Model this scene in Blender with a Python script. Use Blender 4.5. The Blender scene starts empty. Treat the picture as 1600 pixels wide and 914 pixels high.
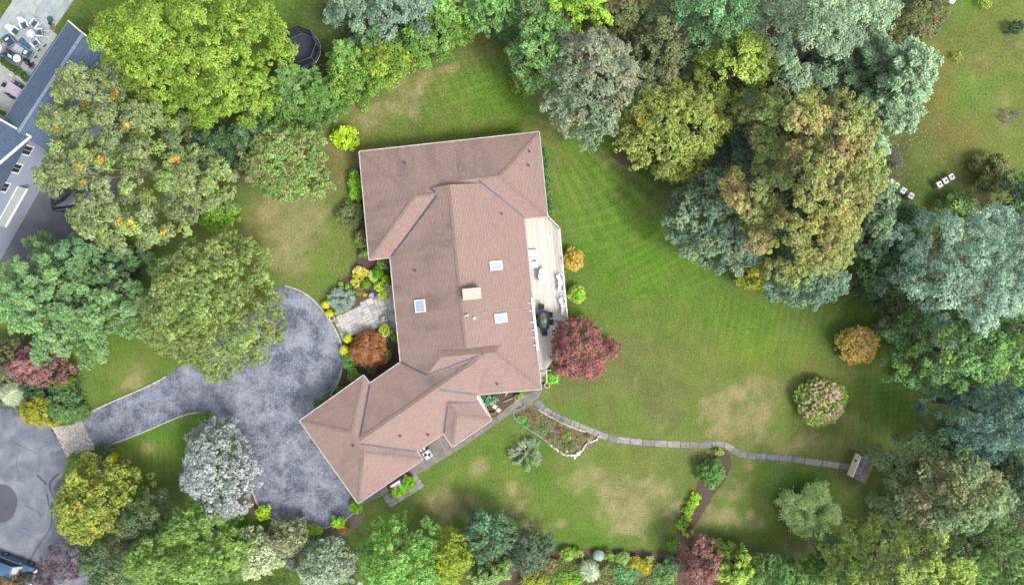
import bpy, bmesh, math, random
import numpy as np
from mathutils import Vector, Matrix
from math import radians as R, sin, cos, pi
sc = bpy.context.scene
col = sc.collection
rng = np.random.default_rng(7)
random.seed(7)

# ------------------------------------------------------------------ camera, light, exposure
H = 66.0            # drone height above the lawn in metres
S = 16.0            # photo pixels per metre on the ground
cam_d = bpy.data.cameras.new('camera')
cam = bpy.data.objects.new('camera', cam_d); col.objects.link(cam)
cam.location = (0, 0, H); cam.rotation_euler = (0, 0, 0)
cam_d.sensor_width = 36; cam_d.lens = 36 * (H * S) / 1600.0
cam_d.clip_start = 0.5; cam_d.clip_end = 2000
sc.camera = cam

SUN_EL, SUN_AZ = R(52), R(128)       # azimuth clockwise from +Y (top of the picture)
world = bpy.data.worlds.new('World'); sc.world = world; world.use_nodes = True
wn = world.node_tree; wn.nodes.clear()
sky = wn.nodes.new('ShaderNodeTexSky'); sky.sky_type = 'NISHITA'; sky.sun_disc = False
sky.sun_elevation = SUN_EL; sky.sun_rotation = SUN_AZ
sky.air_density = 1.0; sky.dust_density = 4.0; sky.ozone_density = 1.0
hs = wn.nodes.new('ShaderNodeHueSaturation'); hs.inputs['Saturation'].default_value = 0.34
bg = wn.nodes.new('ShaderNodeBackground'); bg.inputs['Strength'].default_value = 0.15
wo = wn.nodes.new('ShaderNodeOutputWorld')
wn.links.new(sky.outputs[0], hs.inputs['Color']); wn.links.new(hs.outputs[0], bg.inputs[0]); wn.links.new(bg.outputs[0], wo.inputs[0])
sun_d = bpy.data.lights.new('sun', 'SUN'); sun_d.energy = 1.5; sun_d.angle = R(14); sun_d.color = (1.0, 0.94, 0.86)
sun = bpy.data.objects.new('sun', sun_d); col.objects.link(sun)
sdir = Vector((sin(SUN_AZ) * cos(SUN_EL), cos(SUN_AZ) * cos(SUN_EL), sin(SUN_EL)))
sun.rotation_euler = (-sdir).to_track_quat('-Z', 'Y').to_euler()
sc.view_settings.view_transform = 'Standard'; sc.view_settings.look = 'None'
sc.view_settings.exposure = 1.95; sc.view_settings.gamma = 1.0; sc.view_settings.use_curve_mapping = False
sc.cycles.max_bounces = 6; sc.cycles.diffuse_bounces = 3; sc.cycles.transparent_max_bounces = 6

def W(px, py, z=0.0):
    s = 1 - z / H
    return ((px - 800) / S * s, (457 - py) / S * s, z)
def lin(c):
    return tuple(((v / 255) / 12.92 if v <= 10 else (((v / 255) + 0.055) / 1.055) ** 2.4) for v in c)

# ------------------------------------------------------------------ materials
MATS = {}
KM = .66
def mat(name, c, c2=None, scale=4.0, rough=0.8, detail=6, bump=0.0, bscale=None, metal=0.0, spec=0.3, dist=0.0,
        lo=0.35, hi=0.65, coords='Object', stretch=(1, 1, 1), trans=0.0, alpha=1.0, coat=0.0):
    if name in MATS: return MATS[name]
    m = bpy.data.materials.new(name); m.use_nodes = True
    nt = m.node_tree; b = nt.nodes['Principled BSDF']
    b.inputs['Roughness'].default_value = rough; b.inputs['Metallic'].default_value = metal
    b.inputs['Specular IOR Level'].default_value = spec; b.inputs['Alpha'].default_value = alpha
    b.inputs['Coat Weight'].default_value = coat
    b.inputs['Transmission Weight'].default_value = trans
    if c2 is None: c2 = tuple(v * 0.78 for v in c)
    c = tuple(v * KM for v in c); c2 = tuple(v * KM for v in c2)
    tc = nt.nodes.new('ShaderNodeTexCoord'); mp = nt.nodes.new('ShaderNodeMapping')
    mp.inputs['Scale'].default_value = stretch
    nt.links.new(tc.outputs[coords], mp.inputs[0])
    n = nt.nodes.new('ShaderNodeTexNoise'); n.inputs['Scale'].default_value = scale
    n.inputs['Detail'].default_value = detail; n.inputs['Distortion'].default_value = dist
    n.inputs['Roughness'].default_value = 0.62
    nt.links.new(mp.outputs[0], n.inputs['Vector'])
    cr = nt.nodes.new('ShaderNodeValToRGB'); e = cr.color_ramp.elements
    e[0].position = lo; e[1].position = hi; e[0].color = (*c2, 1); e[1].color = (*c, 1)
    nt.links.new(n.outputs['Fac'], cr.inputs[0]); nt.links.new(cr.outputs[0], b.inputs['Base Color'])
    if bump:
        n2 = nt.nodes.new('ShaderNodeTexNoise'); n2.inputs['Scale'].default_value = bscale or scale * 3
        n2.inputs['Detail'].default_value = 4
        nt.links.new(mp.outputs[0], n2.inputs['Vector'])
        bp = nt.nodes.new('ShaderNodeBump'); bp.inputs['Strength'].default_value = bump; bp.inputs['Distance'].default_value = 0.05
        nt.links.new(n2.outputs['Fac'], bp.inputs['Height']); nt.links.new(bp.outputs[0], b.inputs['Normal'])
    MATS[name] = m
    return m
def node(nt, t, **kw):
    n = nt.nodes.new(t)
    for k, v in kw.items():
        if k in n.inputs: n.inputs[k].default_value = v
        else: setattr(n, k, v)
    return n

def leaf_material(name, rough=0.55, transl=0.38):
    m = bpy.data.materials.new(name); m.use_nodes = True; nt = m.node_tree
    b = nt.nodes['Principled BSDF']; out = nt.nodes['Material Output']
    b.inputs['Roughness'].default_value = rough; b.inputs['Specular IOR Level'].default_value = 0.25
    a = node(nt, 'ShaderNodeAttribute', attribute_name='Col')
    tr = node(nt, 'ShaderNodeBsdfTranslucent'); mx = node(nt, 'ShaderNodeMixShader'); mx.inputs[0].default_value = transl
    nt.links.new(a.outputs['Color'], b.inputs['Base Color']); nt.links.new(a.outputs['Color'], tr.inputs['Color'])
    nt.links.new(b.outputs[0], mx.inputs[1]); nt.links.new(tr.outputs[0], mx.inputs[2]); nt.links.new(mx.outputs[0], out.inputs[0])
    return m
LEAF = leaf_material('leaf')
BARK = mat('bark', (0.12, 0.10, 0.085), (0.05, 0.04, 0.035), 6, 0.95, bump=0.6)
BARK_PALE = mat('pale_bark', (0.30, 0.28, 0.25), (0.15, 0.14, 0.12), 8, 0.9, bump=0.4)

# ------------------------------------------------------------------ object helpers
def tag(o, label=None, cat=None, group=None, kind=None):
    if label: o['label'] = label
    if cat: o['category'] = cat
    if group: o['group'] = group
    if kind: o['kind'] = kind
    return o
def empty(name, loc, label=None, cat=None, group=None, rz=0.0):
    o = bpy.data.objects.new(name, None); col.objects.link(o); o.location = loc; o.rotation_euler = (0, 0, rz)
    o.empty_display_size = 0.2
    return tag(o, label, cat, group)
class MB:
    def __init__(s): s.v = []; s.f = []; s.uv = None
    def add(s, vs, fs, M=None):
        n = len(s.v)
        for p in vs:
            s.v.append(tuple(M @ Vector(p)) if M is not None else tuple(p))
        for f in fs: s.f.append(tuple(i + n for i in f))
        return s
    def box(s, cx, cy, cz, sx, sy, sz, rz=0.0, rx=0.0, ry=0.0, taper=1.0):
        vs = []
        for z in (-.5, .5):
            t = taper if z > 0 else 1.0
            for x, y in ((-.5, -.5), (.5, -.5), (.5, .5), (-.5, .5)): vs.append((x * sx * t, y * sy * t, z * sz))
        M = Matrix.Translation((cx, cy, cz)) @ Matrix.Rotation(rz, 4, 'Z') @ Matrix.Rotation(ry, 4, 'Y') @ Matrix.Rotation(rx, 4, 'X')
        return s.add(vs, [(3, 2, 1, 0), (4, 5, 6, 7), (0, 1, 5, 4), (1, 2, 6, 5), (2, 3, 7, 6), (3, 0, 4, 7)], M)
    def rbox(s, cx, cy, cz, sx, sy, sz, rz=0.0, b=0.05, k=3):   # box with rounded plan corners and a chamfered top
        pts = rrect(sx, sy, b * 2, k); n = len(pts); M = Matrix.Translation((cx, cy, cz)) @ Matrix.Rotation(rz, 4, 'Z')
        r0 = [(x, y, -sz / 2) for x, y in pts]; r1 = [(x, y, sz / 2 - b) for x, y in pts]
        fx, fy = (sx - 2 * b) / sx, (sy - 2 * b) / sy
        r2 = [(x * fx, y * fy, sz / 2) for x, y in pts]
        fs = [tuple(reversed(range(n))), tuple(range(2 * n, 3 * n))]
        for k2 in (0, n):
            for i in range(n): j = (i + 1) % n; fs.append((k2 + i, k2 + j, k2 + n + j, k2 + n + i))
        return s.add(r0 + r1 + r2, fs, M)
    def prism(s, poly, z0, z1):
        a = sum(poly[i][0] * poly[(i + 1) % len(poly)][1] - poly[(i + 1) % len(poly)][0] * poly[i][1] for i in range(len(poly)))
        if a < 0: poly = poly[::-1]
        n = len(poly)
        vs = [(p[0], p[1], z0) for p in poly] + [(p[0], p[1], z1) for p in poly]
        fs = [tuple(reversed(range(n))), tuple(range(n, 2 * n))] + [(i, (i + 1) % n, n + (i + 1) % n, n + i) for i in range(n)]
        return s.add(vs, fs)
    def sheet(s, poly, z):
        a = sum(poly[i][0] * poly[(i + 1) % len(poly)][1] - poly[(i + 1) % len(poly)][0] * poly[i][1] for i in range(len(poly)))
        if a < 0: poly = poly[::-1]
        return s.add([(p[0], p[1], z) for p in poly], [tuple(range(len(poly)))])
    def tube(s, path, radii, n=6):
        if not hasattr(radii, '__len__'): radii = [radii] * len(path)
        path = [Vector(p) for p in path]; vs = []; fs = []
        for i, p in enumerate(path):
            d = (path[min(i + 1, len(path) - 1)] - path[max(i - 1, 0)]); d = d.normalized() if d.length > 1e-9 else Vector((0, 0, 1))
            a = d.orthogonal().normalized() if abs(d.z) < .99 else Vector((1, 0, 0)); a = (a - d * a.dot(d)).normalized(); b = d.cross(a)
            for k in range(n):
                t = 2 * pi * k / n; vs.append(p + (a * cos(t) + b * sin(t)) * radii[i])
        for i in range(len(path) - 1):
            for k in range(n):
                j = (k + 1) % n; fs.append((i * n + k, i * n + j, (i + 1) * n + j, (i + 1) * n + k))
        fs.append(tuple(reversed(range(n)))); fs.append(tuple((len(path) - 1) * n + k for k in range(n)))
        return s.add(vs, fs)
    def lathe(s, cx, cy, prof, n=20, cap=True):
        vs = [(cx + r * cos(2 * pi * k / n), cy + r * sin(2 * pi * k / n), z) for r, z in prof for k in range(n)]
        fs = []
        for i in range(len(prof) - 1):
            for k in range(n):
                j = (k + 1) % n; fs.append((i * n + k, i * n + j, (i + 1) * n + j, (i + 1) * n + k))
        if cap:
            fs.append(tuple(reversed(range(n)))); fs.append(tuple((len(prof) - 1) * n + k for k in range(n)))
        return s.add(vs, fs)
    def mesh(s, name, material, smooth=False):
        me = bpy.data.meshes.new(name); me.from_pydata([tuple(v) for v in s.v], [], s.f); me.update()
        if material: me.materials.append(material)
        if s.uv:
            uvl = me.uv_layers.new(name='UVMap')
            flat = [c for f in s.uv for uv in f for c in uv]; uvl.data.foreach_set('uv', flat)
        if smooth: me.polygons.foreach_set('use_smooth', [True] * len(me.polygons))
        return me
    def build(s, name, material, parent=None, smooth=False, **kw):
        o = bpy.data.objects.new(name, s.mesh(name, material, smooth)); col.objects.link(o)
        if parent is not None:
            o.parent = parent
        return tag(o, **kw)
def rrect(sx, sy, r, k=3):
    r = min(r, sx / 2 - 1e-3, sy / 2 - 1e-3); pts = []
    for qx, qy, a0 in ((1, -1, -pi / 2), (1, 1, 0), (-1, 1, pi / 2), (-1, -1, pi)):
        for i in range(k + 1):
            a = a0 + pi / 2 * i / k; pts.append((qx * (sx / 2 - r) + r * cos(a), qy * (sy / 2 - r) + r * sin(a)))
    return pts
def copy_tree(o, parent=None):
    c = o.copy(); col.objects.link(c)
    if parent is not None: c.parent = parent
    for ch in list(o.children): copy_tree(ch, c)
    return c
def local(parent):     # matrix from world to a thing's own frame
    return (Matrix.Translation(parent.location) @ Matrix.Rotation(parent.rotation_euler.z, 4, 'Z')).inverted()
def offset_poly(poly, d):      # poly CCW, positive d shrinks
    n = len(poly); out = []
    for i in range(n):
        p0, p1, p2 = Vector(poly[i - 1]), Vector(poly[i]), Vector(poly[(i + 1) % n])
        e1 = (p1 - p0).normalized(); e2 = (p2 - p1).normalized()
        n1 = Vector((-e1.y, e1.x)); n2 = Vector((-e2.y, e2.x)); b = n1 + n2
        b = b / max(b.dot(n1), 0.3); out.append(tuple(p1 + b * d))
    return out
def inside(x, y, poly):
    r = False; n = len(poly); j = n - 1
    for i in range(n):
        if (poly[i][1] > y) != (poly[j][1] > y) and x < (poly[j][0] - poly[i][0]) * (y - poly[i][1]) / (poly[j][1] - poly[i][1]) + poly[i][0]: r = not r
        j = i
    return r
def inside_np(X, Y, poly):
    r = np.zeros(X.shape, bool); n = len(poly); j = n - 1
    for i in range(n):
        xi, yi, xj, yj = poly[i][0], poly[i][1], poly[j][0], poly[j][1]
        if abs(yj - yi) > 1e-9:
            r ^= ((yi > Y) != (yj > Y)) & (X < (xj - xi) * (Y - yi) / (yj - yi) + xi)
        j = i
    return r
def pxpoly(pts, z=0.0): return [W(a, b, z)[:2] for a, b in pts]
def smooth_poly(pts, it=2):    # Chaikin on a closed outline
    for _ in range(it):
        q = []
        for i in range(len(pts)):
            a, b = pts[i], pts[(i + 1) % len(pts)]
            q += [(a[0] * .75 + b[0] * .25, a[1] * .75 + b[1] * .25), (a[0] * .25 + b[0] * .75, a[1] * .25 + b[1] * .75)]
        pts = q
    return pts
def smooth_line(pts, it=2):
    for _ in range(it):
        q = [pts[0]]
        for a, b in zip(pts, pts[1:]):
            q += [(a[0] * .75 + b[0] * .25, a[1] * .75 + b[1] * .25), (a[0] * .25 + b[0] * .75, a[1] * .25 + b[1] * .75)]
        pts = q + [pts[-1]]
    return pts
def resample(pts, step):
    out = []; pts = [Vector(p) for p in pts]; acc = 0.0; out.append((pts[0], (pts[1] - pts[0]).normalized()))
    need = step
    for a, b in zip(pts, pts[1:]):
        L = (b - a).length; t = need
        while t <= L:
            out.append((a + (b - a) * (t / L), (b - a).normalized())); t += step
        need = t - L
    return out
def vnoise(X, Y, cell, seed):
    r = np.random.default_rng(seed); g = r.random((256, 256))
    u = X / cell + 1000; v = Y / cell + 1000
    i = np.floor(u).astype(int); j = np.floor(v).astype(int); fu = u - i; fv = v - j
    fu = fu * fu * (3 - 2 * fu); fv = fv * fv * (3 - 2 * fv)
    G = lambda a, b: g[a % 256, b % 256]
    return (G(i, j) * (1 - fu) + G(i + 1, j) * fu) * (1 - fv) + (G(i, j + 1) * (1 - fu) + G(i + 1, j + 1) * fu) * fv
def fbm(X, Y, cell, seed, o=4):
    t = 0; a = 1.0; n = 0
    for k in range(o): t = t + a * vnoise(X, Y, cell / 2 ** k, seed + k); n += a; a *= .55
    return t / n

# ------------------------------------------------------------------ ground (one sheet, fine under the frame, coarse to the horizon)
def axis(a, b, step):
    far = [-1500, -800, -400, -220, -140, -100]
    left = [f for f in far if f < a - 5]; right = [-f for f in reversed(far) if -f > b + 5]
    return np.array(left + list(np.arange(a, b + .01, step)) + right)
gx = axis(-58, 58, .25); gy = axis(-36, 36, .25)
X, Y = np.meshgrid(gx, gy)
PX = X * S + 800; PY = 457 - Y * S
def G(cx, cy, rx, ry=None, rot=0.0):
    ry = ry or rx; a = R(rot); dx = PX - cx; dy = PY - cy
    u = dx * cos(a) + dy * sin(a); v = -dx * sin(a) + dy * cos(a)
    return np.exp(-(u / rx) ** 2 - (v / ry) ** 2)
KG = 0.30
def gc(c): return np.array(lin(c)) * KG
lush, mid, dull = gc((92, 130, 42)), gc((112, 130, 60)), gc((118, 122, 72))
tan, brown, deep, soil = gc((178, 160, 125)), gc((128, 108, 72)), gc((62, 84, 34)), gc((84, 76, 56))
n1 = fbm(X, Y, 9, 11); n2 = fbm(X, Y, 3.2, 31); n3 = fbm(X, Y, 1.1, 51)
f = np.clip((n1 - .36) * 3.2, 0, 1)[..., None]
C = lush * (1 - f) + mid * f
def mixin(C, c, w): w = np.clip(w, 0, 1)[..., None]; return C * (1 - w) + c * w
# lush strips
lushw = G(960, 290, 110, 90) + G(1040, 400, 110, 50) + G(780, 150, 90, 55) + G(1430, 640, 70, 55) + G(235, 690, 60, 40) + G(1150, 500, 110, 40) * .7 + G(700, 110, 60, 40) * .5
C = mixin(C, gc((90, 138, 34)), lushw * (.45 + .7 * n2))
C = mixin(C, gc((122, 152, 48)), (G(1200, 560, 60, 30) + G(1130, 530, 70, 50) * .6 + G(900, 250, 30, 70) * .8) * n2 * 1.2)
C = mixin(C, dull, (G(1000, 620, 160, 60) + G(1000, 560, 120, 80) * .6 + G(700, 790, 100, 40) + G(620, 120, 80, 40) + G(1280, 700, 80, 30)) * (.2 + .9 * n1))
dry = (G(430, 365, 60, 40) * 1.0 + G(455, 330, 45, 30) * .9 + G(520, 275, 30, 60) * 1.0 + G(400, 320, 40, 25) * .7 + G(430, 405, 50, 25) * .7
       + G(600, 170, 60, 28, -25) * .8 + G(650, 130, 60, 25, -25) * .45 + G(700, 108, 14, 8) * 1.1 + G(560, 185, 40, 20) * .8
       + G(1130, 640, 30, 30) * 1.0 + G(1185, 655, 35, 22, -40) * 1.15 + G(1150, 610, 40, 14, -30) * .7 + G(1120, 680, 45, 14, -30) * .9 + G(1200, 600, 40, 16) * .5
       + G(910, 745, 42, 20, -20) * 1.1 + G(960, 760, 35, 16, 20) * .95 + G(1000, 745, 30, 18) * .5 + G(965, 815, 40, 22, 30) * 1.05 + G(1010, 800, 40, 22) * .85 + G(1050, 770, 30, 30) * .5
       + G(880, 725, 25, 16) * .7 + G(800, 765, 26, 22) * .95 + G(745, 730, 18, 14) * .8 + G(690, 790, 30, 14) * .8 + G(840, 820, 50, 20) * .5 + G(720, 765, 40, 30) * .4
       + G(1168, 728, 8, 8) * 1.4 + G(1155, 757, 6, 6) * 1.4 + G(1145, 778, 8, 7) + G(1105, 800, 30, 20) * .7 + G(1130, 815, 60, 18) * .6
       + G(230, 702, 12, 9) * 1.2 + G(212, 590, 16, 22) * .9 + G(198, 600, 26, 6, -25) * .9 + G(140, 560, 30, 20) * .6 + G(190, 480, 26, 20) * .7
       + G(1270, 610, 25, 30) * .5 + G(1240, 690, 60, 14) * .6 + G(1330, 650, 20, 40) * .25 + G(850, 100, 20, 10) + G(545, 235, 60, 10) * .4
       + G(1520, 100, 60, 50) * .35 + G(1560, 190, 40, 40) * .4 + G(870, 240, 8, 60) * .4 + G(948, 250, 30, 8, 20) * .5)
n4 = fbm(X, Y, 2.4, 91, 5); n5 = fbm(X, Y, .8, 131, 3)
lowlawn = np.clip(G(900, 780, 260, 70) + G(1200, 780, 110, 70) * .7 + G(1180, 660, 160, 50) * .8 + G(440, 370, 90, 70) + G(620, 150, 130, 50) * .8 + G(1000, 600, 160, 70) * .35, 0, 1)
n6 = fbm(X, Y, .9, 171, 2)
dryw = np.clip((n4 * 1.0 + n5 * .5 + dry * .40 + lowlawn * .12 - .93) * 2.3, 0, 1) * np.clip(dry * 2.0 + lowlawn * .8, 0, 1)
dryw = np.clip(dryw * (.25 + 1.25 * np.clip((n6 - .3) * 2.2, 0, 1)), 0, .58)
C = mixin(C, gc((146, 144, 88)), np.clip(dry, 0, 1) * .45)
C = mixin(C, tan * (.82 + .36 * n5)[..., None], dryw)
C = mixin(C, gc((108, 146, 50)), np.clip((fbm(X, Y, 3.0, 201, 4) - .52) * 6, 0, 1) * (.2 + .3 * lowlawn) * (1 - np.clip(dryw, 0, 1)))
brn = (G(560, 250, 24, 55) + G(500, 255, 30, 40) * .9 + G(300, 345, 60, 25) + G(1400, 230, 30, 60) * .5 + G(1560, 60, 60, 60) * .6 + G(1480, 210, 50, 40) * .5 + G(1540, 330, 30, 50)
       + G(250, 205, 60, 20) * .6 + G(720, 790, 60, 10) * .3 + G(510, 830, 60, 14) * .3 + G(660, 720, 30, 12, -35) * .5 + G(1510, 240, 60, 25) * .5 + G(740, 60, 20, 40) * .8 + G(1290, 575, 45, 20) * .5
       + G(190, 470, 30, 25) + G(850, 210, 30, 20) * .5 + G(850, 340, 14, 90) * .8 + G(1320, 735, 30, 20) * .3)
C = mixin(C, brown, brn * (.25 + .8 * n2))
# mown stripes
MOW = np.ones_like(C[..., 0])
def stripes(ang, wl, mask, amp, curve=0.0):
    global MOW
    a = R(ang); u = PX * cos(a) + PY * sin(a); v = -PX * sin(a) + PY * cos(a)
    w = np.sin((u + curve * ((v - v.mean()) / 100) ** 2) * 2 * pi / wl + 3 * (n1 - .5)); w = np.clip(w, -.35, 1) * 1.1
    MOW = MOW * (1 + amp * np.clip(w * 1.6, -1, 1) * np.clip(mask, 0, 1) * (.2 + 1.5 * fbm(X, Y, 4, int(abs(ang)) + 400, 3) ** 1.5))
ang_ = np.degrees(np.arctan2(PY - 150, PX - 830))
fan = np.clip(np.sin(ang_ * 2 * pi / 6.0 + 2 * (n1 - .5)), -.4, 1); MOW = MOW * (1 + .30 * fan * np.clip(G(945, 275, 105, 75) * 1.3, 0, 1) * (.2 + 1.4 * n2))
rr = np.hypot(PX - 800, PY - 330); MOW = MOW * (1 + .16 * np.sin(rr * 2 * pi / 15 + 4 * n1) * np.clip(G(880, 190, 70, 40), 0, 1)); r3 = np.hypot(PX - 860, PY - 90); MOW = MOW * (1 + .15 * np.clip(np.sin(r3 * 2 * pi / 17 + 3 * n2), -.4, 1) * np.clip(G(960, 330, 80, 60) + G(990, 250, 70, 30), 0, 1))
stripes(-30, 13, G(1060, 390, 100, 60), .20); stripes(63, 12, G(1040, 410, 80, 55), .16)
stripes(4, 10, G(1390, 630, 80, 70), .17); stripes(86, 10, G(1400, 610, 80, 70), .17); stripes(0, 10, G(240, 735, 50, 50), .22)
stripes(10, 12, G(1180, 500, 140, 60), .14); stripes(-60, 12, G(1180, 480, 120, 60), .10); stripes(-25, 14, G(700, 130, 130, 60), .13); stripes(75, 14, G(720, 130, 120, 60), .10)
# woodland floor, then painted tree shade on the lawn
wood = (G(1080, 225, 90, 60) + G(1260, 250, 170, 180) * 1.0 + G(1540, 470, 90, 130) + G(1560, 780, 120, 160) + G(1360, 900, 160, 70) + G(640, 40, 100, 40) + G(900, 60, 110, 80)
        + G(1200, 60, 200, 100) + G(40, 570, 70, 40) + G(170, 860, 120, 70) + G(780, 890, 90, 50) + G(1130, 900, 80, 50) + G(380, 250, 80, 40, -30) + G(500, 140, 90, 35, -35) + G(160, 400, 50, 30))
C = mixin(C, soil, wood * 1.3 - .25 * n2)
tree_shade = G(250, 190, 110, 70) + G(500, 30, 70, 50) * .7 + G(470, 110, 60, 40) * .6 + G(1340, 800, 40, 60) * .5 + G(1470, 660, 50, 50) * .4 + G(1000, 250, 60, 25) * .6 + G(560, 855, 60, 30) * .3 + G(240, 770, 40, 30) * .5 + G(20, 5, 40, 30) + G(130, 30, 40, 40) * .8
C = mixin(C, deep, tree_shade)  # shade beside and under the trees, put into the grass colour
mott = np.clip((fbm(X, Y, 1.5, 301, 3) - .40) * 2.6, 0, 1); grassy = np.clip(1 - wood * 1.5, 0, 1)
C = mixin(C, gc((136, 134, 78)), mott * .30 * grassy); C = mixin(C, gc((96, 132, 52)), np.clip((fbm(X, Y, 2.2, 331, 4) - .45) * 3, 0, 1) * .35 * grassy)
meadow = G(1500, 120, 110, 130); C = mixin(C, gc((142, 116, 62)), meadow * np.clip((fbm(X, Y, 3.0, 351, 4) - .40) * 4, 0, 1) * .42); C = mixin(C, gc((104, 140, 54)), meadow * np.clip((fbm(X, Y, 3.4, 371, 4) - .50) * 6, 0, 1) * .7)
C = C * MOW[..., None] * (.78 + .44 * n3)[..., None]
edge = np.clip(np.maximum((np.abs(X) - 53) / 4.5, (np.abs(Y) - 31) / 4.5), 0, 1)[..., None]
C = C * (1 - edge) + (mid * .9) * edge
ny, nx = X.shape
me = bpy.data.meshes.new('lawn')
idx = np.arange(nx * ny).reshape(ny, nx)
q = np.stack([idx[:-1, :-1], idx[:-1, 1:], idx[1:, 1:], idx[1:, :-1]], -1).reshape(-1, 4)
me.vertices.add(nx * ny)
Zg = (.05 * (n2 - .5)) * 0
me.vertices.foreach_set('co', np.stack([X, Y, Zg], -1).ravel().astype(np.float32))
me.loops.add(q.size); me.loops.foreach_set('vertex_index', q.ravel().astype(np.int32))
me.polygons.add(len(q)); me.polygons.foreach_set('loop_start', np.arange(0, q.size, 4, dtype=np.int32))
me.update(calc_edges=True)
ca = me.attributes.new('Col', 'FLOAT_COLOR', 'POINT')
ca.data.foreach_set('color', np.concatenate([C, np.ones((ny, nx, 1))], -1).ravel().astype(np.float32))
gm = bpy.data.materials.new('lawn_grass'); gm.use_nodes = True; nt = gm.node_tree; b = nt.nodes['Principled BSDF']
b.inputs['Roughness'].default_value = .95; b.inputs['Specular IOR Level'].default_value = .15
at = node(nt, 'ShaderNodeAttribute', attribute_name='Col'); tc = node(nt, 'ShaderNodeTexCoord')
na = node(nt, 'ShaderNodeTexNoise', Scale=5.5, Detail=9.0, Roughness=.72); nb = node(nt, 'ShaderNodeTexNoise', Scale=1.6, Detail=7.0, Roughness=.7)
nc = node(nt, 'ShaderNodeTexNoise', Scale=9.0, Detail=6.0, Roughness=.7)
for n_ in (na, nb, nc): nt.links.new(tc.outputs['Object'], n_.inputs['Vector'])
r1 = node(nt, 'ShaderNodeMapRange'); r1.inputs[1].default_value = .3; r1.inputs[2].default_value = .7; r1.inputs[3].default_value = .50; r1.inputs[4].default_value = 1.6
nt.links.new(na.outputs['Fac'], r1.inputs[0])
vm = node(nt, 'ShaderNodeVectorMath', operation='SCALE'); nt.links.new(at.outputs['Color'], vm.inputs[0]); nt.links.new(r1.outputs[0], vm.inputs['Scale'])
# straw-coloured blades show through in places
mxs = node(nt, 'ShaderNodeMix', data_type='RGBA'); r2 = node(nt, 'ShaderNodeMapRange'); r2.inputs[1].default_value = .52; r2.inputs[2].default_value = .74; r2.inputs[4].default_value = .42
nt.links.new(nb.outputs['Fac'], r2.inputs[0]); nt.links.new(r2.outputs[0], mxs.inputs[0]); nt.links.new(vm.outputs[0], mxs.inputs[6]); mxs.inputs[7].default_value = (.115, .098, .05, 1)
nt.links.new(mxs.outputs[2], b.inputs['Base Color'])
bp = node(nt, 'ShaderNodeBump', Strength=.7, Distance=.08); nt.links.new(nc.outputs['Fac'], bp.inputs['Height']); nt.links.new(bp.outputs[0], b.inputs['Normal'])
me.materials.append(gm)
lawn = bpy.data.objects.new('lawn', me); col.objects.link(lawn); tag(lawn, kind='structure')

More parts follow.
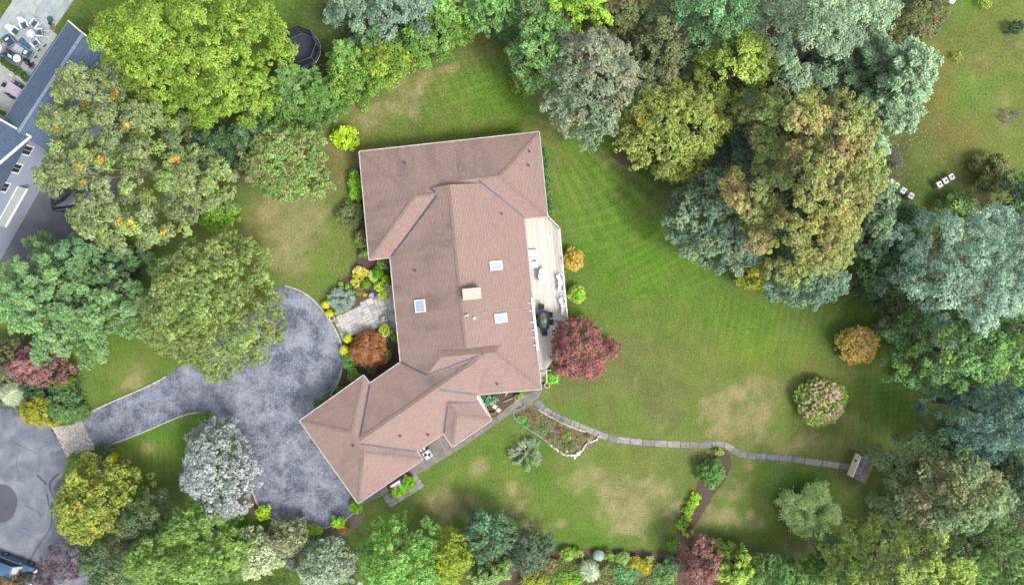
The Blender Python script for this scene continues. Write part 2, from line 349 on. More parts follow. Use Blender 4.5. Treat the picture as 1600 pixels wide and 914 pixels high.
# ------------------------------------------------------------------ planting beds, drives, walks
MULCH = mat('mulch', (0.085, 0.058, 0.042), (0.035, 0.024, 0.018), 9, 0.95, detail=8, bump=.8, bscale=14)
MULCH2 = mat('dry_soil', (0.15, 0.115, 0.085), (0.06, 0.048, 0.034), 6, 0.95, detail=8, bump=.8, bscale=14)
def asphalt(name, dark, light, seams=0.5, wisp=.50):
    m = bpy.data.materials.new(name); m.use_nodes = True; nt = m.node_tree; b = nt.nodes['Principled BSDF']
    b.inputs['Roughness'].default_value = .8
    tc = node(nt, 'ShaderNodeTexCoord')
    na = node(nt, 'ShaderNodeTexNoise', Scale=.55, Detail=3.0, Roughness=.55, Distortion=.6)
    nb = node(nt, 'ShaderNodeTexNoise', Scale=1.9, Detail=8.0, Roughness=.68, Distortion=3.6)
    nf = node(nt, 'ShaderNodeTexNoise', Scale=4.2, Detail=5.0, Roughness=.6, Distortion=2.4); nt.links.new(tc.outputs['Object'], nf.inputs['Vector'])
    nd = node(nt, 'ShaderNodeTexNoise', Scale=7.0, Detail=5.0, Roughness=.7)
    for n_ in (na, nb, nd): nt.links.new(tc.outputs['Object'], n_.inputs['Vector'])
    def ridge(n_, gain):
        s1 = node(nt, 'ShaderNodeMath', operation='SUBTRACT'); nt.links.new(n_.outputs['Fac'], s1.inputs[0]); s1.inputs[1].default_value = .5
        s2 = node(nt, 'ShaderNodeMath', operation='ABSOLUTE'); nt.links.new(s1.outputs[0], s2.inputs[0])
        s3 = node(nt, 'ShaderNodeMapRange'); s3.inputs[1].default_value = 0.0; s3.inputs[2].default_value = .075; s3.inputs[3].default_value = gain; s3.inputs[4].default_value = 0.0; nt.links.new(s2.outputs[0], s3.inputs[0]); return s3.outputs[0]
    def plus(a_, b_):
        m_ = node(nt, 'ShaderNodeMath', operation='ADD'); nt.links.new(a_, m_.inputs[0]); nt.links.new(b_, m_.inputs[1]); return m_.outputs[0]
    for n_ in (nb, nf): n_.inputs['Detail'].default_value = 2.6; n_.inputs['Roughness'].default_value = .5; n_.inputs['Distortion'].default_value = 1.6
    t1 = plus(ridge(nb, wisp), ridge(nf, wisp))
    ng = node(nt, 'ShaderNodeMapRange'); ng.inputs[1].default_value = .32; ng.inputs[2].default_value = .68; ng.inputs[3].default_value = -.34; ng.inputs[4].default_value = .48; nt.links.new(na.outputs['Fac'], ng.inputs[0])
    nh2 = node(nt, 'ShaderNodeMapRange'); nh2.inputs[1].default_value = .3; nh2.inputs[2].default_value = .7; nh2.inputs[3].default_value = 0.0; nh2.inputs[4].default_value = .22; nt.links.new(nd.outputs['Fac'], nh2.inputs[0])
    mr = node(nt, 'ShaderNodeMath', operation='ADD'); nt.links.new(plus(t1, ng.outputs[0]), mr.inputs[0]); nt.links.new(nh2.outputs[0], mr.inputs[1])
    cr = node(nt, 'ShaderNodeValToRGB'); cr.color_ramp.elements[0].color = (*dark, 1); cr.color_ramp.elements[1].color = (*light, 1)
    e = cr.color_ramp.elements.new(.5); e.color = (*[(a * .55 + c * .45) for a, c in zip(dark, light)], 1)
    nt.links.new(mr.outputs[0], cr.inputs[0])
    # hairline cracks
    vo = node(nt, 'ShaderNodeTexVoronoi', feature='DISTANCE_TO_EDGE', Scale=.32); wv = node(nt, 'ShaderNodeTexNoise', Scale=1.2, Detail=4.0)
    nt.links.new(tc.outputs['Object'], wv.inputs['Vector'])
    add = node(nt, 'ShaderNodeMix', data_type='RGBA', blend_type='ADD'); add.inputs[0].default_value = 1.0
    nt.links.new(tc.outputs['Object'], add.inputs[6]); nt.links.new(wv.outputs['Color'], add.inputs[7]); nt.links.new(add.outputs[2], vo.inputs['Vector'])
    lt = node(nt, 'ShaderNodeMapRange'); lt.inputs[1].default_value = 0.0; lt.inputs[2].default_value = .018; lt.inputs[3].default_value = seams; lt.inputs[4].default_value = 0.0
    nt.links.new(vo.outputs['Distance'], lt.inputs[0])
    mk = node(nt, 'ShaderNodeTexNoise', Scale=.25, Detail=2.0); nt.links.new(tc.outputs['Object'], mk.inputs['Vector'])
    mm = node(nt, 'ShaderNodeMapRange'); mm.inputs[1].default_value = .47; mm.inputs[2].default_value = .56; nt.links.new(mk.outputs['Fac'], mm.inputs[0])
    mu = node(nt, 'ShaderNodeMath', operation='MULTIPLY'); nt.links.new(lt.outputs[0], mu.inputs[0]); nt.links.new(mm.outputs[0], mu.inputs[1])
    mx = node(nt, 'ShaderNodeMix', data_type='RGBA'); nt.links.new(mu.outputs[0], mx.inputs[0]); nt.links.new(cr.outputs[0], mx.inputs[6]); mx.inputs[7].default_value = (.03, .033, .045, 1)
    nt.links.new(mx.outputs[2], b.inputs['Base Color'])
    bp = node(nt, 'ShaderNodeBump', Strength=.3, Distance=.02); nt.links.new(nd.outputs['Fac'], bp.inputs['Height']); nt.links.new(bp.outputs[0], b.inputs['Normal'])
    MATS[name] = m; return m
DRIVE = asphalt('driveway_asphalt', lin((76, 89, 116)) , lin((190, 198, 217)), .75)
DRIVE2 = None
def scale_mat_colors(m, k):
    for n_ in m.node_tree.nodes:
        if n_.type == 'VALTORGB':
            for e in n_.color_ramp.elements: e.color = (e.color[0] * k, e.color[1] * k, e.color[2] * k, 1)
scale_mat_colors(DRIVE, .215)
ROAD = asphalt('road_asphalt', lin((112, 122, 142)), lin((176, 184, 194)), .6, .20); scale_mat_colors(ROAD, .225)
DARKROAD = asphalt('old_asphalt', lin((92, 98, 112)), lin((126, 130, 142)), .6, .1); scale_mat_colors(DARKROAD, .27)
PATCH = asphalt('tar_patch', lin((64, 70, 84)), lin((88, 94, 108)), .2); scale_mat_colors(PATCH, .27)
KERB = mat('kerb_stone', (0.36, 0.34, 0.32), (0.22, 0.20, 0.19), 5, .85)
CONC = mat('concrete', (0.145, 0.135, 0.122), (0.085, 0.078, 0.07), 1.2, .85, detail=8, bump=.2, bscale=20)
FLAG = [mat('flagstone_a', (0.36, 0.345, 0.325), (0.25, 0.24, 0.23), 3, .85, bump=.2), mat('flagstone_b', (0.32, 0.315, 0.315), (0.21, 0.205, 0.21), 3, .85, bump=.2),
        mat('flagstone_c', (0.40, 0.37, 0.325), (0.28, 0.26, 0.235), 3, .85, bump=.2), mat('flagstone_d', (0.26, 0.255, 0.265), (0.17, 0.165, 0.175), 3, .85, bump=.2)]
JOINT = mat('joint_mortar', (0.19, 0.18, 0.165), (0.12, 0.115, 0.105), 8, .95)
SLATE = [mat('path_stone_a', (0.185, 0.175, 0.18), (0.11, 0.10, 0.105), 2.5, .85, detail=8, bump=.25), mat('path_stone_b', (0.225, 0.205, 0.20), (0.13, 0.12, 0.12), 2.5, .85, detail=8, bump=.25),
         mat('path_stone_c', (0.15, 0.145, 0.15), (0.085, 0.08, 0.085), 2.5, .85, detail=8, bump=.25)]
def rough_edge(poly, amp, step=.35, seed=0):
    r = random.Random(seed); out = []
    n = len(poly)
    for i in range(n):
        a, b = Vector(poly[i]), Vector(poly[(i + 1) % n]); L = (b - a).length; k = max(1, int(L / step))
        for j in range(k):
            p = a + (b - a) * (j / k); out.append((p.x + r.uniform(-amp, amp), p.y + r.uniform(-amp, amp)))
    return out
def bed(name, pts, z, m, amp=.07, seed=1, sm=1):
    poly = rough_edge(smooth_poly(pxpoly(pts), sm), amp, .35, seed)
    return MB().sheet(poly, z).build(name, m, kind='structure')
bed('mulch_bed', [(556, 372), (578, 372), (582, 402), (612, 400), (622, 470), (600, 460), (565, 478), (530, 498), (520, 500), (508, 484), (512, 466), (520, 450), (537, 435), (552, 418), (557, 400)], .006, MULCH, seed=1)
bed('mulch_bed', [(558, 250), (572, 250), (582, 404), (566, 404), (556, 380), (560, 330)], .0085, MULCH, seed=2)
bed('mulch_bed', [(534, 531), (560, 517), (602, 508), (625, 516), (640, 566), (590, 606), (545, 640), (480, 662), (500, 634), (522, 608), (534, 580), (537, 550)], .006, MULCH, seed=3)
bed('mulch_bed', [(552, 797), (572, 792), (571, 803), (561, 820), (545, 834), (520, 842), (495, 838), (480, 826), (500, 824), (520, 820), (540, 808)], .006, MULCH2, seed=4)
bed('mulch_bed', [(745, 612), (815, 606), (816, 624), (800, 632), (768, 654), (750, 640)], .006, MULCH, seed=5, sm=0)
bed('mulch_bed', [(804, 645), (812, 636), (834, 634), (850, 647), (885, 663), (915, 674), (938, 679), (932, 696), (918, 704), (906, 712), (888, 710), (868, 698), (845, 683), (820, 664)], .006, MULCH2, seed=6)
bed('mulch_bed', [(1112, 704), (1136, 700), (1144, 716), (1142, 732), (1132, 752), (1116, 772), (1104, 792), (1090, 815), (1076, 840), (1060, 856), (1052, 846), (1060, 820), (1074, 795), (1084, 772), (1092, 752), (1088, 735), (1098, 718)], .006, MULCH, seed=7)
bed('mulch_bed', [(862, 856), (940, 858), (1000, 859), (1045, 860), (1062, 842), (1082, 850), (1100, 880), (1100, 960), (760, 960), (740, 900), (800, 876)], .0085, MULCH, seed=8)
bed('mulch_bed', [(104, 590), (116, 596), (126, 612), (133, 632), (136, 652), (120, 664), (70, 668), (20, 650), (-20, 630), (-20, 590), (60, 580)], .006, MULCH, seed=9)
bed('mulch_bed', [(112, 715), (150, 700), (176, 700), (186, 716), (180, 740), (150, 745), (110, 735)], .006, MULCH, seed=10)
bed('mulch_bed', [(365, 700), (392, 735), (396, 768), (406, 796), (424, 814), (404, 808), (372, 800), (350, 800), (340, 760)], .006, MULCH, seed=11)
bed('mulch_bed', [(440, 860), (466, 866), (466, 890), (440, 885)], .006, MULCH, seed=12)
bed('mulch_bed', [(540, 862), (556, 866), (560, 892), (545, 890)], .006, MULCH, seed=13)
bed('mulch_bed', [(804, 694), (822, 692), (826, 704), (812, 716), (802, 708)], .006, MULCH, seed=14)
bed('mulch_bed', [(183, 400), (200, 398), (202, 430), (192, 450), (186, 430)], .006, MULCH2, seed=15)
bed('mulch_bed', [(842, 230), (852, 230), (864, 334), (856, 338), (850, 300)], .006, MULCH, seed=16)
bed('mulch_bed', [(950, 240), (985, 225), (1010, 262), (975, 262)], .006, MULCH, seed=17)

drive_px = [(127, 657), (136, 647), (168, 632), (200, 618), (228, 606), (250, 594), (262, 586), (300, 560), (345, 530), (385, 495), (415, 462), (432, 449), (448, 447), (470, 455),
            (488, 467), (505, 486), (519, 507), (529, 526), (533, 545), (534, 562), (532, 582), (525, 604), (506, 627), (490, 640), (500, 668), (575, 770), (566, 786), (556, 797), (543, 808), (528, 817),
            (510, 823), (490, 824), (468, 822), (445, 818), (425, 809), (409, 796), (399, 776), (393, 755), (386, 736), (382, 715), (376, 695), (366, 674), (352, 659), (336, 648), (316, 643), (294, 645), (270, 654), (240, 667), (200, 684), (150, 701)]
driveway = MB().sheet(pxpoly(drive_px), .012).build('driveway', DRIVE, kind='structure')
def kerb(pts, name='kerb', parent=None, w=.14, h=.11, L=.3, m=KERB, z0=0.0):
    mb = MB(); line = [W(a, b)[:2] for a, b in smooth_line(pts, 2)]
    for i, (p, d) in enumerate(resample(line, L)):
        mb.box(p.x, p.y, z0 + h / 2 + random.uniform(-.008, .008), L * .94, w * random.uniform(.88, 1.1), h, math.atan2(d.y, d.x) + random.uniform(-.04, .04))
    return mb.build(name, m, parent, kind='stuff')
kerb([(136, 646), (168, 631), (200, 617), (228, 605), (250, 594), (258, 589)], parent=driveway)
kerb([(448, 447), (470, 454), (489, 467), (506, 486), (520, 507), (530, 526), (535, 545), (536, 562), (534, 582), (526, 604), (508, 627)], parent=driveway)
kerb([(556, 798), (543, 809), (528, 818), (510, 824), (490, 825), (468, 823), (445, 819), (424, 810), (408, 797), (398, 777), (392, 757)], parent=driveway)
kerb([(150, 702), (200, 685), (240, 668), (270, 655), (294, 646), (316, 643.5), (336, 649), (352, 660), (366, 675), (376, 696), (382, 716), (386, 737)], parent=driveway)
road = MB().sheet(pxpoly(smooth_poly([(-600, 560), (-60, 600), (0, 627), (45, 645), (84, 664), (108, 716), (97, 745), (86, 768), (84, 800), (96, 822), (118, 850), (140, 885), (160, 960), (120, 1100), (-600, 1100)], 1)), .010).build('road', ROAD, kind='structure')
MB().sheet(rough_edge(pxpoly(smooth_poly([(-25, 752), (0, 756), (12, 757), (24, 768), (28, 784), (24, 802), (12, 814), (0, 818), (-25, 815)], 1)), .05), .014).build('tar_patch', PATCH, road)
MB().sheet(rough_edge(pxpoly([(92, 748), (106, 742), (110, 760), (104, 785), (90, 780), (82, 765)]), .05), .014).build('tar_patch', PATCH, road)
mb = MB()
for ln, w in (([(58, 742), (66, 749), (73, 757)], .16), ([(93, 739), (82, 748), (77, 756), (80, 768), (86, 780)], .18), ([(74, 771), (75, 780), (77, 790)], .13), ([(44, 879), (60, 852), (82, 821), (80, 805), (85, 791)], .10),
              ([(81, 671), (86, 680), (92, 686), (98, 688)], .14), ([(62, 700), (70, 697), (80, 692)], .05), ([(20, 690), (40, 700), (58, 708)], .04), ([(40, 790), (55, 796), (66, 806)], .04), ([(28, 830), (48, 836), (60, 842)], .04), ([(30, 700), (24, 730), (34, 745)], .04)):
    pts = smooth_line([W(a, b)[:2] for a, b in ln], 2)
    for a, b in zip(pts, pts[1:]):
        a, b = Vector(a), Vector(b); d = b - a
        mb.box((a.x + b.x) / 2, (a.y + b.y) / 2, .014, d.length + .03, w, .006, math.atan2(d.y, d.x))
mb.build('tar_seam', PATCH, road, kind='stuff')
nd = MB().sheet(pxpoly([(60, 262), (140, 240), (190, 290), (170, 400), (60, 420), (-40, 400), (0, 330)]), .010).build('neighbour_driveway', DARKROAD, kind='structure')
# cobbled apron between road and driveway
ap = pxpoly([(81, 666), (127, 657), (151, 701), (108, 719)])
apron = MB().sheet(ap, .016).build('cobbled_apron', JOINT, kind='structure')
COB = [mat('cobble_a', (0.56, 0.51, 0.46), (0.36, 0.33, 0.31), 9, .85), mat('cobble_b', (0.36, 0.33, 0.32), (0.24, 0.22, 0.22), 9, .85)]
cm = [MB(), MB()]; a0 = Vector(W(81, 666)[:2]); ux = (Vector(W(127, 657)[:2]) - a0).normalized(); uy = Vector((-ux.y, ux.x)) * -1
for i in range(-6, 34):
    for j in range(-2, 30):
        p = a0 + ux * (i * .165 + (j % 2) * .08) + uy * (j * .135)
        if inside(p.x, p.y, ap):
            cm[random.random() < .38].rbox(p.x, p.y, .04 + random.uniform(-.008, .01), .145, .115, .06, math.atan2(ux.y, ux.x) + random.uniform(-.08, .08), b=.015, k=1)
for k_ in (0, 1): cm[k_].build('cobbles', COB[k_], apron, kind='stuff')

# ------------------------------------------------------------------ walks
def slab_piece(poly, z0, z1, m, parent, name, gap=.02):
    a = sum(poly[i][0] * poly[(i + 1) % len(poly)][1] - poly[(i + 1) % len(poly)][0] * poly[i][1] for i in range(len(poly)))
    if a < 0: poly = poly[::-1]
    return MB().prism(offset_poly(poly, gap), z0, z1).build(name, m, parent)
walk = MB().sheet(pxpoly([(646, 706), (692, 680), (707, 698), (763, 660), (797, 636), (808, 622), (852, 604), (840, 622), (820, 640), (812, 634), (798, 646), (762, 671), (714, 704), (651, 742), (642, 740), (600, 772), (566, 788), (560, 780), (600, 752)]), .010).build('garden_walk', JOINT, kind='structure')
for q_ in ([(808, 621), (852, 604), (838, 622), (822, 639), (815, 632)], [(778, 648), (800, 630), (812, 634), (799, 646), (790, 652), (782, 657)], [(762, 661), (777, 649), (781, 658), (760, 672)], [(735, 677), (761, 661), (759, 673), (737, 687)],
           [(706, 698), (734, 678), (736, 688), (714, 703)], [(686, 684), (694, 679), (705, 697), (713, 704), (700, 713)], [(668, 696), (685, 685), (699, 713), (683, 723)], [(652, 707), (667, 697), (682, 724), (668, 732)],
           [(642, 714), (651, 708), (667, 733), (651, 742), (641, 738)], [(585, 756), (601, 746), (604, 768), (592, 775)], [(560, 772), (584, 757), (591, 776), (567, 787)]):
    slab_piece(pxpoly(q_), .012, .035, CONC, walk, 'slab', .012)
BRK = [mat('path_brick_a', (0.27, 0.25, 0.24), (0.17, 0.16, 0.16), 5, .85), mat('path_brick_b', (0.22, 0.20, 0.20), (0.14, 0.13, 0.135), 5, .85)]
bp_ = pxpoly([(598, 776), (610, 793), (663, 759), (649, 739), (641, 742), (646, 755), (613, 776), (605, 771)])
bpath = MB().sheet(bp_, .02).build('brick_path', JOINT, kind='structure')
bm2 = [MB(), MB()]; o_ = Vector(W(598, 776)[:2]); u_ = (Vector(W(663, 759)[:2]) - Vector(W(610, 793)[:2])).normalized(); v_ = Vector((-u_.y, u_.x))
cnt = 0
for i in range(-10, 30):
    for j in range(-16, 16):
        p = o_ + u_ * (i * .40 + (j % 2) * .2) + v_ * (j * .2)
        if inside(p.x, p.y, offset_poly(bp_ if sum(bp_[i][0]*bp_[(i+1)%8][1]-bp_[(i+1)%8][0]*bp_[i][1] for i in range(8)) > 0 else bp_[::-1], .07)):
            MB().rbox(p.x, p.y, .045, .385, .185, .05, math.atan2(u_.y, u_.x), b=.012, k=1).build('brick', random.choice(BRK), bpath)
bed('mulch_bed', [(603, 757), (640, 735), (649, 752), (612, 778)], .024, MULCH, seed=31, sm=0, amp=.02)

# flagstone entrance court: random rectangular stones
court_px = [(521, 498), (530, 494), (560, 478), (596, 459), (606, 446), (628, 440), (630, 528), (604, 512), (572, 516), (552, 524), (534, 530), (530, 518)]
court_poly = pxpoly(court_px)
court = MB().sheet(court_poly, .012).build('flagstone_court', JOINT, kind='structure')
ang = R(24); cu = Vector((cos(ang), sin(ang))); cv = Vector((-sin(ang), cos(ang))); oc = Vector(W(575, 490)[:2])
gn = 26; cell = .33; used = set(); rs = random.Random(5)
for j in range(-gn, gn):
    for i in range(-gn, gn):
        if (i, j) in used: continue
        w_, h_ = rs.choice([(1, 1), (2, 1), (2, 2), (1, 2), (3, 2), (2, 1), (2, 2), (3, 1)])
        while w_ > 1 and any((i + a, j + b_) in used for a in range(w_) for b_ in range(h_)): w_ -= 1
        if any((i + a, j + b_) in used for a in range(w_) for b_ in range(h_)): h_ = 1
        for a in range(w_):
            for b_ in range(h_): used.add((i + a, j + b_))
        p = oc + cu * ((i + w_ / 2) * cell) + cv * ((j + h_ / 2) * cell)
        if inside(p.x, p.y, court_poly):
            MB().rbox(p.x, p.y, .03 + rs.uniform(-.004, .006), w_ * cell - .03, h_ * cell - .03, .04, ang, b=.01, k=1).build('flagstone', rs.choice(FLAG[:3] + FLAG[:1] * 2 + FLAG[3:]), court)

# curving stone path across the lawn
path_px = [(838, 626), (850, 640), (863, 649), (885, 658), (905, 666), (925, 673), (942, 681), (965, 687), (1000, 690.5), (1040, 693), (1080, 695.5), (1112, 694), (1132, 693.5), (1143, 700), (1153, 708), (1165, 711.5), (1190, 712.5), (1230, 715.5), (1280, 723), (1328, 729)]
pl = [Vector(W(a, b)[:2]) for a, b in smooth_line(path_px, 2)]
fine = [p for p, d in resample(pl, .05)]
gpath = empty('stone_path', (0, 0, 0)); gpath['kind'] = 'structure'
rs = random.Random(3); i = 0
while i < len(fine) - 6:
    L = int(rs.choice([18, 22, 26, 30, 24, 20]) if i < 550 else rs.choice([34, 44, 60]))
    j = min(i + L, len(fine) - 1); w_ = .36 if i < 90 else .31
    if j - i < 8: break
    ks = [i, (i + j) // 2, j - 1]; left = []; right = []
    for k in ks:
        t = (fine[min(k + 1, len(fine) - 1)] - fine[max(k - 1, 0)]).normalized(); n_ = Vector((-t.y, t.x)) * w_ * rs.uniform(.94, 1.04)
        left.append(tuple(fine[k] + n_)); right.append(tuple(fine[k] - n_))
    slab_piece(right + left[::-1], .004, .035 + rs.uniform(-.006, .01), rs.choice(SLATE), gpath, 'paving_stone', .012)
    i = j
# pale stepping stones in the small bed by the house
for a, b in ((767.5, 628.5), (773, 635), (779, 640.5)):
    x, y, _ = W(a, b); MB().rbox(x, y, .035, .42, .42, .06, R(-35), b=.03).build('stepping_stone', mat('pale_stone', (.42, .38, .33), (.32, .28, .25), 6, .85), label='pale square stepping stone in the side mulch bed, %s' % {767.5: 'nearest the house', 773: 'middle one', 779: 'nearest the walk'}[a], cat='stepping stone', group='pale stepping stones')

# ------------------------------------------------------------------ roofs as exact upper envelopes of hip planes
def clip(poly, f):
    out = []; n = len(poly)
    for i in range(n):
        a, b = poly[i], poly[(i + 1) % n]; fa, fb = f(a), f(b)
        if fa >= 0: out.append(a)
        if (fa > 0 and fb < 0) or (fa < 0 and fb > 0):
            t = fa / (fa - fb); out.append((a[0] + (b[0] - a[0]) * t, a[1] + (b[1] - a[1]) * t))
    return out
def area(p): return abs(sum(p[i][0] * p[(i + 1) % len(p)][1] - p[(i + 1) % len(p)][0] * p[i][1] for i in range(len(p)))) / 2 if len(p) > 2 else 0
class Hip:
    def __init__(s, corners, slopes, z0):
        a = sum(corners[i][0] * corners[(i + 1) % len(corners)][1] - corners[(i + 1) % len(corners)][0] * corners[i][1] for i in range(len(corners)))
        if a < 0:
            corners = corners[::-1]; slopes = slopes[::-1]; slopes = slopes[1:] + slopes[:1]
        s.c = corners; s.k = slopes; s.z0 = z0; s.pl = []
        for i, k in enumerate(slopes):
            p, q = Vector(corners[i]), Vector(corners[(i + 1) % len(corners)]); e = (q - p).normalized(); n = Vector((-e.y, e.x))
            s.pl.append((n.x, n.y, -n.dot(p), k, e, p))
    def d(s, i, p): a = s.pl[i]; return a[0] * p[0] + a[1] * p[1] + a[2]
    def h(s, i, p): return s.z0 + s.pl[i][3] * s.d(i, p)
    def z(s, p):
        if any(s.d(i, p) < -1e-6 for i in range(len(s.pl))): return None
        return min(s.h(i, p) for i in range(len(s.pl)) if s.pl[i][3] is not None)
def roof_z(hips, x, y):
    v = [h.z((x, y)) for h in hips]; v = [q for q in v if q is not None]; return max(v) if v else None
def build_roof(hips, name, material, parent, stain=None):
    mb = MB(); mb.uv = []; cnt = []
    for hi, h in enumerate(hips):
        for i, a in enumerate(h.pl):
            if a[3] is None: continue
            poly = list(h.c)
            for j, b in enumerate(h.pl):
                if j != i and b[3] is not None: poly = clip(poly, lambda p, i=i, j=j: h.h(j, p) - h.h(i, p))
            pieces = [poly] if area(poly) > 1e-4 else []
            for ri, r in enumerate(hips):
                if ri == hi: continue
                eps = 1e-4 if ri > hi else -1e-4
                cons = [lambda p, j=j: r.d(j, p) for j in range(len(r.pl))] + [lambda p, j=j: r.h(j, p) - h.h(i, p) - eps for j in range(len(r.pl)) if r.pl[j][3] is not None]
                new = []
                for pc in pieces:
                    rem = pc
                    for f_ in cons:
                        if area(rem) < 1e-5: break
                        o = clip(rem, lambda p: -f_(p))
                        if area(o) > 1e-3: new.append(o)
                        rem = clip(rem, f_)
                pieces = new
            for pc in pieces:
                mb.add([(p[0], p[1], h.h(i, p)) for p in pc], [tuple(range(len(pc)))])
                e, p0 = a[4], a[5]; mb.uv.append([((Vector(p) - p0).dot(e), h.d(i, p) * math.sqrt(1 + a[3] ** 2)) for p in pc])
        # gable walls on the open ends
        for i, a in enumerate(h.pl):
            if a[3] is not None: continue
            p, q = Vector(h.c[i]), Vector(h.c[(i + 1) % len(h.c)]); n = 24; pts = [p + (q - p) * t / n for t in range(n + 1)]
            inn = Vector((a[0], a[1])) * .01
            top = [(x.x, x.y, h.z(tuple(x + inn)) or h.z0) for x in pts]
            vs = [(p.x, p.y, h.z0 - .05), (q.x, q.y, h.z0 - .05)] + top[::-1]
            mb.add(vs, [tuple(range(len(vs)))]); mb.uv.append([(v[0] + v[1], v[2]) for v in vs])
    return mb.build(name, material, parent)
def shingle_mat(name, c1, c2, cdark, seed_off=0, streak=True):
    c1, c2, cdark = [tuple(v * .69 for v in q) for q in (c1, c2, cdark)]
    m = bpy.data.materials.new(name); m.use_nodes = True; nt = m.node_tree; b = nt.nodes['Principled BSDF']; b.inputs['Roughness'].default_value = .92
    b.inputs['Specular IOR Level'].default_value = .2
    tc = node(nt, 'ShaderNodeTexCoord'); br = node(nt, 'ShaderNodeTexBrick', Scale=1.0)
    br.inputs['Brick Width'].default_value = .34; br.inputs['Row Height'].default_value = .145; br.inputs['Mortar Size'].default_value = .012; br.inputs['Mortar Smooth'].default_value = .3
    br.inputs['Color1'].default_value = (*c1, 1); br.inputs['Color2'].default_value = (*c2, 1); br.inputs['Mortar'].default_value = (*[v * .55 for v in cdark], 1)
    nt.links.new(tc.outputs['UV'], br.inputs['Vector'])
    ns = node(nt, 'ShaderNodeTexNoise', Scale=7.0, Detail=8.0, Roughness=.75); nt.links.new(tc.outputs['Object'], ns.inputs['Vector'])
    mr = node(nt, 'ShaderNodeMapRange'); mr.inputs[1].default_value = .3; mr.inputs[2].default_value = .7; mr.inputs[3].default_value = .83; mr.inputs[4].default_value = 1.18; nt.links.new(ns.outputs['Fac'], mr.inputs[0])
    vm = node(nt, 'ShaderNodeVectorMath', operation='SCALE'); nt.links.new(br.outputs['Color'], vm.inputs[0]); nt.links.new(mr.outputs[0], vm.inputs['Scale'])
    out = vm.outputs[0]
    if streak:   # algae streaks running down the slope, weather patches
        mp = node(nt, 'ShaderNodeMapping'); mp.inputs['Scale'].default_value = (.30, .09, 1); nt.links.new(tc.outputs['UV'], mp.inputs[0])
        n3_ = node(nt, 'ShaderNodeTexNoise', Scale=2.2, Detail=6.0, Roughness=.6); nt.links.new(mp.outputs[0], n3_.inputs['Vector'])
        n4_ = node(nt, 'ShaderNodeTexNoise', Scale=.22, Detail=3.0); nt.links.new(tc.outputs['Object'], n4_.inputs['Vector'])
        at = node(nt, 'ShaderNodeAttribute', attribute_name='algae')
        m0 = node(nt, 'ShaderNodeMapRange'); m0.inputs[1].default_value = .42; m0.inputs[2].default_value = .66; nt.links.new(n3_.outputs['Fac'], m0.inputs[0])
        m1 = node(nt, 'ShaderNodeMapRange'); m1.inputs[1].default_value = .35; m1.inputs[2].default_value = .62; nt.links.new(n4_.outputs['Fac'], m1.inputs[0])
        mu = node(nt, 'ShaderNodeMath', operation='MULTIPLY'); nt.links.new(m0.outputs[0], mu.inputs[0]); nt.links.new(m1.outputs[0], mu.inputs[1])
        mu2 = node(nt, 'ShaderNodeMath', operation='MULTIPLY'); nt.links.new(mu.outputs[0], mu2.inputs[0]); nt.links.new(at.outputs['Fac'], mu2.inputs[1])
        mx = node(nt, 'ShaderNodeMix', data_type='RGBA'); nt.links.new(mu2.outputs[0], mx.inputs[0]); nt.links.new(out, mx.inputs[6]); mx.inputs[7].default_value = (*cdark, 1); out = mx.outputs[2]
    nt.links.new(out, b.inputs['Base Color'])
    bp = node(nt, 'ShaderNodeBump', Strength=.5, Distance=.02); nt.links.new(br.outputs['Fac'], bp.inputs['Height']); bp.invert = True; nt.links.new(bp.outputs[0], b.inputs['Normal'])
    return m
SHING = shingle_mat('pink_shingles', (.216, .149, .130), (.188, .128, .111), (.092, .072, .066))
CAPM = mat('ridge_shingle', (.185, .128, .11), (.11, .08, .07), 6, .9)
VALLEY = mat('valley_metal', (.072, .075, .10), (.045, .048, .065), 5, .55, metal=.2)
WHITE = mat('white_trim', (.62, .60, .58), (.50, .48, .46), 3, .6)
STUCCO = mat('wall_siding', (.40, .36, .32), (.32, .29, .26), 2, .85)
GUTT = mat('gutter_paint', (.36, .34, .33), (.24, .225, .22), 2.5, .6)
SOFF = mat('soffit', (.45, .43, .40), (.36, .35, .33), 3, .8)
GLASS = mat('window_glass', (.035, .045, .055), (.02, .028, .035), 1, .08, spec=.6)

Z0 = 3.0; K_ = .38
def E(px, py): return W(px, py, Z0)[:2]
O2 = Vector((577.6, 599.4)); ut = Vector((.826, -.565)); nn = Vector((.56, .828))
def TM(t, d): p = O2 + ut * t + nn * d; return E(p.x, p.y)
hips = [
    Hip([E(600, 306), E(813, 284), E(838.5, 531), E(625, 551)], [None, K_, None, K_], Z0),                        # long main wing
    Hip([E(562, 237.6), E(711, 221.3), E(726, 388), E(577.4, 405.4)], [K_, None, K_, K_], Z0),                     # north wing, deep half
    Hip([E(690, 223.6), E(842, 207), E(855, 338), E(704, 354.5)], [K_, K_, K_, None], Z0),                         # north wing, shallow half
    Hip([E(619, 492), E(832.7, 481), E(845, 607), E(632.6, 628)], [K_, K_, K_, K_], Z0),                           # south cross wing
    Hip([TM(-60, 0), TM(170, 0), TM(180, 64), TM(131, 108), TM(109, 128.6), TM(-60, 128.6)], [K_ * .93, None, None, None, K_ * .93, None], Z0),   # link wing
    Hip([E(469.2, 657.3), E(568, 587), E(660, 717.5), E(559.8, 785.4)], [K_] * 4, Z0),                             # garage
    Hip([TM(52, 86), TM(125.5, 86), TM(125.5, 153), TM(52, 153)], [None, K_, K_, K_], Z0),                         # small bay
]
hx, hy, _ = W(711, 457)
house = empty('ranch_house', (hx, hy, 0), 'sprawling one storey house with pinkish brown hipped shingle roof amid the lawn', 'house')
def P(o):      # parent while keeping world coordinates
    o.parent = house; o.matrix_parent_inverse = Matrix.Translation(house.location).inverted(); return o
roof = P(build_roof(hips, 'roof', SHING, None))
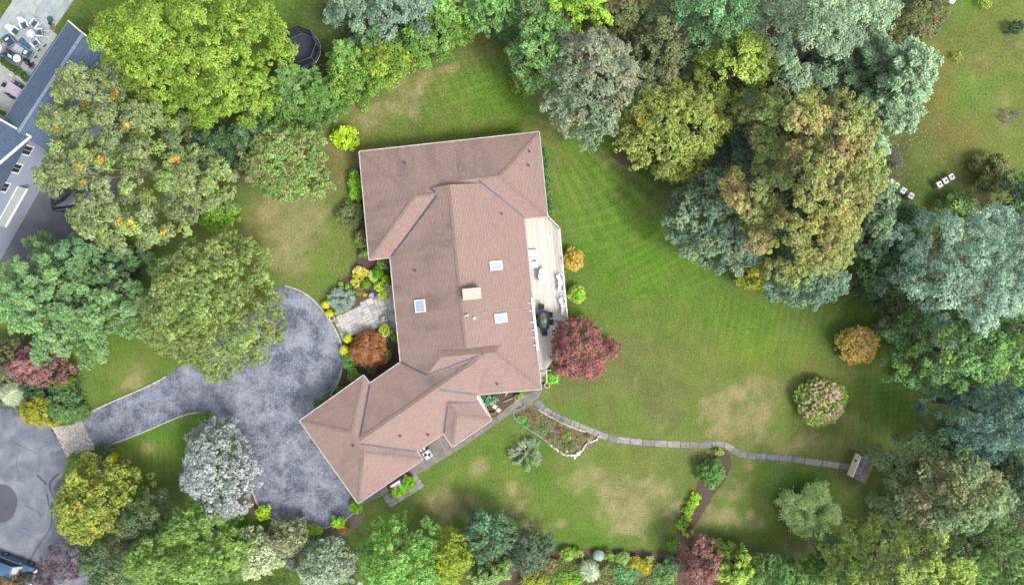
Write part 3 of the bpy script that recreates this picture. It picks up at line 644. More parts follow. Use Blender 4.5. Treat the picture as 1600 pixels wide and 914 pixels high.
al = roof.data.attributes.new('algae', 'FLOAT', 'FACE')
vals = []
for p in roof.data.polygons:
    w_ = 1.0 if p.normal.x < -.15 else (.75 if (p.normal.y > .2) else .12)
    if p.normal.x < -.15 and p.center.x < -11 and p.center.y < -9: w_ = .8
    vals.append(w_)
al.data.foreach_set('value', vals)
outline_px = [(562, 237.6), (842, 207), (855, 338), (819, 342), (845, 607), (747, 615.7), (767.3, 655.5), (707.4, 697), (693, 676.4), (651, 705), (660, 717.5), (559.8, 785.4), (469.2, 657.3), (568, 587), (577.6, 599.4), (626.4, 566), (610, 401.6), (577.4, 405.4)]
ol = [E(a, b) for a, b in outline_px][::-1]
if sum(ol[i][0] * ol[(i + 1) % len(ol)][1] - ol[(i + 1) % len(ol)][0] * ol[i][1] for i in range(len(ol))) < 0: ol = ol[::-1]
P(MB().prism(offset_poly(ol, .03), Z0 - .22, Z0 - .03).build('soffit', SOFF))
wl = offset_poly(ol, .55)
P(MB().prism(wl, 0.0, Z0 - .23).build('wall', STUCCO))
oo = offset_poly(ol, -.06)
for i in range(len(oo)):
    a, b = Vector(oo[i]), Vector(oo[(i + 1) % len(oo)]); d = b - a
    P(MB().box((a.x + b.x) / 2, (a.y + b.y) / 2, Z0 - .03, d.length - .05, .085, .13, math.atan2(d.y, d.x)).build('gutter', GUTT))
def wall_items(ia, ib, items):
    a, b = Vector(wl[ia]), Vector(wl[ib]); d = (b - a); L = d.length; e = d.normalized(); n_ = Vector((e.y, -e.x)); an = math.atan2(e.y, e.x)
    for kind, t, w_, z0_, z1_ in items:
        c = a + e * (t * L) + n_ * .03
        if kind == 'door':
            P(MB().box(c.x, c.y, (z0_ + z1_) / 2, w_, .08, z1_ - z0_, an).build('garage_door' if w_ > 2 else 'door', WHITE))
        else:
            f_ = P(MB().box(c.x, c.y, (z0_ + z1_) / 2, w_ + .16, .06, z1_ - z0_ + .16, an).build('window', WHITE)); c2 = c + n_ * .035
            g_ = MB().box(c2.x, c2.y, (z0_ + z1_) / 2, w_, .02, z1_ - z0_, an).build('pane', GLASS); g_.parent = f_
for i in range(len(wl)):
    L = (Vector(wl[(i + 1) % len(wl)]) - Vector(wl[i])).length
    mid_ = (Vector(wl[(i + 1) % len(wl)]) + Vector(wl[i])) / 2
    if L < 2.2: continue
    if 8 < L < 9.9 and mid_.x < -15 and mid_.y < -14: wall_items(i, (i + 1) % len(wl), [('door', .3, 2.7, .02, 2.3), ('door', .7, 2.7, .02, 2.3)])
    else:
        k = max(1, int(L / 3.5)); wall_items(i, (i + 1) % len(wl), [('win', (j + .5) / k, 1.3, .95, 2.2) for j in range(k)])

def on_roof(px, py, off=0.0, hp=None):
    z = 4.0
    for _ in range(12):
        x, y, _z = W(px, py, z); q_ = roof_z(hp or hips, x, y); z = (q_ if q_ is not None else Z0) + off
    return Vector((x, y, z))
def strip(pts_px, w_, lift, name, m, n=14, th=.03, hp=None, wrap=None):
    mb = MB(); pts = [on_roof(*p, 0, hp) for p in pts_px]; line = []
    for a, b in zip(pts, pts[1:]):
        for i in range(n): line.append(a + (b - a) * (i / n))
    line.append(pts[-1]); vs = []
    for i, p in enumerate(line):
        d = line[min(i + 1, len(line) - 1)] - line[max(i - 1, 0)]; s_ = Vector((-d.y, d.x, 0)).normalized()
        for o_ in (-.5, 0, .5):
            x, y = p.x + s_.x * o_ * w_, p.y + s_.y * o_ * w_; z = roof_z(hp or hips, x, y)
            vs.append((x, y, (z if z else p.z) + lift))
    fs = []
    for i in range(len(line) - 1):
        for k in (0, 1): fs.append((i * 3 + k, i * 3 + k + 1, (i + 1) * 3 + k + 1, (i + 1) * 3 + k))
    o = mb.add(vs, fs).build(name, m)
    return (wrap or P)(o)
def snap(i_list, cx, cy): pass
for pts in ([(564, 240), (647, 306)], [(579, 403), (647, 307)], [(647, 306.5), (681, 303)], [(702, 290), (727, 543)], [(752, 279.5), (780, 275)], [(780, 275), (841, 209)], [(780, 275), (853, 337)],
            [(767, 544), (843, 605)], [(562, 686), (754, 555)], [(471, 658), (550, 675)], [(568, 589), (550, 674)], [(551, 676), (566, 706)], [(566, 708), (561, 783)], [(568, 708), (657, 717)], [(699, 629), (712, 648)], [(712, 649), (708, 694)], [(713, 649), (765, 655)],
            [(696, 550), (728, 547)]):
    strip(pts, .34, .035, 'ridge_cap', CAPM)
for pts in ([(682, 307), (612, 400)], [(673, 294), (681, 302)], [(748, 282), (819, 340)], [(627, 566), (667, 586)], [(577.6, 601), (562, 684)], [(564, 693), (650, 705)], [(699, 628), (693.5, 675)], [(703, 628.5), (743, 629)], [(667, 586), (756, 553)], [(687, 609), (746, 616)]):
    strip(pts, .17, .03, 'valley_flashing', VALLEY)
# chimney, skylights, vents
def roof_box(px, py, sx, sy, z_up, name, m, rz=R(6), base=.3):
    c = on_roof(px, py, z_up / 2)
    return MB().box(c.x, c.y, c.z - base / 2 + .0, sx, sy, z_up + base, rz), c
CHM = mat('chimney_cap', (.36, .33, .29), (.28, .25, .22), 5, .85); BRICKC = mat('chimney_brick', (.24, .14, .11), (.16, .10, .08), 12, .9)
c = on_roof(737.5, 459, .75)
ch = P(MB().box(c.x, c.y, c.z - .55, 1.5, .88, 1.3, R(6)).build('chimney', BRICKC))
cc = MB().box(c.x, c.y, c.z + .14, 1.66, 1.02, .1, R(6)).build('chimney_cap', CHM); cc.parent = ch
SKYG = mat('skylight_pane', (.25, .30, .40), (.20, .25, .35), 1.5, .6, spec=.2)
def slope_frame(c):
    e = .05; zx = (roof_z(hips, c.x + e, c.y) - roof_z(hips, c.x - e, c.y)) / (2 * e); zy = (roof_z(hips, c.x, c.y + e) - roof_z(hips, c.x, c.y - e)) / (2 * e)
    n_ = Vector((-zx, -zy, 1)).normalized(); u = Vector((cos(R(6)), sin(R(6)), 0)); u = (u - n_ * u.dot(n_)).normalized(); v = n_.cross(u)
    M = Matrix(((u.x, v.x, n_.x, c.x), (u.y, v.y, n_.y, c.y), (u.z, v.z, n_.z, c.z), (0, 0, 0, 1))); return M
for px, py in ((774.5, 415), (657, 478), (782, 497)):
    M = slope_frame(on_roof(px, py)); sx, sy = (1.1, .75) if px > 700 else (.95, 1.08)
    fr = MB()
    for a in ((0, sy / 2, sx + .1, .09), (0, -sy / 2, sx + .1, .09), (sx / 2, 0, .09, sy - .09), (-sx / 2, 0, .09, sy - .09)):
        t = MB().box(a[0], a[1], .06, a[2], a[3], .2); fr.add(t.v, t.f, M)
    f_ = P(fr.build('skylight', WHITE)); t = MB().box(0, 0, .10, sx - .09, sy - .09, .04); g_ = MB().add(t.v, t.f, M).build('pane', SKYG); g_.parent = f_
PIPE = mat('vent_pipe', (.05, .05, .055), (.035, .035, .04), 6, .6)
for px, py in ((632.7, 255), (784, 334), (827.5, 237), (826, 259), (649, 423), (777, 600), (625.6, 681), (669, 679), (552, 696)):
    c = on_roof(px, py); P(MB().lathe(c.x, c.y, [(.13, c.z - .1), (.13, c.z + .03), (.07, c.z + .06), (.07, c.z + .32), (.05, c.z + .32)], 10).build('vent_pipe', PIPE))
c = on_roof(741.5, 497.3); P(MB().box(c.x, c.y, c.z + .1, .22, .24, .3, R(20)).build('vent_box', WHITE))
c = on_roof(731.5, 492); P(MB().box(c.x, c.y, c.z + .2, .1, .12, .5, R(20)).box(c.x - .14, c.y - .06, c.z + .35, .3, .07, .07, R(20)).build('antenna', WHITE))
cond = [on_roof(a, b, .04) for a, b in ((735, 492), (752, 489.5), (770, 486), (790, 483.5), (810, 481.8), (826, 481))]
P(MB().tube(cond, .018, 5).build('conduit', mat('conduit', (.36, .28, .24), None, 5, .6)))

# ------------------------------------------------------------------ deck with its furniture
DZ = .9
DECKM = [mat('deck_board_a', (.45, .43, .395), (.37, .35, .32), 2.2, .85, stretch=(3, .35, 1), detail=8), mat('deck_board_b', (.47, .45, .415), (.40, .38, .345), 2.2, .85, stretch=(3, .35, 1), detail=8),
         mat('deck_board_c', (.42, .40, .365), (.34, .32, .29), 2.2, .85, stretch=(3, .35, 1), detail=8)]
deck_poly = [W(a, b, DZ)[:2] for a, b in [(817, 340), (855, 339), (874, 357), (887, 500), (887, 548), (866, 560), (853, 578), (840, 578), (812, 400)]]
dx_, dy_, _ = W(850, 450, 0); deck = empty('deck', (dx_, dy_, 0), 'pale weathered timber deck along the right side of the house with a white rail', 'deck')
def PD(o, par=deck): o.parent = par; o.matrix_parent_inverse = Matrix.Translation(par.location).inverted(); return o
du = (Vector(W(845, 607)[:2]) - Vector(W(819, 342)[:2])).normalized(); dn = Vector((-du.y, du.x))
if dn.x < 0: dn = -dn
p0 = Vector(W(819, 342)[:2])
if True:
    for i in range(-22, 40):
        w0 = i * .15
        pc = clip(clip(clip(list(deck_poly), lambda p: (Vector(p) - p0).dot(dn) - w0), lambda p: w0 + .138 - (Vector(p) - p0).dot(dn)), lambda p: 1e3)
        # deck polygon is close to convex; pieces come out as single boards
        if area(pc) > .02: PD(MB().prism(pc, DZ - .04, DZ + random.uniform(-.003, .003)).build('board', random.choice(DECKM)))
dp_ = deck_poly if sum(deck_poly[i][0] * deck_poly[(i + 1) % 9][1] - deck_poly[(i + 1) % 9][0] * deck_poly[i][1] for i in range(9)) > 0 else deck_poly[::-1]
PD(MB().prism(offset_poly(dp_, .06), .0, DZ - .05).build('skirting', mat('deck_skirt', (.2, .18, .16), None, 3, .9)))
rail = [W(a, b, DZ) for a, b in [(856, 340), (873.5, 357.5), (886, 500), (886, 546)]]
tr = MB(); bl = MB()
for a, b in zip(rail, rail[1:]):
    a, b = Vector(a), Vector(b); d = b - a; an = math.atan2(d.y, d.x)
    tr.box((a.x + b.x) / 2, (a.y + b.y) / 2, DZ + .9, d.length, .07, .04, an)
    n_ = int(d.length / .28)
    for i in range(n_ + 1):
        p = a + d * (i / n_); bl.box(p.x, p.y, DZ + .44, .045, .045, .88, an)
    for p in (a, b): PD(MB().box(p.x, p.y, DZ + .48, .11, .11, 1.0, an).build('post', WHITE))
PD(tr.build('top_rail', WHITE)); PD(bl.build('balusters', WHITE, kind='stuff'))
# stairs at the deck's lower end
YST = mat('stair_tread', (.36, .31, .20), (.26, .22, .15), 3, .8)
for i in range(6):
    z = DZ - (i + 1) * .14; x, y, _ = W(848.5, 581 + i * 2.7, z); PD(MB().box(x, y, z, .62, .19, .05, R(6)).build('step', YST))
a, b, c_ = Vector(W(853.5, 577, 1.0)), Vector(W(854.5, 598, 1.0)), Vector(W(861, 577, 1.0))
PD(MB().tube([a + Vector((0, 0, .7)), b + Vector((0, 0, .0))], .04).tube([a + Vector((0, 0, .7)), c_ + Vector((0, 0, .7))], .04).tube([a + Vector((0, 0, .7)), a - Vector((0, 0, .9))], .04).tube([b, b - Vector((0, 0, .95))], .04).build('handrail', WHITE))
# white pergola beam with rafter stubs in front of the eave
pg = empty('pergola', (*W(838, 506, 0)[:2], 0), 'long white pergola beam with short rafter ends beside the black dining table', 'pergola')
a, b = Vector(W(831.5, 465, 3.1)), Vector(W(840.5, 547, 3.1)); d = b - a; m_ = (a + b) / 2
PD(MB().box(m_.x, m_.y, m_.z, d.length, .24, .14, math.atan2(d.y, d.x)).build('beam', WHITE), pg)
for (qx, qy) in ((827, 473), (828, 485.3), (830, 503.3), (831.5, 515.3), (832.5, 527), (834, 539)):
    p = Vector(W(qx + 3.2, qy, 3.2)); PD(MB().box(p.x, p.y, 3.22, .55, .06, .1, R(2)).build('rafter', WHITE), pg)
for p in (a, b): PD(MB().box(p.x, p.y, 1.97, .12, .12, 2.1).build('post', WHITE), pg)

def place(px, py, z, name, label, cat, group=None, rz=0.0):
    x, y, _ = W(px, py, z); return empty(name, (x, y, z), label, cat, group, rz)
PLW = mat('white_plastic', (.62, .62, .63), (.55, .55, .56), 2, .4)
BLK = mat('black_metal', (.018, .021, .028), (.012, .014, .02), 4, .7, spec=.15); BLG = mat('dark_glass', (.035, .045, .065), (.02, .026, .04), 1.5, .15, spec=.6)
# black oval dining table
t = place(849, 500, DZ, 'dining_table', 'black oval dining table with green potted plant on the white deck', 'table', rz=R(-3) + pi / 2)
t.rotation_euler.z = pi / 2 + R(5)
ov = lambda a, b, n=28: [(a * cos(2 * pi * i / n) * (abs(cos(2 * pi * i / n)) ** -.25 if abs(cos(2 * pi * i / n)) > .3 else 1), b * sin(2 * pi * i / n)) for i in range(n)]
def oval(a, b, n=32, e=2.6): return [(a * math.copysign(abs(cos(2 * pi * i / n)) ** (2 / e), cos(2 * pi * i / n)), b * math.copysign(abs(sin(2 * pi * i / n)) ** (2 / e), sin(2 * pi * i / n))) for i in range(n)]
MB().prism(oval(.98, .56), .70, .74).build('table_top', BLK, t); MB().prism(oval(.72, .3), .741, .748).build('glass_inset', BLG, t)
for sx_ in (-1, 1):
    for sy_ in (-1, 1): MB().tube([(sx_ * .6, sy_ * .3, .7), (sx_ * .7, sy_ * .38, 0)], .03).build('leg', BLK, t)
def black_chair(px, py, rz, label):
    c = place(px, py, DZ, 'dining_chair', label, 'chair', 'black chairs round the oval table', rz)
    MB().rbox(0, 0, .43, .46, .44, .05, b=.015).build('seat', BLK, c)
    mb = MB()
    for i in range(7): mb.box(-.21 + .07 * i, -.24, .68, .025, .02, .44, rx=R(10))
    mb.box(0, -.28, .9, .46, .04, .06).build('backrest', BLK, c)
    for s_ in (-1, 1): MB().box(s_ * .24, 0, .63, .04, .44, .03).box(s_ * .24, .18, .53, .03, .03, .2).build('armrest', BLK, c)
    for sx_ in (-1, 1):
        for sy_ in (-1, 1): MB().tube([(sx_ * .2, sy_ * .18, .42), (sx_ * .23, sy_ * .23, 0)], .02, 5).build('leg', BLK, c)
for a in ((845.8, 479.5, pi, 'black chair at the upper end of the oval table'), (850.5, 519.5, 0, 'black chair at the lower end of the oval table'),
          (859, 491.5, pi / 2, 'black chair on the right side of the oval table, upper one'), (860, 503, pi / 2, 'black chair on the right side of the oval table, lower one'),
          (840.5, 494, -pi / 2, 'black chair on the left side of the oval table, upper one'), (841.8, 506, -pi / 2, 'black chair on the left side of the oval table, lower one')):
    black_chair(*a)
# white oval table
t = place(848.2, 431.5, DZ, 'oval_table', 'white oval table standing alone on the deck', 'table', rz=pi / 2 + R(3))
MB().prism(oval(.72, .44, 32, 2.6), .68, .72).build('table_top', PLW, t)
for sx_ in (-1, 1):
    for sy_ in (-1, 1): MB().tube([(sx_ * .45, sy_ * .25, .68), (sx_ * .5, sy_ * .3, 0)], .03).build('leg', PLW, t)
b_ = place(845.5, 428, DZ + .725, 'glass_bowl', 'small bluish glass dish on the white oval table', 'bowl'); MB().lathe(0, 0, [(.05, 0), (.16, .05), (.18, .09), (.15, .07), (.04, .02)], 14, False).build('dish', mat('dish', (.35, .40, .46), None, 2, .2), b_)
def white_chair(px, py, rz, label):
    c = place(px, py, DZ, 'patio_chair', label, 'chair', 'white plastic chairs on the deck', rz)
    MB().rbox(0, 0, .4, .50, .46, .05, b=.02).build('seat', PLW, c)
    MB().box(0, -.26, .66, .46, .04, .5, rx=R(14), taper=.92).build('backrest', PLW, c)
    for s_ in (-1, 1): MB().box(s_ * .27, -.02, .6, .06, .46, .035).box(s_ * .27, .17, .5, .04, .04, .2).build('armrest', PLW, c)
    for sx_ in (-1, 1):
        for sy_ in (-1, 1): MB().tube([(sx_ * .22, sy_ * .2, .4), (sx_ * .26, sy_ * .24, 0)], .022, 5).build('leg', PLW, c)
for a in ((873.5, 434, pi / 2 + .4, 'white plastic chair at the deck rail, topmost of the four'), (875, 450.5, pi / 2, 'white plastic chair at the deck rail, second from the top'),
          (877, 470.5, pi / 2 + .35, 'white plastic chair at the deck rail, third from the top'), (880, 486.5, pi / 2 - .1, 'white plastic chair at the deck rail, lowest of the four')):
    white_chair(*a)
for (px, py, lb) in ((874.8, 442, 'small white side table between the two upper rail chairs'), (879.5, 478.5, 'small white side table between the two lower rail chairs'), (827, 405.5, 'small white side table between the two loungers')):
    t = place(px, py, DZ, 'side_table', lb, 'side table', 'white side tables on the deck'); MB().rbox(0, 0, .43, .42, .36, .04, b=.015).build('table_top', PLW, t)
    for sx_ in (-1, 1):
        for sy_ in (-1, 1): MB().box(sx_ * .16, sy_ * .13, .2, .03, .03, .4).build('leg', PLW, t)
for (px, py, lb) in ((832, 395.5, 'white lounge chair against the house, upper of the pair'), (832.5, 414, 'white lounge chair against the house, lower of the pair')):
    t = place(px, py, DZ, 'lounge_chair', lb, 'lounger', 'white loungers on the deck', R(3))
    mb = MB()
    for i in range(9): mb.box(-.36 + .1 * i, 0, .33, .085, .52, .03)
    mb.build('seat', PLW, t)
    MB().box(-.55, 0, .5, .4, .52, .03, ry=R(40)).build('backrest', PLW, t)
    for s_ in (-1, 1): MB().box(0, s_ * .27, .31, 1.0, .04, .05).build('side_rail', PLW, t)
    for sx_ in (-.4, .4):
        for sy_ in (-.27, .27): MB().box(sx_, sy_, .15, .04, .04, .3).build('leg', PLW, t)
def pot(px, py, r, h, label, m=None, z=0.0):
    t = place(px, py, z, 'planter', label, 'planter')
    MB().lathe(0, 0, [(r * .72, 0), (r * .95, h * .85), (r * 1.05, h), (r * .82, h), (r * .78, h * .85)], 20, False).build('pot', m or mat('pot_stone', (.45, .41, .38), (.35, .32, .3), 5, .8), t)
    MB().lathe(0, 0, [(.001, h * .86), (r * .8, h * .86)], 16, False).build('soil', MULCH, t)
pot(854.5, 601, .27, .45, 'round white rimmed planter of dark soil at the foot of the deck stairs')
pot(520.5, 497.3, .26, .45, 'round white rimmed planter at the corner of the flagstone court by the driveway')
pot(808, 620, .25, .4, 'terracotta rimmed planter in the mulch bed under the eave', mat('pot_clay', (.30, .20, .17), (.22, .15, .13), 5, .8))
x, y, _ = W(794, 624); MB().tube([W(786, 628, .1), W(801, 622, .12)], .05).build('timber_edging', mat('wood_pale', (.38, .28, .22), (.28, .2, .15), 5, .8), label='short pale timber lying in the mulch bed beside the walk', cat='timber')
MB().tube([W(789.5, 618, .15), W(793, 613, .9)], .05).build('downspout', WHITE, label='white downspout end below the eave by the mulch bed', cat='downspout')

# ------------------------------------------------------------------ air conditioner, service box, gas meter
t = place(669.3, 707.3, .0, 'air_conditioner', 'round cornered air conditioner with visible fan beside the house wall', 'air conditioner', rz=R(35))
ACW = mat('ac_shell', (.36, .37, .40), (.28, .29, .32), 3, .5)
MB().rbox(0, 0, .40, .78, .78, .74, b=.02, k=3).build('casing', ACW, t); MB().rbox(0, 0, .03, .95, .95, .06, b=.02).build('base_pad', CONC, t)
MB().lathe(0, 0, [(.36, .771), (.36, .80), (.33, .80), (.33, .775)], 24, False).build('fan_ring', PLW, t)
MB().lathe(0, 0, [(.001, .773), (.33, .773)], 24, False).build('fan_well', mat('fan_dark', (.008, .01, .02), None, 3, .7), t)
for i in range(2):
    a0_ = i * pi + .3; n_ = 8
    MB().add([(.02 * cos(a0_), .02 * sin(a0_), .785)] + [(.31 * cos(a0_ + pi / 2.2 * k / n_), .31 * sin(a0_ + pi / 2.2 * k / n_), .785 + .012 * k / n_) for k in range(n_ + 1)], [(0, k + 1, k + 2) for k in range(n_)]).build('fan_blade', PLW, t)
t = place(662.5, 699, .0, 'utility_meter', 'white round meter housing half under the eave by the air conditioner', 'meter', rz=R(35))
MB().rbox(0, 0, .5, .5, .22, 1.0, b=.05).build('housing', PLW, t); MB().lathe(0, -.02, [(.1, 1.0), (.1, 1.05), (.06, 1.06)], 12).build('dial', BLG, t)
t = place(621.5, 755, .0, 'generator', 'white rounded generator cabinet behind the bright green shrubs', 'generator', rz=R(33))
MB().rbox(0, 0, .42, 1.05, .6, .7, b=.05, k=4).build('cabinet', PLW, t); MB().rbox(0, 0, .81, 1.12, .66, .10, b=.05, k=4).build('lid', PLW, t); MB().rbox(0, 0, .035, 1.3, .85, .07, b=.02).build('base_pad', CONC, t)

# ------------------------------------------------------------------ small roofed shed at the end of the path
t = place(1345, 730, 0, 'garden_shed', 'small low shed with cream boarded front and dark mossy glass roof ending the stone path', 'shed')
def PT(o, par): o.parent = par; o.matrix_parent_inverse = Matrix.Translation(par.location).inverted(); return o
zf_, zb_ = 1.15, .85
f0, f1 = Vector(W(1345.3, 709.3, zf_)), Vector(W(1331.0, 746.0, zf_)); k0, k1 = Vector(W(1367.5, 717.5, zb_)), Vector(W(1352, 756, zb_))
g0_, g1_ = Vector(W(1337.0, 707.0, 0)), Vector(W(1323.3, 741.0, 0))
CREAM = mat('cream_board', (.85, .76, .55), (.68, .60, .42), 3, .7); OLD = mat('mossy_polycarbonate', (.17, .165, .20), (.035, .028, .036), 1.6, .55, spec=.2, detail=8, dist=1.4, lo=.44, hi=.74)
up = Vector((0, 0, .012)); dz = Vector((0, 0, -.05))
def slab4(a, b, c, d): return MB().add([a, b, c, d, a + dz, b + dz, c + dz, d + dz], [(0, 1, 2, 3), (7, 6, 5, 4), (0, 4, 5, 1), (1, 5, 6, 2), (2, 6, 7, 3), (3, 7, 4, 0)])
ev = (f0 - g0_); ev.z = 0
q0, q1 = Vector((k0.x, k0.y, 0)) * .997, Vector((k1.x, k1.y, 0)) * .997
def zcut(v, z): return Vector((v.x, v.y, z))
ax0, ax1 = g0_, g1_
# front wall of cream boards, each board a piece
nb_ = 7
for i in range(nb_):
    t0_, t1_ = i / nb_ + .004, (i + 1) / nb_ - .004; a_, b_ = ax0.lerp(ax1, t0_), ax0.lerp(ax1, t1_); dd_ = (b_ - a_).normalized(); nrm = Vector((dd_.y, -dd_.x, 0)) * .03
    if nrm.dot(q0 - ax0) > 0: nrm = -nrm
    MBX = MB().add([a_, b_, zcut(b_, 1.08), zcut(a_, 1.08), a_ + nrm, b_ + nrm, zcut(b_ + nrm, 1.08), zcut(a_ + nrm, 1.08)], [(0, 1, 2, 3), (7, 6, 5, 4), (0, 4, 5, 1), (1, 5, 6, 2), (2, 6, 7, 3), (3, 7, 4, 0)])
    PT(MBX.build('wall_board', CREAM), t)
PT(MB().prism([(v.x, v.y) for v in (ax0, ax1, q1, q0)], 0, .78).build('wall', mat('shed_board', (.17, .15, .12), (.11, .10, .08), 4, .9)), t)
r_f0, r_f1 = zcut(ax0, zf_) + (zcut(ax0, 0) - q0).normalized() * .05, zcut(ax1, zf_) + (zcut(ax1, 0) - q1).normalized() * .05
PT(slab4(r_f0, r_f1, k1, k0).build('glass_roof', OLD), t)
PT(MB().tube([r_f0 + up, r_f1 + up], .045, 6).build('fascia', CREAM), t)
MOSS = mat('moss', (.13, .14, .055), (.08, .085, .04), 9, .95)
e0 = k0 + (r_f0 - k0) * .14; e1 = k1 + (r_f1 - k1) * .14
PT(MB().add([k0 + up, e0 + up, e1 + up, k1 + up], [(0, 1, 2, 3)]).build('moss_edge', MOSS), t)
for k in (.33, .66):
    a, b = r_f0 + (r_f1 - r_f0) * k + up * 2, k0 + (k1 - k0) * k + up * 2; PT(MB().tube([a, b], .016, 5).build('glazing_bar', mat('wood_grey', (.2, .18, .16), None, 5, .9)), t)
hk = ax0.lerp(ax1, .3); hk.z = .6; hn = (ax0 - q0).normalized() * .05; PT(MB().box(hk.x + hn.x, hk.y + hn.y, .62, .07, .16, .3, R(-22)).build('door_handle', BLK), t)

# ------------------------------------------------------------------ beehives
HV = [mat('hive_white', (.50, .50, .55), (.42, .42, .47), 4, .6), mat('hive_cream', (.42, .46, .22), (.36, .38, .2), 4, .6)]
HB = mat('hive_body', (.34, .37, .38), (.27, .30, .31), 4, .7)
hv = [(1393.5, 285, 'white beehive partly under the tree edge, first of the left row', 0, 0, 33), (1400.8, 290, 'cream yellow lidded beehive, second of the left row', 1, 1, 33), (1411.5, 298, 'white beehive with brown brick on its lid, third of the left row', 0, 1, 33),
      (1423.5, 306.2, 'white beehive with dark brick on its lid, lowest of the left row', 0, 1, 33), (1468, 288.5, 'white beehive with brown brick on its lid, lowest of the right row', 0, 1, -30),
      (1477.5, 282.5, 'wide pale beehive in the middle of the right row', 0, 1, -30), (1487, 276.5, 'white beehive at the upper end of the right row', 0, 1, -30)]
for px, py, lb, ci, bk, an in hv:
    t = place(px, py, .7, 'beehive', lb, 'beehive', 'beehives in the meadow', R(-an)); t.location.z = 0
    MB().box(0, 0, .12, .48, .56, .06).box(-.18, 0, .05, .05, .5, .1).box(.18, 0, .05, .05, .5, .1).build('stand', mat('wood_grey', (.2, .18, .16), None, 5, .9), t)
    MB().rbox(0, 0, .30, .44, .52, .28, b=.01, k=1).build('hive_box', HB, t); MB().rbox(0, 0, .56, .44, .52, .22, b=.01, k=1).build('super_box', HB, t)
    MB().rbox(0, 0, .71, .5, .58, .08, b=.02, k=1).build('lid', HV[ci], t)
    if bk:
        k_ = MB().box(t.location.x + .03, t.location.y, .79, .2, .1, .07, R(30 - an)).build('brick', mat('hive_brick', (.10, .075, .07), (.06, .05, .05), 5, .9), label='brick on the ' + lb.replace(' with brown brick on its lid', '').replace(' with dark brick on its lid', ''), cat='brick', group='bricks on the beehives')

# ------------------------------------------------------------------ trampoline
t = place(477, 83, 0, 'trampoline', 'round black trampoline with dark safety net beside the lime maple', 'trampoline')
NET = mat('net', (.012, .015, .024), (.008, .010, .018), 30, .9, alpha=.8); MATT = mat('trampoline_mat', (.021, .027, .042), (.014, .018, .03), 6, .7)
MB().lathe(0, 0, [(.001, .86), (1.45, .86)], 32, False).build('mat', MATT, t)
MB().lathe(0, 0, [(1.45, .87), (1.72, .89), (1.75, .85), (1.45, .84)], 32, False).build('spring_pad', mat('spring_pad', (.035, .055, .085), (.025, .04, .06), 5, .6), t)
MB().lathe(0, 0, [(1.62, .9), (1.74, 1.9), (1.76, 2.45)], 8, False).build('net', NET, t)
STEEL = mat('galvanised', (.30, .31, .33), (.22, .23, .25), 5, .4, metal=.5)
MB().tube([(1.77 * cos(2 * pi * k / 8), 1.77 * sin(2 * pi * k / 8), 2.45) for k in range(9)], .022, 5).build('net_hoop', mat('hoop_dark', (.09, .10, .12), None, 5, .6), t)
MB().tube([(1.76 * cos(2 * pi * k / 24), 1.76 * sin(2 * pi * k / 24), .84) for k in range(25)], .03, 6).build('frame_ring', STEEL, t)
for k in range(8):
    a = 2 * pi * k / 8; MB().tube([(1.8 * cos(a), 1.8 * sin(a), 0), (1.8 * cos(a), 1.8 * sin(a), 2.45)], .028, 6).build('pole', STEEL if k % 2 else mat('pole_dark', (.05, .05, .06), None, 5, .6), t)

# ------------------------------------------------------------------ edging of the border bed, loose stones, boulder
EDG = mat('edging_grey', (.26, .28, .27), (.18, .20, .19), 6, .8); EDW = mat('edging_cream', (.42, .37, .30), (.30, .26, .21), 5, .85)
be = empty('bed_edging', (*W(870, 680)[:2], 0), 'winding grey and cream stone edging round the flower bed below the curved path', 'edging')
def run(pts, m, w_, h_, L, nm, jit=.02):
    line = [W(a, b)[:2] for a, b in smooth_line(pts, 2)]; mb = MB()
    for p, d in resample(line, L): mb.rbox(p.x + random.uniform(-jit, jit), p.y + random.uniform(-jit, jit), h_ / 2, L * 1.0, w_ * random.uniform(.8, 1.2), h_ * random.uniform(.8, 1.2), math.atan2(d.y, d.x) + random.uniform(-.15, .15), b=.015, k=1)
    return PT(mb.build(nm, m, kind='stuff'), be)
run([(820, 633), (816, 638), (806, 640), (801, 646), (806, 655), (816, 664), (828, 672), (845, 682), (853, 688), (860, 695)], EDG, .11, .12, .14, 'grey_edging')
run([(843, 640), (853, 647), (868, 655), (882, 662), (898, 669), (912, 673.5), (917, 673)], EDW, .15, .13, .22, 'cream_edging')
run([(860, 695), (870, 702), (882, 710), (892, 711), (901, 711), (910, 704), (914, 697), (918, 690), (928, 690), (937, 680)], EDW, .17, .16, .19, 'fieldstone_edging', .05)
STN = [mat('stone_white', (.55, .52, .48), (.42, .39, .36), 8, .8), mat('stone_brown', (.32, .26, .21), (.2, .16, .13), 8, .85)]
mb = MB(); rs = random.Random(9)
spots = [(899, 711, .2), (903, 708, .24), (907, 705, .16), (898, 715, .13), (893, 712, .1), (881, 701, .12), (886, 705, .1), (920, 687, .14), (924, 689, .12), (818, 694, .16), (821, 697, .13), (816, 690, .12)]
for i, (a, b, r_) in enumerate(spots):
    x, y, _ = W(a, b); mb.lathe(x, y, [(r_ * .6, .0), (r_, r_ * .4), (r_ * .75, r_ * .85), (r_ * .2, r_)], 7)
mb.build('fieldstones', STN[0], label='loose white fieldstones at the lower tip of the flower bed and by the weeping cedar', cat='stones', kind='stuff')
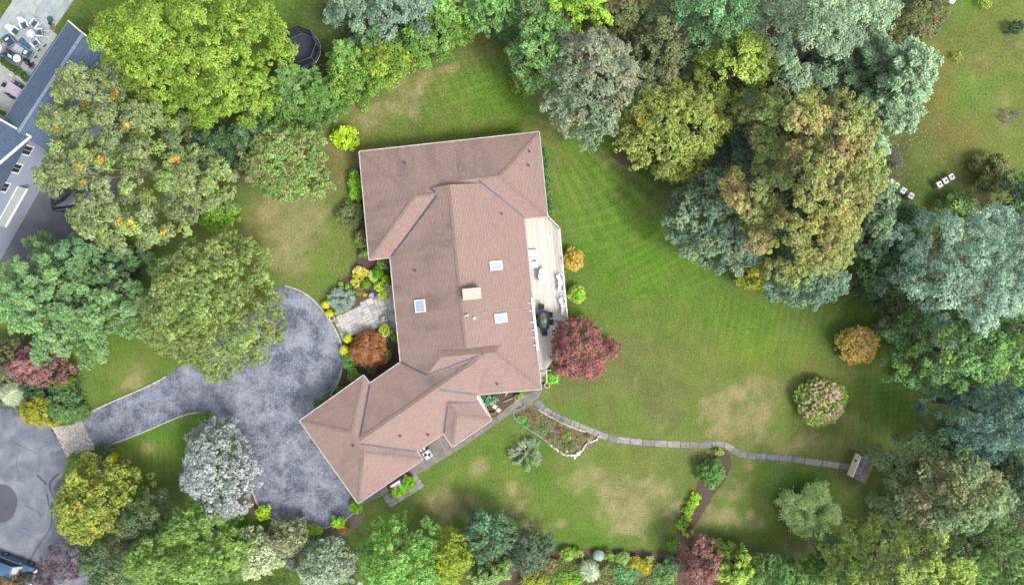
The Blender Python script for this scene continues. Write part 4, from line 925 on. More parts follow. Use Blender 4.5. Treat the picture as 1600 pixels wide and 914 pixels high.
def boulder(px, py, r_, label, m, squash=.6, seed=0):
    bm = bmesh.new(); bmesh.ops.create_icosphere(bm, subdivisions=3, radius=1); rr_ = random.Random(seed); o_ = [Vector((rr_.uniform(-1, 1), rr_.uniform(-1, 1), rr_.uniform(-1, 1))).normalized() for _ in range(14)]
    for v in bm.verts:
        k = 1.0
        for q_ in o_:
            d = v.co.normalized().dot(q_)
            if d > .75: k -= (d - .75) * .9
        v.co = v.co * k * r_; v.co.z = v.co.z * squash + r_ * squash * .5
    x, y, _ = W(px, py, r_ * .4); me_ = bpy.data.meshes.new('boulder'); bm.to_mesh(me_); bm.free(); me_.materials.append(m)
    o = bpy.data.objects.new('boulder', me_); col.objects.link(o); o.location = (x, y, 0); tag(o, label, 'boulder')
GRS = mat('granite', (.22, .225, .25), (.10, .10, .115), 5, .8, bump=.5)
boulder(149, 717, .45, 'blue grey boulder among the shrubs beside the cobbled apron', GRS, seed=1)
boulder(118.5, 611, .3, 'pale grey boulder in the bed left of the driveway entrance', STN[0], seed=2)
boulder(115, 602, .16, 'small white stone above the pale grey boulder', STN[0], seed=3)
boulder(452, 882, .55, 'flat slate grey boulder in the mulch by the bottom lawn', mat('slate_rock', (.12, .13, .18), (.08, .085, .11), 4, .7), .35, 4)
boulder(543, 867, .35, 'pale rock beside the grey green bush at the bottom', STN[1], seed=5)
boulder(1488, 1, .4, 'white rock in the meadow at the top edge', STN[0], seed=6)
for i, (a, b) in enumerate(((550.5, 907), (562.5, 911))):
    x, y, _ = W(a, b); MB().rbox(x, y, .04, .5, .42, .07, R(-15), b=.02).build('stepping_stone', FLAG[1], label=('grey square stepping stone by the bottom edge, nearer the grey bush', 'grey square stepping stone by the bottom edge, nearer the green maple')[i], cat='stepping stone', group='grey stepping stones at the bottom edge')
x, y, _ = W(537, 898); MB().rbox(x, y, .04, .5, .5, .07, R(-15), b=.02).build('stepping_stone', FLAG[1], label='grey stepping stone half hidden under the grey green bush', cat='stepping stone', group='grey stepping stones at the bottom edge')

# ------------------------------------------------------------------ neighbour's slate-blue house
SLB = shingle_mat('blue_shingles', (.066, .102, .158), (.05, .078, .125), (.03, .045, .075), streak=False)
CLAP = bpy.data.materials.new('blue_grey_clapboard'); CLAP.use_nodes = True
_nt = CLAP.node_tree; _b = _nt.nodes['Principled BSDF']; _b.inputs['Roughness'].default_value = .75
_tc = node(_nt, 'ShaderNodeTexCoord'); _w = node(_nt, 'ShaderNodeTexWave', wave_type='BANDS', bands_direction='Z', wave_profile='SAW', Scale=1.0); _w.inputs['Scale'].default_value = 1.6
_nt.links.new(_tc.outputs['Object'], _w.inputs['Vector']); _cr = node(_nt, 'ShaderNodeValToRGB'); _cr.color_ramp.elements[0].color = (.105, .125, .17, 1); _cr.color_ramp.elements[1].color = (.14, .165, .215, 1); _cr.color_ramp.elements[1].position = .25
_nt.links.new(_w.outputs['Fac'], _cr.inputs[0]); _nt.links.new(_cr.outputs[0], _b.inputs['Base Color'])
nh = empty('neighbour_house', (-45, 18, 0), 'blue grey clapboard house with dark slate blue roof at the left edge', 'house')
def PN(o, par=nh): o.parent = par; o.matrix_parent_inverse = Matrix.Translation(par.location).inverted(); return o
def V2(p): return Vector(p[:2])
A1, A2 = V2(W(107, 33, 3.5)), V2(W(11, 179, 3.5)); B1 = V2(W(190, 95, 3.5)); ax_ = (A2 - A1).normalized(); A3 = A1 + ax_ * 10.7; B3 = B1 + ax_ * 10.7
wing1 = Hip([tuple(A1), tuple(B1), tuple(B3), tuple(A3)], [None, .56, None, .56], 3.5)
e0 = Vector((-43.5, 14.07)); aa = Vector((-.49, -.87)); bb = Vector((-.87, .49)); Z2 = 4.9
wing2 = Hip([tuple(e0), tuple(e0 + aa * 13), tuple(e0 + aa * 13 + bb * 12), tuple(e0 + bb * 12)], [None, .54, None, .54], Z2)
class Z_(Exception): pass
PN(build_roof([wing1], 'roof', SLB, None)); PN(build_roof([wing2], 'roof', SLB, None))
def walls(hp, inset, zt, gable_m):
    c = hp.c; poly = offset_poly(c, inset); PN(MB().prism(poly, 0, zt - .1).build('wall', gable_m))
walls(wing1, .3, 3.5, CLAP); walls(wing2, .25, Z2, CLAP)
# gable triangle of the tall wing, flush under the roof edge
i0 = e0 + aa * .25 - bb * -.02; g0, g1 = e0 + bb * .22, e0 + aa * 13 + bb * .22; gm_ = (g0 + g1) / 2
PN(MB().add([(g0.x, g0.y, Z2 - .12), (g1.x, g1.y, Z2 - .12), (gm_.x, gm_.y, Z2 + 6.5 * .54 - .12)], [(0, 1, 2)]).build('gable_wall', CLAP))
def beam(a, b, w_, h_, nm, m, par=None):
    a, b = Vector(a), Vector(b); d = b - a; M = Matrix.Translation((a + b) / 2) @ d.to_track_quat('X', 'Z').to_matrix().to_4x4()
    t = MB().box(0, 0, 0, d.length, w_, h_); return PN(MB().add(t.v, t.f, M).build(nm, m), par or nh)
pk = e0 + aa * 6.5
beam((e0.x, e0.y, Z2 + .0), (pk.x, pk.y, Z2 + 3.51), .16, .16, 'rake_board', WHITE); beam((e0.x + aa.x * 13, e0.y + aa.y * 13, Z2), (pk.x, pk.y, Z2 + 3.51), .16, .16, 'rake_board', WHITE)
q1 = e0 + bb * 9; beam((e0.x, e0.y, Z2 - .02), (q1.x, q1.y, Z2 - .02), .14, .14, 'gutter', WHITE)
for hp_, nm in ((wing1, 0),):
    beam((A1.x, A1.y, 3.47), (A3.x, A3.y, 3.47), .10, .12, 'gutter', mat('gutter_dark', (.10, .12, .16), None, 4, .5)); beam((B1.x, B1.y, 3.47), (B3.x, B3.y, 3.47), .12, .12, 'gutter', WHITE)
m1 = (A1 + B1) / 2; beam((A1.x, A1.y, 3.5), (m1.x, m1.y, 5.2), .12, .14, 'rake_board', WHITE); beam((B1.x, B1.y, 3.5), (m1.x, m1.y, 5.2), .12, .14, 'rake_board', WHITE)
beam((m1.x, m1.y, 5.24), (m1.x + ax_.x * 10.6, m1.y + ax_.y * 10.6, 5.24), .3, .05, 'ridge_cap', mat('ridge_blue', (.14, .18, .235), (.10, .13, .18), 6, .8))
wd = bb * -1          # outward normal of the tall gable wall
def wall_pt(px, py):  # where the view ray of the photo meets that wall (for measuring window places)
    n_ = wd; dW = n_.dot(e0 + bb * .25); X_, Y_ = (px - 800) / S, (457 - py) / S; s_ = dW / (n_.x * X_ + n_.y * Y_); return Vector((X_ * s_, Y_ * s_, H * (1 - s_)))
for (px, py) in ((41, 234.5), (24, 262.5), (4.5, 292), (-14, 320)):
    c = wall_pt(px, py); an = math.atan2(aa.y, aa.x); o1 = Vector((c.x + wd.x * .04, c.y + wd.y * .04, c.z))
    f_ = PN(MB().box(o1.x, o1.y, o1.z, 1.05, .08, 1.25, an).build('window', WHITE))
    for s_ in (-1, 1):
        g_ = MB().box(o1.x + wd.x * .05 + aa.x * .2 * s_, o1.y + wd.y * .05 + aa.y * .2 * s_, o1.z, .36, .03, .95, an).build('pane', GLASS); g_.parent = f_; g_.matrix_parent_inverse = Matrix.Translation(nh.location).inverted() @ nh.matrix_world if False else Matrix.Identity(4)
# pent roof over the garage doors
la, lb_ = wall_pt(28, 291), wall_pt(-6, 353); oz = 2.8
oa, ob = Vector(W(43, 295, oz)), Vector(W(9, 355, oz))
PNT = mat('pent_roof_metal', (.24, .28, .27), (.20, .235, .23), 3, .5)
PN(MB().add([la, lb_, ob, oa, la + Vector((0, 0, -.1)), lb_ + Vector((0, 0, -.1)), ob + Vector((0, 0, -.1)), oa + Vector((0, 0, -.1))], [(0, 1, 2, 3), (7, 6, 5, 4), (0, 3, 7, 4), (1, 5, 6, 2), (3, 2, 6, 7), (0, 4, 5, 1)]).build('pent_roof', PNT))
beam(oa, ob, .12, .16, 'gutter', WHITE); beam(la, lb_, .1, .14, 'flashing', WHITE)
for k in range(1, 6):
    f0 = k / 6; a_, b_ = la + (oa - la) * f0, lb_ + (ob - lb_) * f0; beam(a_ + Vector((0, 0, .02)), b_ + Vector((0, 0, .02)), .03, .03, 'seam', PNT)
# small bay roof behind the blue wing
x, y, _ = W(190, 103, 2.6); an = math.atan2(ax_.y, ax_.x)
PN(MB().box(x, y, 2.6, .9, 1.1, .12, an).build('porch_roof', mat('grey_roofing', (.2, .21, .23), None, 4, .7))); PN(MB().box(x + .1, y + .62, 2.62, 1.0, .12, .2, an + pi / 2 * 0).build('porch_trim', WHITE)); PN(MB().box(x, y, 1.27, .8, 1.0, 2.52, an).build('porch_wall', CLAP))

# neighbour's patio: large slabs as separate pieces
PAV = [mat('patio_slab_a', (.235, .27, .275), (.18, .21, .215), 1.6, .8, detail=8), mat('patio_slab_b', (.255, .28, .28), (.20, .225, .23), 1.6, .8, detail=8), mat('patio_slab_c', (.21, .245, .26), (.16, .19, .205), 1.6, .8, detail=8)]
pat = pxpoly([(20, 6), (12, -20), (150, -60), (118, -2), (92, 36), (83, 36), (75, 42), (90, 55), (48, 119), (36, 124), (0, 95), (-60, 60), (-60, 130), (0, 36)])
patp = MB().sheet(pat, .012).build('patio', JOINT, kind='structure'); pu = (V2(W(90, 55)) - V2(W(48, 119))).normalized(); pv = Vector((-pu.y, pu.x)); po = V2(W(90, 55))
for i in range(-24, 20):
    for j in range(-26, 22):
        p = po + pu * ((i + .5) * .92 + (j % 2) * .4) + pv * ((j + .5) * .61)
        if abs(p.x) > 52 or p.y > 31: continue
        if inside(p.x, p.y, pat): MB().rbox(p.x, p.y, .028, .905, .595, .03, math.atan2(pu.y, pu.x), b=.006, k=1).build('paver', random.choice(PAV), patp)
pat2 = pxpoly([(-60, 60), (0, 100), (42, 130), (12, 176), (0, 172), (-60, 140)])
MB().sheet(pat2, .020).build('lower_patio', mat('lower_patio_stone', (.26, .275, .26), (.18, .20, .185), 1.3, .85, detail=8), kind='structure')
wc = empty('garden_wall', (*W(20, 112)[:2], 0), 'low pale stone capped wall between the two neighbour patios', 'wall')
wa, wb_ = Vector(W(-12, 88, .5)), Vector(W(42, 131, .5)); dd = wb_ - wa
PT(MB().box((wa.x + wb_.x) / 2, (wa.y + wb_.y) / 2, .22, dd.length, .28, .44, math.atan2(dd.y, dd.x)).build('wall_body', JOINT), wc)
for k in range(9):
    p = wa + dd * ((k + .5) / 9); PT(MB().rbox(p.x, p.y, .48, dd.length / 9 - .02, .36, .07, math.atan2(dd.y, dd.x), b=.015, k=1).build('coping_stone', KERB), wc)

PLW = WPL = mat('painted_adirondack', (.44, .45, .48), (.38, .39, .42), 3, .6)
NAVY = mat('navy_cushion', (.012, .045, .10), (.008, .03, .07), 5, .8); TEAL = mat('teal_cushion', (.015, .085, .15), (.01, .06, .11), 5, .8); WPL = PLW
PILLOW = mat('pale_pillow', (.40, .46, .48), (.30, .35, .38), 8, .9); FRAME = mat('grey_frame', (.17, .18, .20), (.12, .13, .15), 5, .7)
def adirondack(px, py, rz, label):
    t = place(px, py, .3, 'adirondack_chair', label, 'chair', 'white adirondack chairs round the fire pit', rz); t.location.z = 0
    for i in range(5): MB().box(-.24 + .12 * i, .02, .34 - .0, .1, .5, .025, rx=R(8)).build('seat_slat', WPL, t)
    for i in range(5):
        h_ = .78 - abs(i - 2) * .06; MB().box(-.22 + .11 * i, -.38, .33 + h_ / 2 - .03, .1, .025, h_, rx=R(24)).build('back_slat', WPL, t)
    MB().rbox(0, .04, .42, .50, .52, .08, b=.03).build('seat_cushion', NAVY, t)
    for s_ in (-1, 1):
        MB().box(s_ * .34, .0, .56, .14, .72, .03).build('armrest', WPL, t); MB().box(s_ * .32, .3, .27, .05, .08, .54).build('front_leg', WPL, t); MB().box(s_ * .29, -.28, .2, .04, .7, .1, rx=R(18)).build('rear_leg', WPL, t)
    return t
for a in ((39.5, 39.5, R(200), 'white adirondack chair with navy seat, upper left of the fire pit'), (56, 38.5, R(142), 'white adirondack chair with navy seat, upper right of the fire pit'), (24.5, 49.5, R(232), 'white adirondack chair with navy seat, left of the fire pit'),
          (64.5, 52.5, R(88), 'white adirondack chair with navy seat, right of the fire pit'), (58, 69.5, R(40), 'white adirondack chair with navy seat, below the fire pit')): adirondack(*a)
t = place(48.5, 53.5, .3, 'fire_pit', 'round pale grey fire pit in the middle of the white chairs', 'fire pit'); t.location.z = 0
MB().lathe(0, 0, [(.40, 0), (.44, .1), (.44, .36), (.40, .4), (.30, .4), (.28, .33)], 24, False).build('bowl', mat('fire_pit_stone', (.30, .33, .38), (.24, .27, .31), 6, .8), t); MB().lathe(0, 0, [(.001, .42), (.3, .42), (.3, .36)], 20, False).build('cover', mat('fire_pit_cover', (.42, .41, .40), (.34, .33, .33), 5, .7), t)
def lounge(px, py, rz, w_, d_, label, name, cat, cush=NAVY, pillow=True, seats=1):
    t = place(px, py, .3, name, label, cat, None, rz); t.location.z = 0
    MB().box(0, 0, .16, w_, d_, .2).build('frame', FRAME, t)
    for i in range(seats):
        cw = (w_ - .2) / seats; cx = -w_ / 2 + .1 + cw * (i + .5); MB().rbox(cx, .05, .36, cw - .02, d_ - .25, .16, b=.04).build('seat_cushion', cush, t); MB().rbox(cx, -d_ / 2 + .12, .56, cw - .02, .18, .4, b=.05).build('back_cushion', cush, t)
    for s_ in (-1, 1): MB().box(s_ * (w_ / 2 - .04), 0, .42, .08, d_, .4).build('armrest', FRAME, t)
    if pillow:
        o = MB().rbox(0, 0, 0, .42, .16, .36, b=.05).build('pillow', PILLOW, label='pale patterned pillow on the ' + label.split(',')[0], cat='pillow'); M = Matrix.Translation(t.location) @ Matrix.Rotation(rz, 4, 'Z'); o.location = M @ Vector((0, -d_ / 2 + .33, .62)); o.rotation_euler = (R(-50), 0, rz)
    return t
lounge(15.5, 64.5, R(215), .95, .9, 'navy cushioned armchair beside the left fire pit chair', 'armchair', 'armchair')
lounge(43, 83.5, R(60), .85, .85, 'grey framed armchair with teal cushion near the blue roof', 'armchair', 'armchair', TEAL)
lounge(20, 88.5, R(-33), 1.9, .9, 'navy cushioned sofa with its back to the hedge', 'sofa', 'sofa', NAVY, True, 2)
t = place(37, 69, .3, 'chaise', 'teal cushioned chaise lounger in two sections below the fire pit', 'lounger', None, R(-47)); t.location.z = 0
MB().box(0, 0, .17, 1.25, .6, .08).build('frame', FRAME, t); MB().rbox(-.3, 0, .29, .58, .56, .14, b=.04).build('seat_cushion', TEAL, t); MB().rbox(.32, 0, .31, .58, .56, .14, b=.04).build('back_cushion', TEAL, t)
for sx_ in (-.55, .55):
    for sy_ in (-.24, .24): MB().box(sx_, sy_, .07, .05, .05, .14).build('leg', FRAME, t)
t = place(30, 77, .2, 'coffee_table', 'low pale grey coffee table between the chaise and the sofa', 'table', None, R(-33)); t.location.z = 0
MB().rbox(0, 0, .32, .95, .6, .05, b=.02).build('table_top', mat('table_stone', (.24, .26, .29), (.2, .22, .24), 4, .7), t)
for sx_ in (-.4, .4):
    for sy_ in (-.24, .24): MB().box(sx_, sy_, .15, .06, .06, .3).build('leg', FRAME, t)
t = place(9, 71, .2, 'side_table', 'grey square side table by the navy armchair', 'side table', None, R(-33)); t.location.z = 0
MB().rbox(0, 0, .42, .5, .5, .05, b=.02).build('table_top', mat('table_stone', (.24, .26, .29), (.2, .22, .24), 4, .7), t)
for sx_ in (-.2, .2):
    for sy_ in (-.2, .2): MB().box(sx_, sy_, .2, .05, .05, .4).build('leg', FRAME, t)
def heater(bx, by, label):
    t = place(bx, by, 0, 'patio_heater', label, 'patio heater', 'mushroom patio heaters')
    MB().lathe(0, 0, [(.36, 0), (.36, .05), (.30, .06), (.28, .09)], 8).build('base', mat('heater_base', (.06, .07, .10), (.045, .05, .075), 5, .5), t)
    MB().lathe(0, 0, [(.16, .09), (.16, .8), (.10, .85)], 14).build('cylinder_housing', mat('heater_body', (.015, .02, .04), None, 5, .5), t); MB().lathe(0, 0, [(.035, .85), (.035, 1.75)], 8).build('pole', STEEL, t)
    MB().lathe(0, 0, [(.10, 1.75), (.12, 2.0), (.07, 2.05)], 12).build('burner', BLK, t); MB().lathe(0, 0, [(.36, 2.02), (.34, 2.07), (.15, 2.15), (.001, 2.17)], 24, False).build('reflector', mat('reflector_white', (.66, .64, .65), (.58, .57, .58), 3, .4), t)
heater(50, 103, 'mushroom patio heater with dark base near the blue roof, white disc over the sofa'); heater(21, 86, 'mushroom patio heater at the left edge, white disc half out of frame')
t = place(40.5, 94.5, .3, 'storage_basket', 'small black basket beside the patio heater', 'basket', None, R(-30)); t.location.z = 0
MB().rbox(0, 0, .2, .42, .36, .4, b=.03).build('basket_body', BLK, t)
t = place(83, 33.5, .3, 'grill', 'small dark teal kettle grill at the patio edge', 'grill'); t.location.z = 0
MB().lathe(0, 0, [(.1, .55), (.25, .65), (.28, .78), (.2, .92), (.04, .97)], 16).build('kettle', mat('teal_enamel', (.02, .07, .08), None, 4, .3), t)
for k in range(3): MB().tube([(.18 * cos(k * 2.1), .18 * sin(k * 2.1), .62), (.28 * cos(k * 2.1), .28 * sin(k * 2.1), 0)], .02, 5).build('leg', STEEL, t)
t = place(76.5, 36.5, .3, 'watering_can', 'small black can on the paving left of the kettle grill', 'can'); t.location.z = 0
MB().lathe(0, 0, [(.13, 0), (.14, .25), (.09, .28)], 14).build('can_body', BLK, t); MB().tube([(.1, 0, .08), (.3, .02, .3)], .02, 5).build('spout', BLK, t)
bed('rock_bed', [(79, 40), (84, 37), (88, 40), (87, 52), (82, 48), (76, 44)], .05, MULCH2, seed=40)
for i, (a, b) in enumerate(((74.5, 74.3), (65.5, 81.5), (60, 92), (56, 101.5))):
    t = place(a, b, 0, 'path_light', 'little dark path light on the paving beside the blue roof, %s' % ['topmost', 'second from top', 'third from top', 'lowest'][i], 'path light', 'path lights along the blue roofed wing', R(40))
    MB().lathe(0, 0, [(.015, 0), (.015, .4)], 6).build('stake', BLK, t); MB().box(0, 0, .43, .32, .1, .05).build('lamp_head', BLK, t)
t = place(23, 141.5, .5, 'picnic_table', 'pinkish timber dining table on the lower patio', 'table', None, R(-33)); t.location.z = 0
for i in range(7): MB().box(0, -.42 + .14 * i, .73, 1.5, .132, .04).build('table_plank', mat('pink_wood', (.30, .26, .31), (.25, .21, .26), 4, .8, stretch=(.3, 3, 1)), t)
for sx_ in (-.65, .65):
    for sy_ in (-.38, .38): MB().box(sx_, sy_, .35, .07, .07, .7).build('leg', FRAME, t)
def bench_chair(px, py, rz, lb):
    t = place(px, py, .4, 'outdoor_chair', lb, 'chair', 'dark chairs round the picnic table', rz); t.location.z = 0
    MB().rbox(0, 0, .43, .44, .42, .06, b=.02).build('seat', mat('dark_navy_seat', (.012, .02, .06), None, 5, .7), t); MB().box(0, -.22, .68, .42, .05, .45, rx=R(8)).build('backrest', mat('dark_navy_seat', (.012, .02, .06), None, 5, .7), t)
    for sx_ in (-.18, .18):
        for sy_ in (-.17, .17): MB().box(sx_, sy_, .2, .035, .035, .42).build('leg', STEEL, t)
for (a, b, r_, lb) in ((25.5, 131.5, 147, 'dark chair on the upper side of the pinkish table, left one'), (33.5, 137, 147, 'dark chair on the upper side of the pinkish table, right one'), (16.5, 146, -33, 'dark chair on the lower side of the pinkish table, left one'), (23, 151, -33, 'dark chair on the lower side of the pinkish table, right one'), (12.5, 136.5, 237, 'purple grey chair at the left end of the pinkish table')):
    bench_chair(a, b, R(r_), lb)
x, y, _ = W(19, 118.5); t = place(19, 118.5, 0, 'garden_lantern', 'small pale lantern on the ground below the patio wall', 'lantern'); MB().lathe(0, 0, [(.1, 0), (.12, .1), (.12, .25), (.04, .33)], 10).build('globe', mat('globe', (.6, .55, .5), None, 5, .4), t)

# ------------------------------------------------------------------ cars
def car(px, py, rz, paint, label, L=4.7, Wd=1.86):
    x, y, _ = W(px, py, .6); t = empty('parked_car', (x, y, 0), label, 'car', rz=rz)
    # lower body: sections along x with rounded shoulders
    def loft(secs, nm, m, smooth=True):
        vs = []; fs = []; n = len(secs[0])
        for s_ in secs: vs += s_
        for i in range(len(secs) - 1):
            for k in range(n): j = (k + 1) % n; fs.append((i * n + k, (i + 1) * n + k, (i + 1) * n + j, i * n + j))
        fs.append(tuple(range(n))); fs.append(tuple(reversed([(len(secs) - 1) * n + k for k in range(n)])))
        return MB().add(vs, fs).build(nm, m, t, smooth=smooth)
    def sec(xp, w_, z0_, z1_, top=.9):
        h_ = w_ / 2; return [(xp, -h_ * .96, z0_), (xp, -h_, z0_ + (z1_ - z0_) * .35), (xp, -h_ * .985, z0_ + (z1_ - z0_) * .75), (xp, -h_ * top, z1_ - .03), (xp, -h_ * top * .6, z1_ + .01), (xp, 0, z1_ + .02), (xp, h_ * top * .6, z1_ + .01), (xp, h_ * top, z1_ - .03), (xp, h_ * .985, z0_ + (z1_ - z0_) * .75), (xp, h_, z0_ + (z1_ - z0_) * .35), (xp, h_ * .96, z0_)]
    l = L / 2
    loft([sec(-l, Wd * .84, .4, .78), sec(-l + .1, Wd * .93, .3, .92), sec(-l + .5, Wd, .26, .98), sec(-.6, Wd, .25, 1.0), sec(.6, Wd, .25, 1.0), sec(l - .9, Wd * .99, .26, .94), sec(l - .3, Wd * .94, .28, .84), sec(l - .08, Wd * .84, .33, .72), sec(l, Wd * .7, .4, .6)], 'body', paint)
    def cs(xp, w_, z_): h_ = w_ / 2; return [(xp, -h_, z_), (xp, -h_ * .96, z_ + .001), (xp, h_ * .96, z_ + .001), (xp, h_, z_)]
    gl = mat('car_glass', (.012, .02, .03), (.008, .014, .02), 1, .06, spec=.7)
    def ring(z_, x0, x1, w_): return [(x0, -w_ / 2, z_), (x1, -w_ / 2 * .95, z_), (x1 + .06, 0, z_), (x1, w_ / 2 * .95, z_), (x0, w_ / 2, z_), (x0 - .05, 0, z_)]
    a_, b_, c_ = ring(.97, -l + .35, 1.05, Wd * .9), ring(1.42, -l + .75, .38, Wd * .72), ring(1.50, -l + .95, .18, Wd * .66)
    n = 6; MB().add(a_ + b_, [(k, (k + 1) % n, n + (k + 1) % n, n + k) for k in range(n)]).build('windows', gl, t)
    MB().add(b_ + c_, [(k, (k + 1) % n, n + (k + 1) % n, n + k) for k in range(n)] + [tuple(range(n, 2 * n))]).build('roof', paint, t, smooth=True)
    for (p0_, p1_) in ((a_[1], b_[1]), (a_[3], b_[3]), (a_[0], b_[0]), (a_[4], b_[4])): MB().tube([p0_, p1_], .035, 5).build('pillar', paint, t)
    TYR = mat('tyre', (.012, .012, .014), None, 5, .8); RIM = mat('rim', (.42, .43, .45), (.3, .31, .33), 8, .3, metal=.6)
    for xs in (-1.32, 1.36):
        for s_ in (-1, 1):
            w0 = MB(); wheel = empty('wheel', (xs, s_ * (Wd / 2 - .09), .34)); wheel.parent = t
            vs = []; n = 20; prof = [(.16, -.11), (.31, -.12), (.34, -.08), (.34, .08), (.31, .12), (.16, .11)]
            for r_, yy in prof: vs += [(r_ * cos(2 * pi * k / n), yy, r_ * sin(2 * pi * k / n)) for k in range(n)]
            fs = [(i * n + k, i * n + (k + 1) % n, (i + 1) * n + (k + 1) % n, (i + 1) * n + k) for i in range(5) for k in range(n)]
            MB().add(vs, fs).build('tyre', TYR, wheel)
            rb = MB(); rb.add([(0, s_ * .09, 0)] + [(.21 * cos(2 * pi * k / n), s_ * .11, .21 * sin(2 * pi * k / n)) for k in range(n)], [(0, k + 1, (k + 1) % n + 1) for k in range(n)]); rb.build('rim', RIM, wheel)
    hl = mat('headlight', (.6, .63, .68), None, 3, .15)
    for s_ in (-1, 1):
        MB().rbox(l - .16, s_ * Wd * .36, .70, .26, .34, .12, s_ * -.35, b=.03).build('headlight', hl, t); MB().rbox(.72, s_ * (Wd / 2 + .07), 1.02, .16, .2, .12, b=.03).build('mirror', paint, t)
        MB().rbox(-l + .06, s_ * Wd * .38, .78, .1, .26, .14, b=.02).build('tail_light', mat('tail_light', (.3, .01, .01), None, 3, .2), t)
    MB().box(l - .02, 0, .5, .06, 1.0, .18).build('grille', BLK, t)
    for s_ in (-1, 1): MB().box(-.1, s_ * (Wd / 2 - .005), .3, 2.1, .03, .05).build('sill', STEEL, t)
    return t
BLUEP = mat('blue_paint', (.015, .075, .15), (.012, .055, .12), 2, .18, spec=.6, coat=1.0, metal=.3)
car(20.5, 888, R(-20), BLUEP, 'dark blue car parked on the road at the lower left corner')
car(118, 312, R(8), mat('black_paint', (.008, .009, .012), None, 2, .15, spec=.6, coat=1.0), 'black car on the neighbour drive glimpsed through the oak')

# scattered fallen leaves under the lime maple and in the meadow
fl = MB(); rs = random.Random(12)
for (cx, cy, rx_, ry_, n_) in ((290, 195, 70, 28, 170), (205, 165, 20, 20, 30), (1440, 225, 60, 50, 90), (1400, 290, 40, 40, 30), (540, 430, 25, 40, 40), (1470, 680, 50, 30, 25), (470, 110, 40, 30, 20), (560, 200, 60, 40, 15)):
    for _ in range(n_):
        a, b = rs.gauss(cx, rx_ * .55), rs.gauss(cy, ry_ * .55); x, y, _ = W(a, b); r_ = rs.uniform(.03, .07); t0 = rs.uniform(0, 6)
        fl.add([(x + r_ * cos(t0 + k * 1.57), y + r_ * .7 * sin(t0 + k * 1.57), .02 + .015 * (k % 2)) for k in range(4)], [(0, 1, 2, 3)])
for _ in range(1500):
    x, y = rs.uniform(-30, 42), rs.uniform(-27, 24); a_, b_ = x * S + 800, 457 - y * S
    if inside(x, y, ol): continue
    r_ = rs.uniform(.02, .055); t0 = rs.uniform(0, 6); fl.add([(x + r_ * cos(t0 + k * 1.57), y + r_ * .7 * sin(t0 + k * 1.57), .024 + .012 * (k % 2)) for k in range(4)], [(0, 1, 2, 3)])
fl.build('fallen_leaves', mat('fallen_leaf', (.34, .32, .16), (.28, .2, .08), 3, .9), kind='stuff', label='scattered pale fallen leaves on the grass', cat='leaves')

# ------------------------------------------------------------------ plants
KL = 0.70       # picture colour -> leaf reflectance
TOTAL = [0]
def leaves(name, cen, nor, size, colr, parent, aspect=.62, tang=None, material=None, fold=.18, **kw):
    n = len(cen); TOTAL[0] += n
    nor = nor / (np.linalg.norm(nor, axis=1, keepdims=True) + 1e-9)
    if tang is None: tang = rng.normal(size=(n, 3))
    t = np.cross(nor, np.cross(tang, nor)); t /= (np.linalg.norm(t, axis=1, keepdims=True) + 1e-9)
    b = np.cross(nor, t); s = size[:, None]
    v = np.empty((n, 4, 3), np.float32)
    up = nor * s * fold
    v[:, 0] = cen - t * s * .5; v[:, 1] = cen + b * s * .5 * aspect + up; v[:, 2] = cen + t * s * .5; v[:, 3] = cen - b * s * .5 * aspect + up
    me = bpy.data.meshes.new(name); me.vertices.add(4 * n); me.vertices.foreach_set('co', v.reshape(-1))
    me.loops.add(4 * n); me.loops.foreach_set('vertex_index', np.arange(4 * n, dtype=np.int32)); me.polygons.add(n)
    me.polygons.foreach_set('loop_start', np.arange(0, 4 * n, 4, dtype=np.int32)); me.update(calc_edges=True)
    a = me.attributes.new('Col', 'FLOAT_COLOR', 'FACE'); c4 = np.ones((n, 4), np.float32); c4[:, :3] = np.clip(colr, .002, .9); a.data.foreach_set('color', c4.reshape(-1))
    me.materials.append(material or LEAF); o = bpy.data.objects.new(name, me); col.objects.link(o); o.parent = parent
    return tag(o, **kw)
PALC = {}
def pal(cols, n, w=None):
    c = np.array([lin(x) for x in cols]) * KL; return c[rng.choice(len(cols), n, p=w)]
def unit(n): v = rng.normal(size=(n, 3)); return v / np.linalg.norm(v, axis=1, keepdims=True)

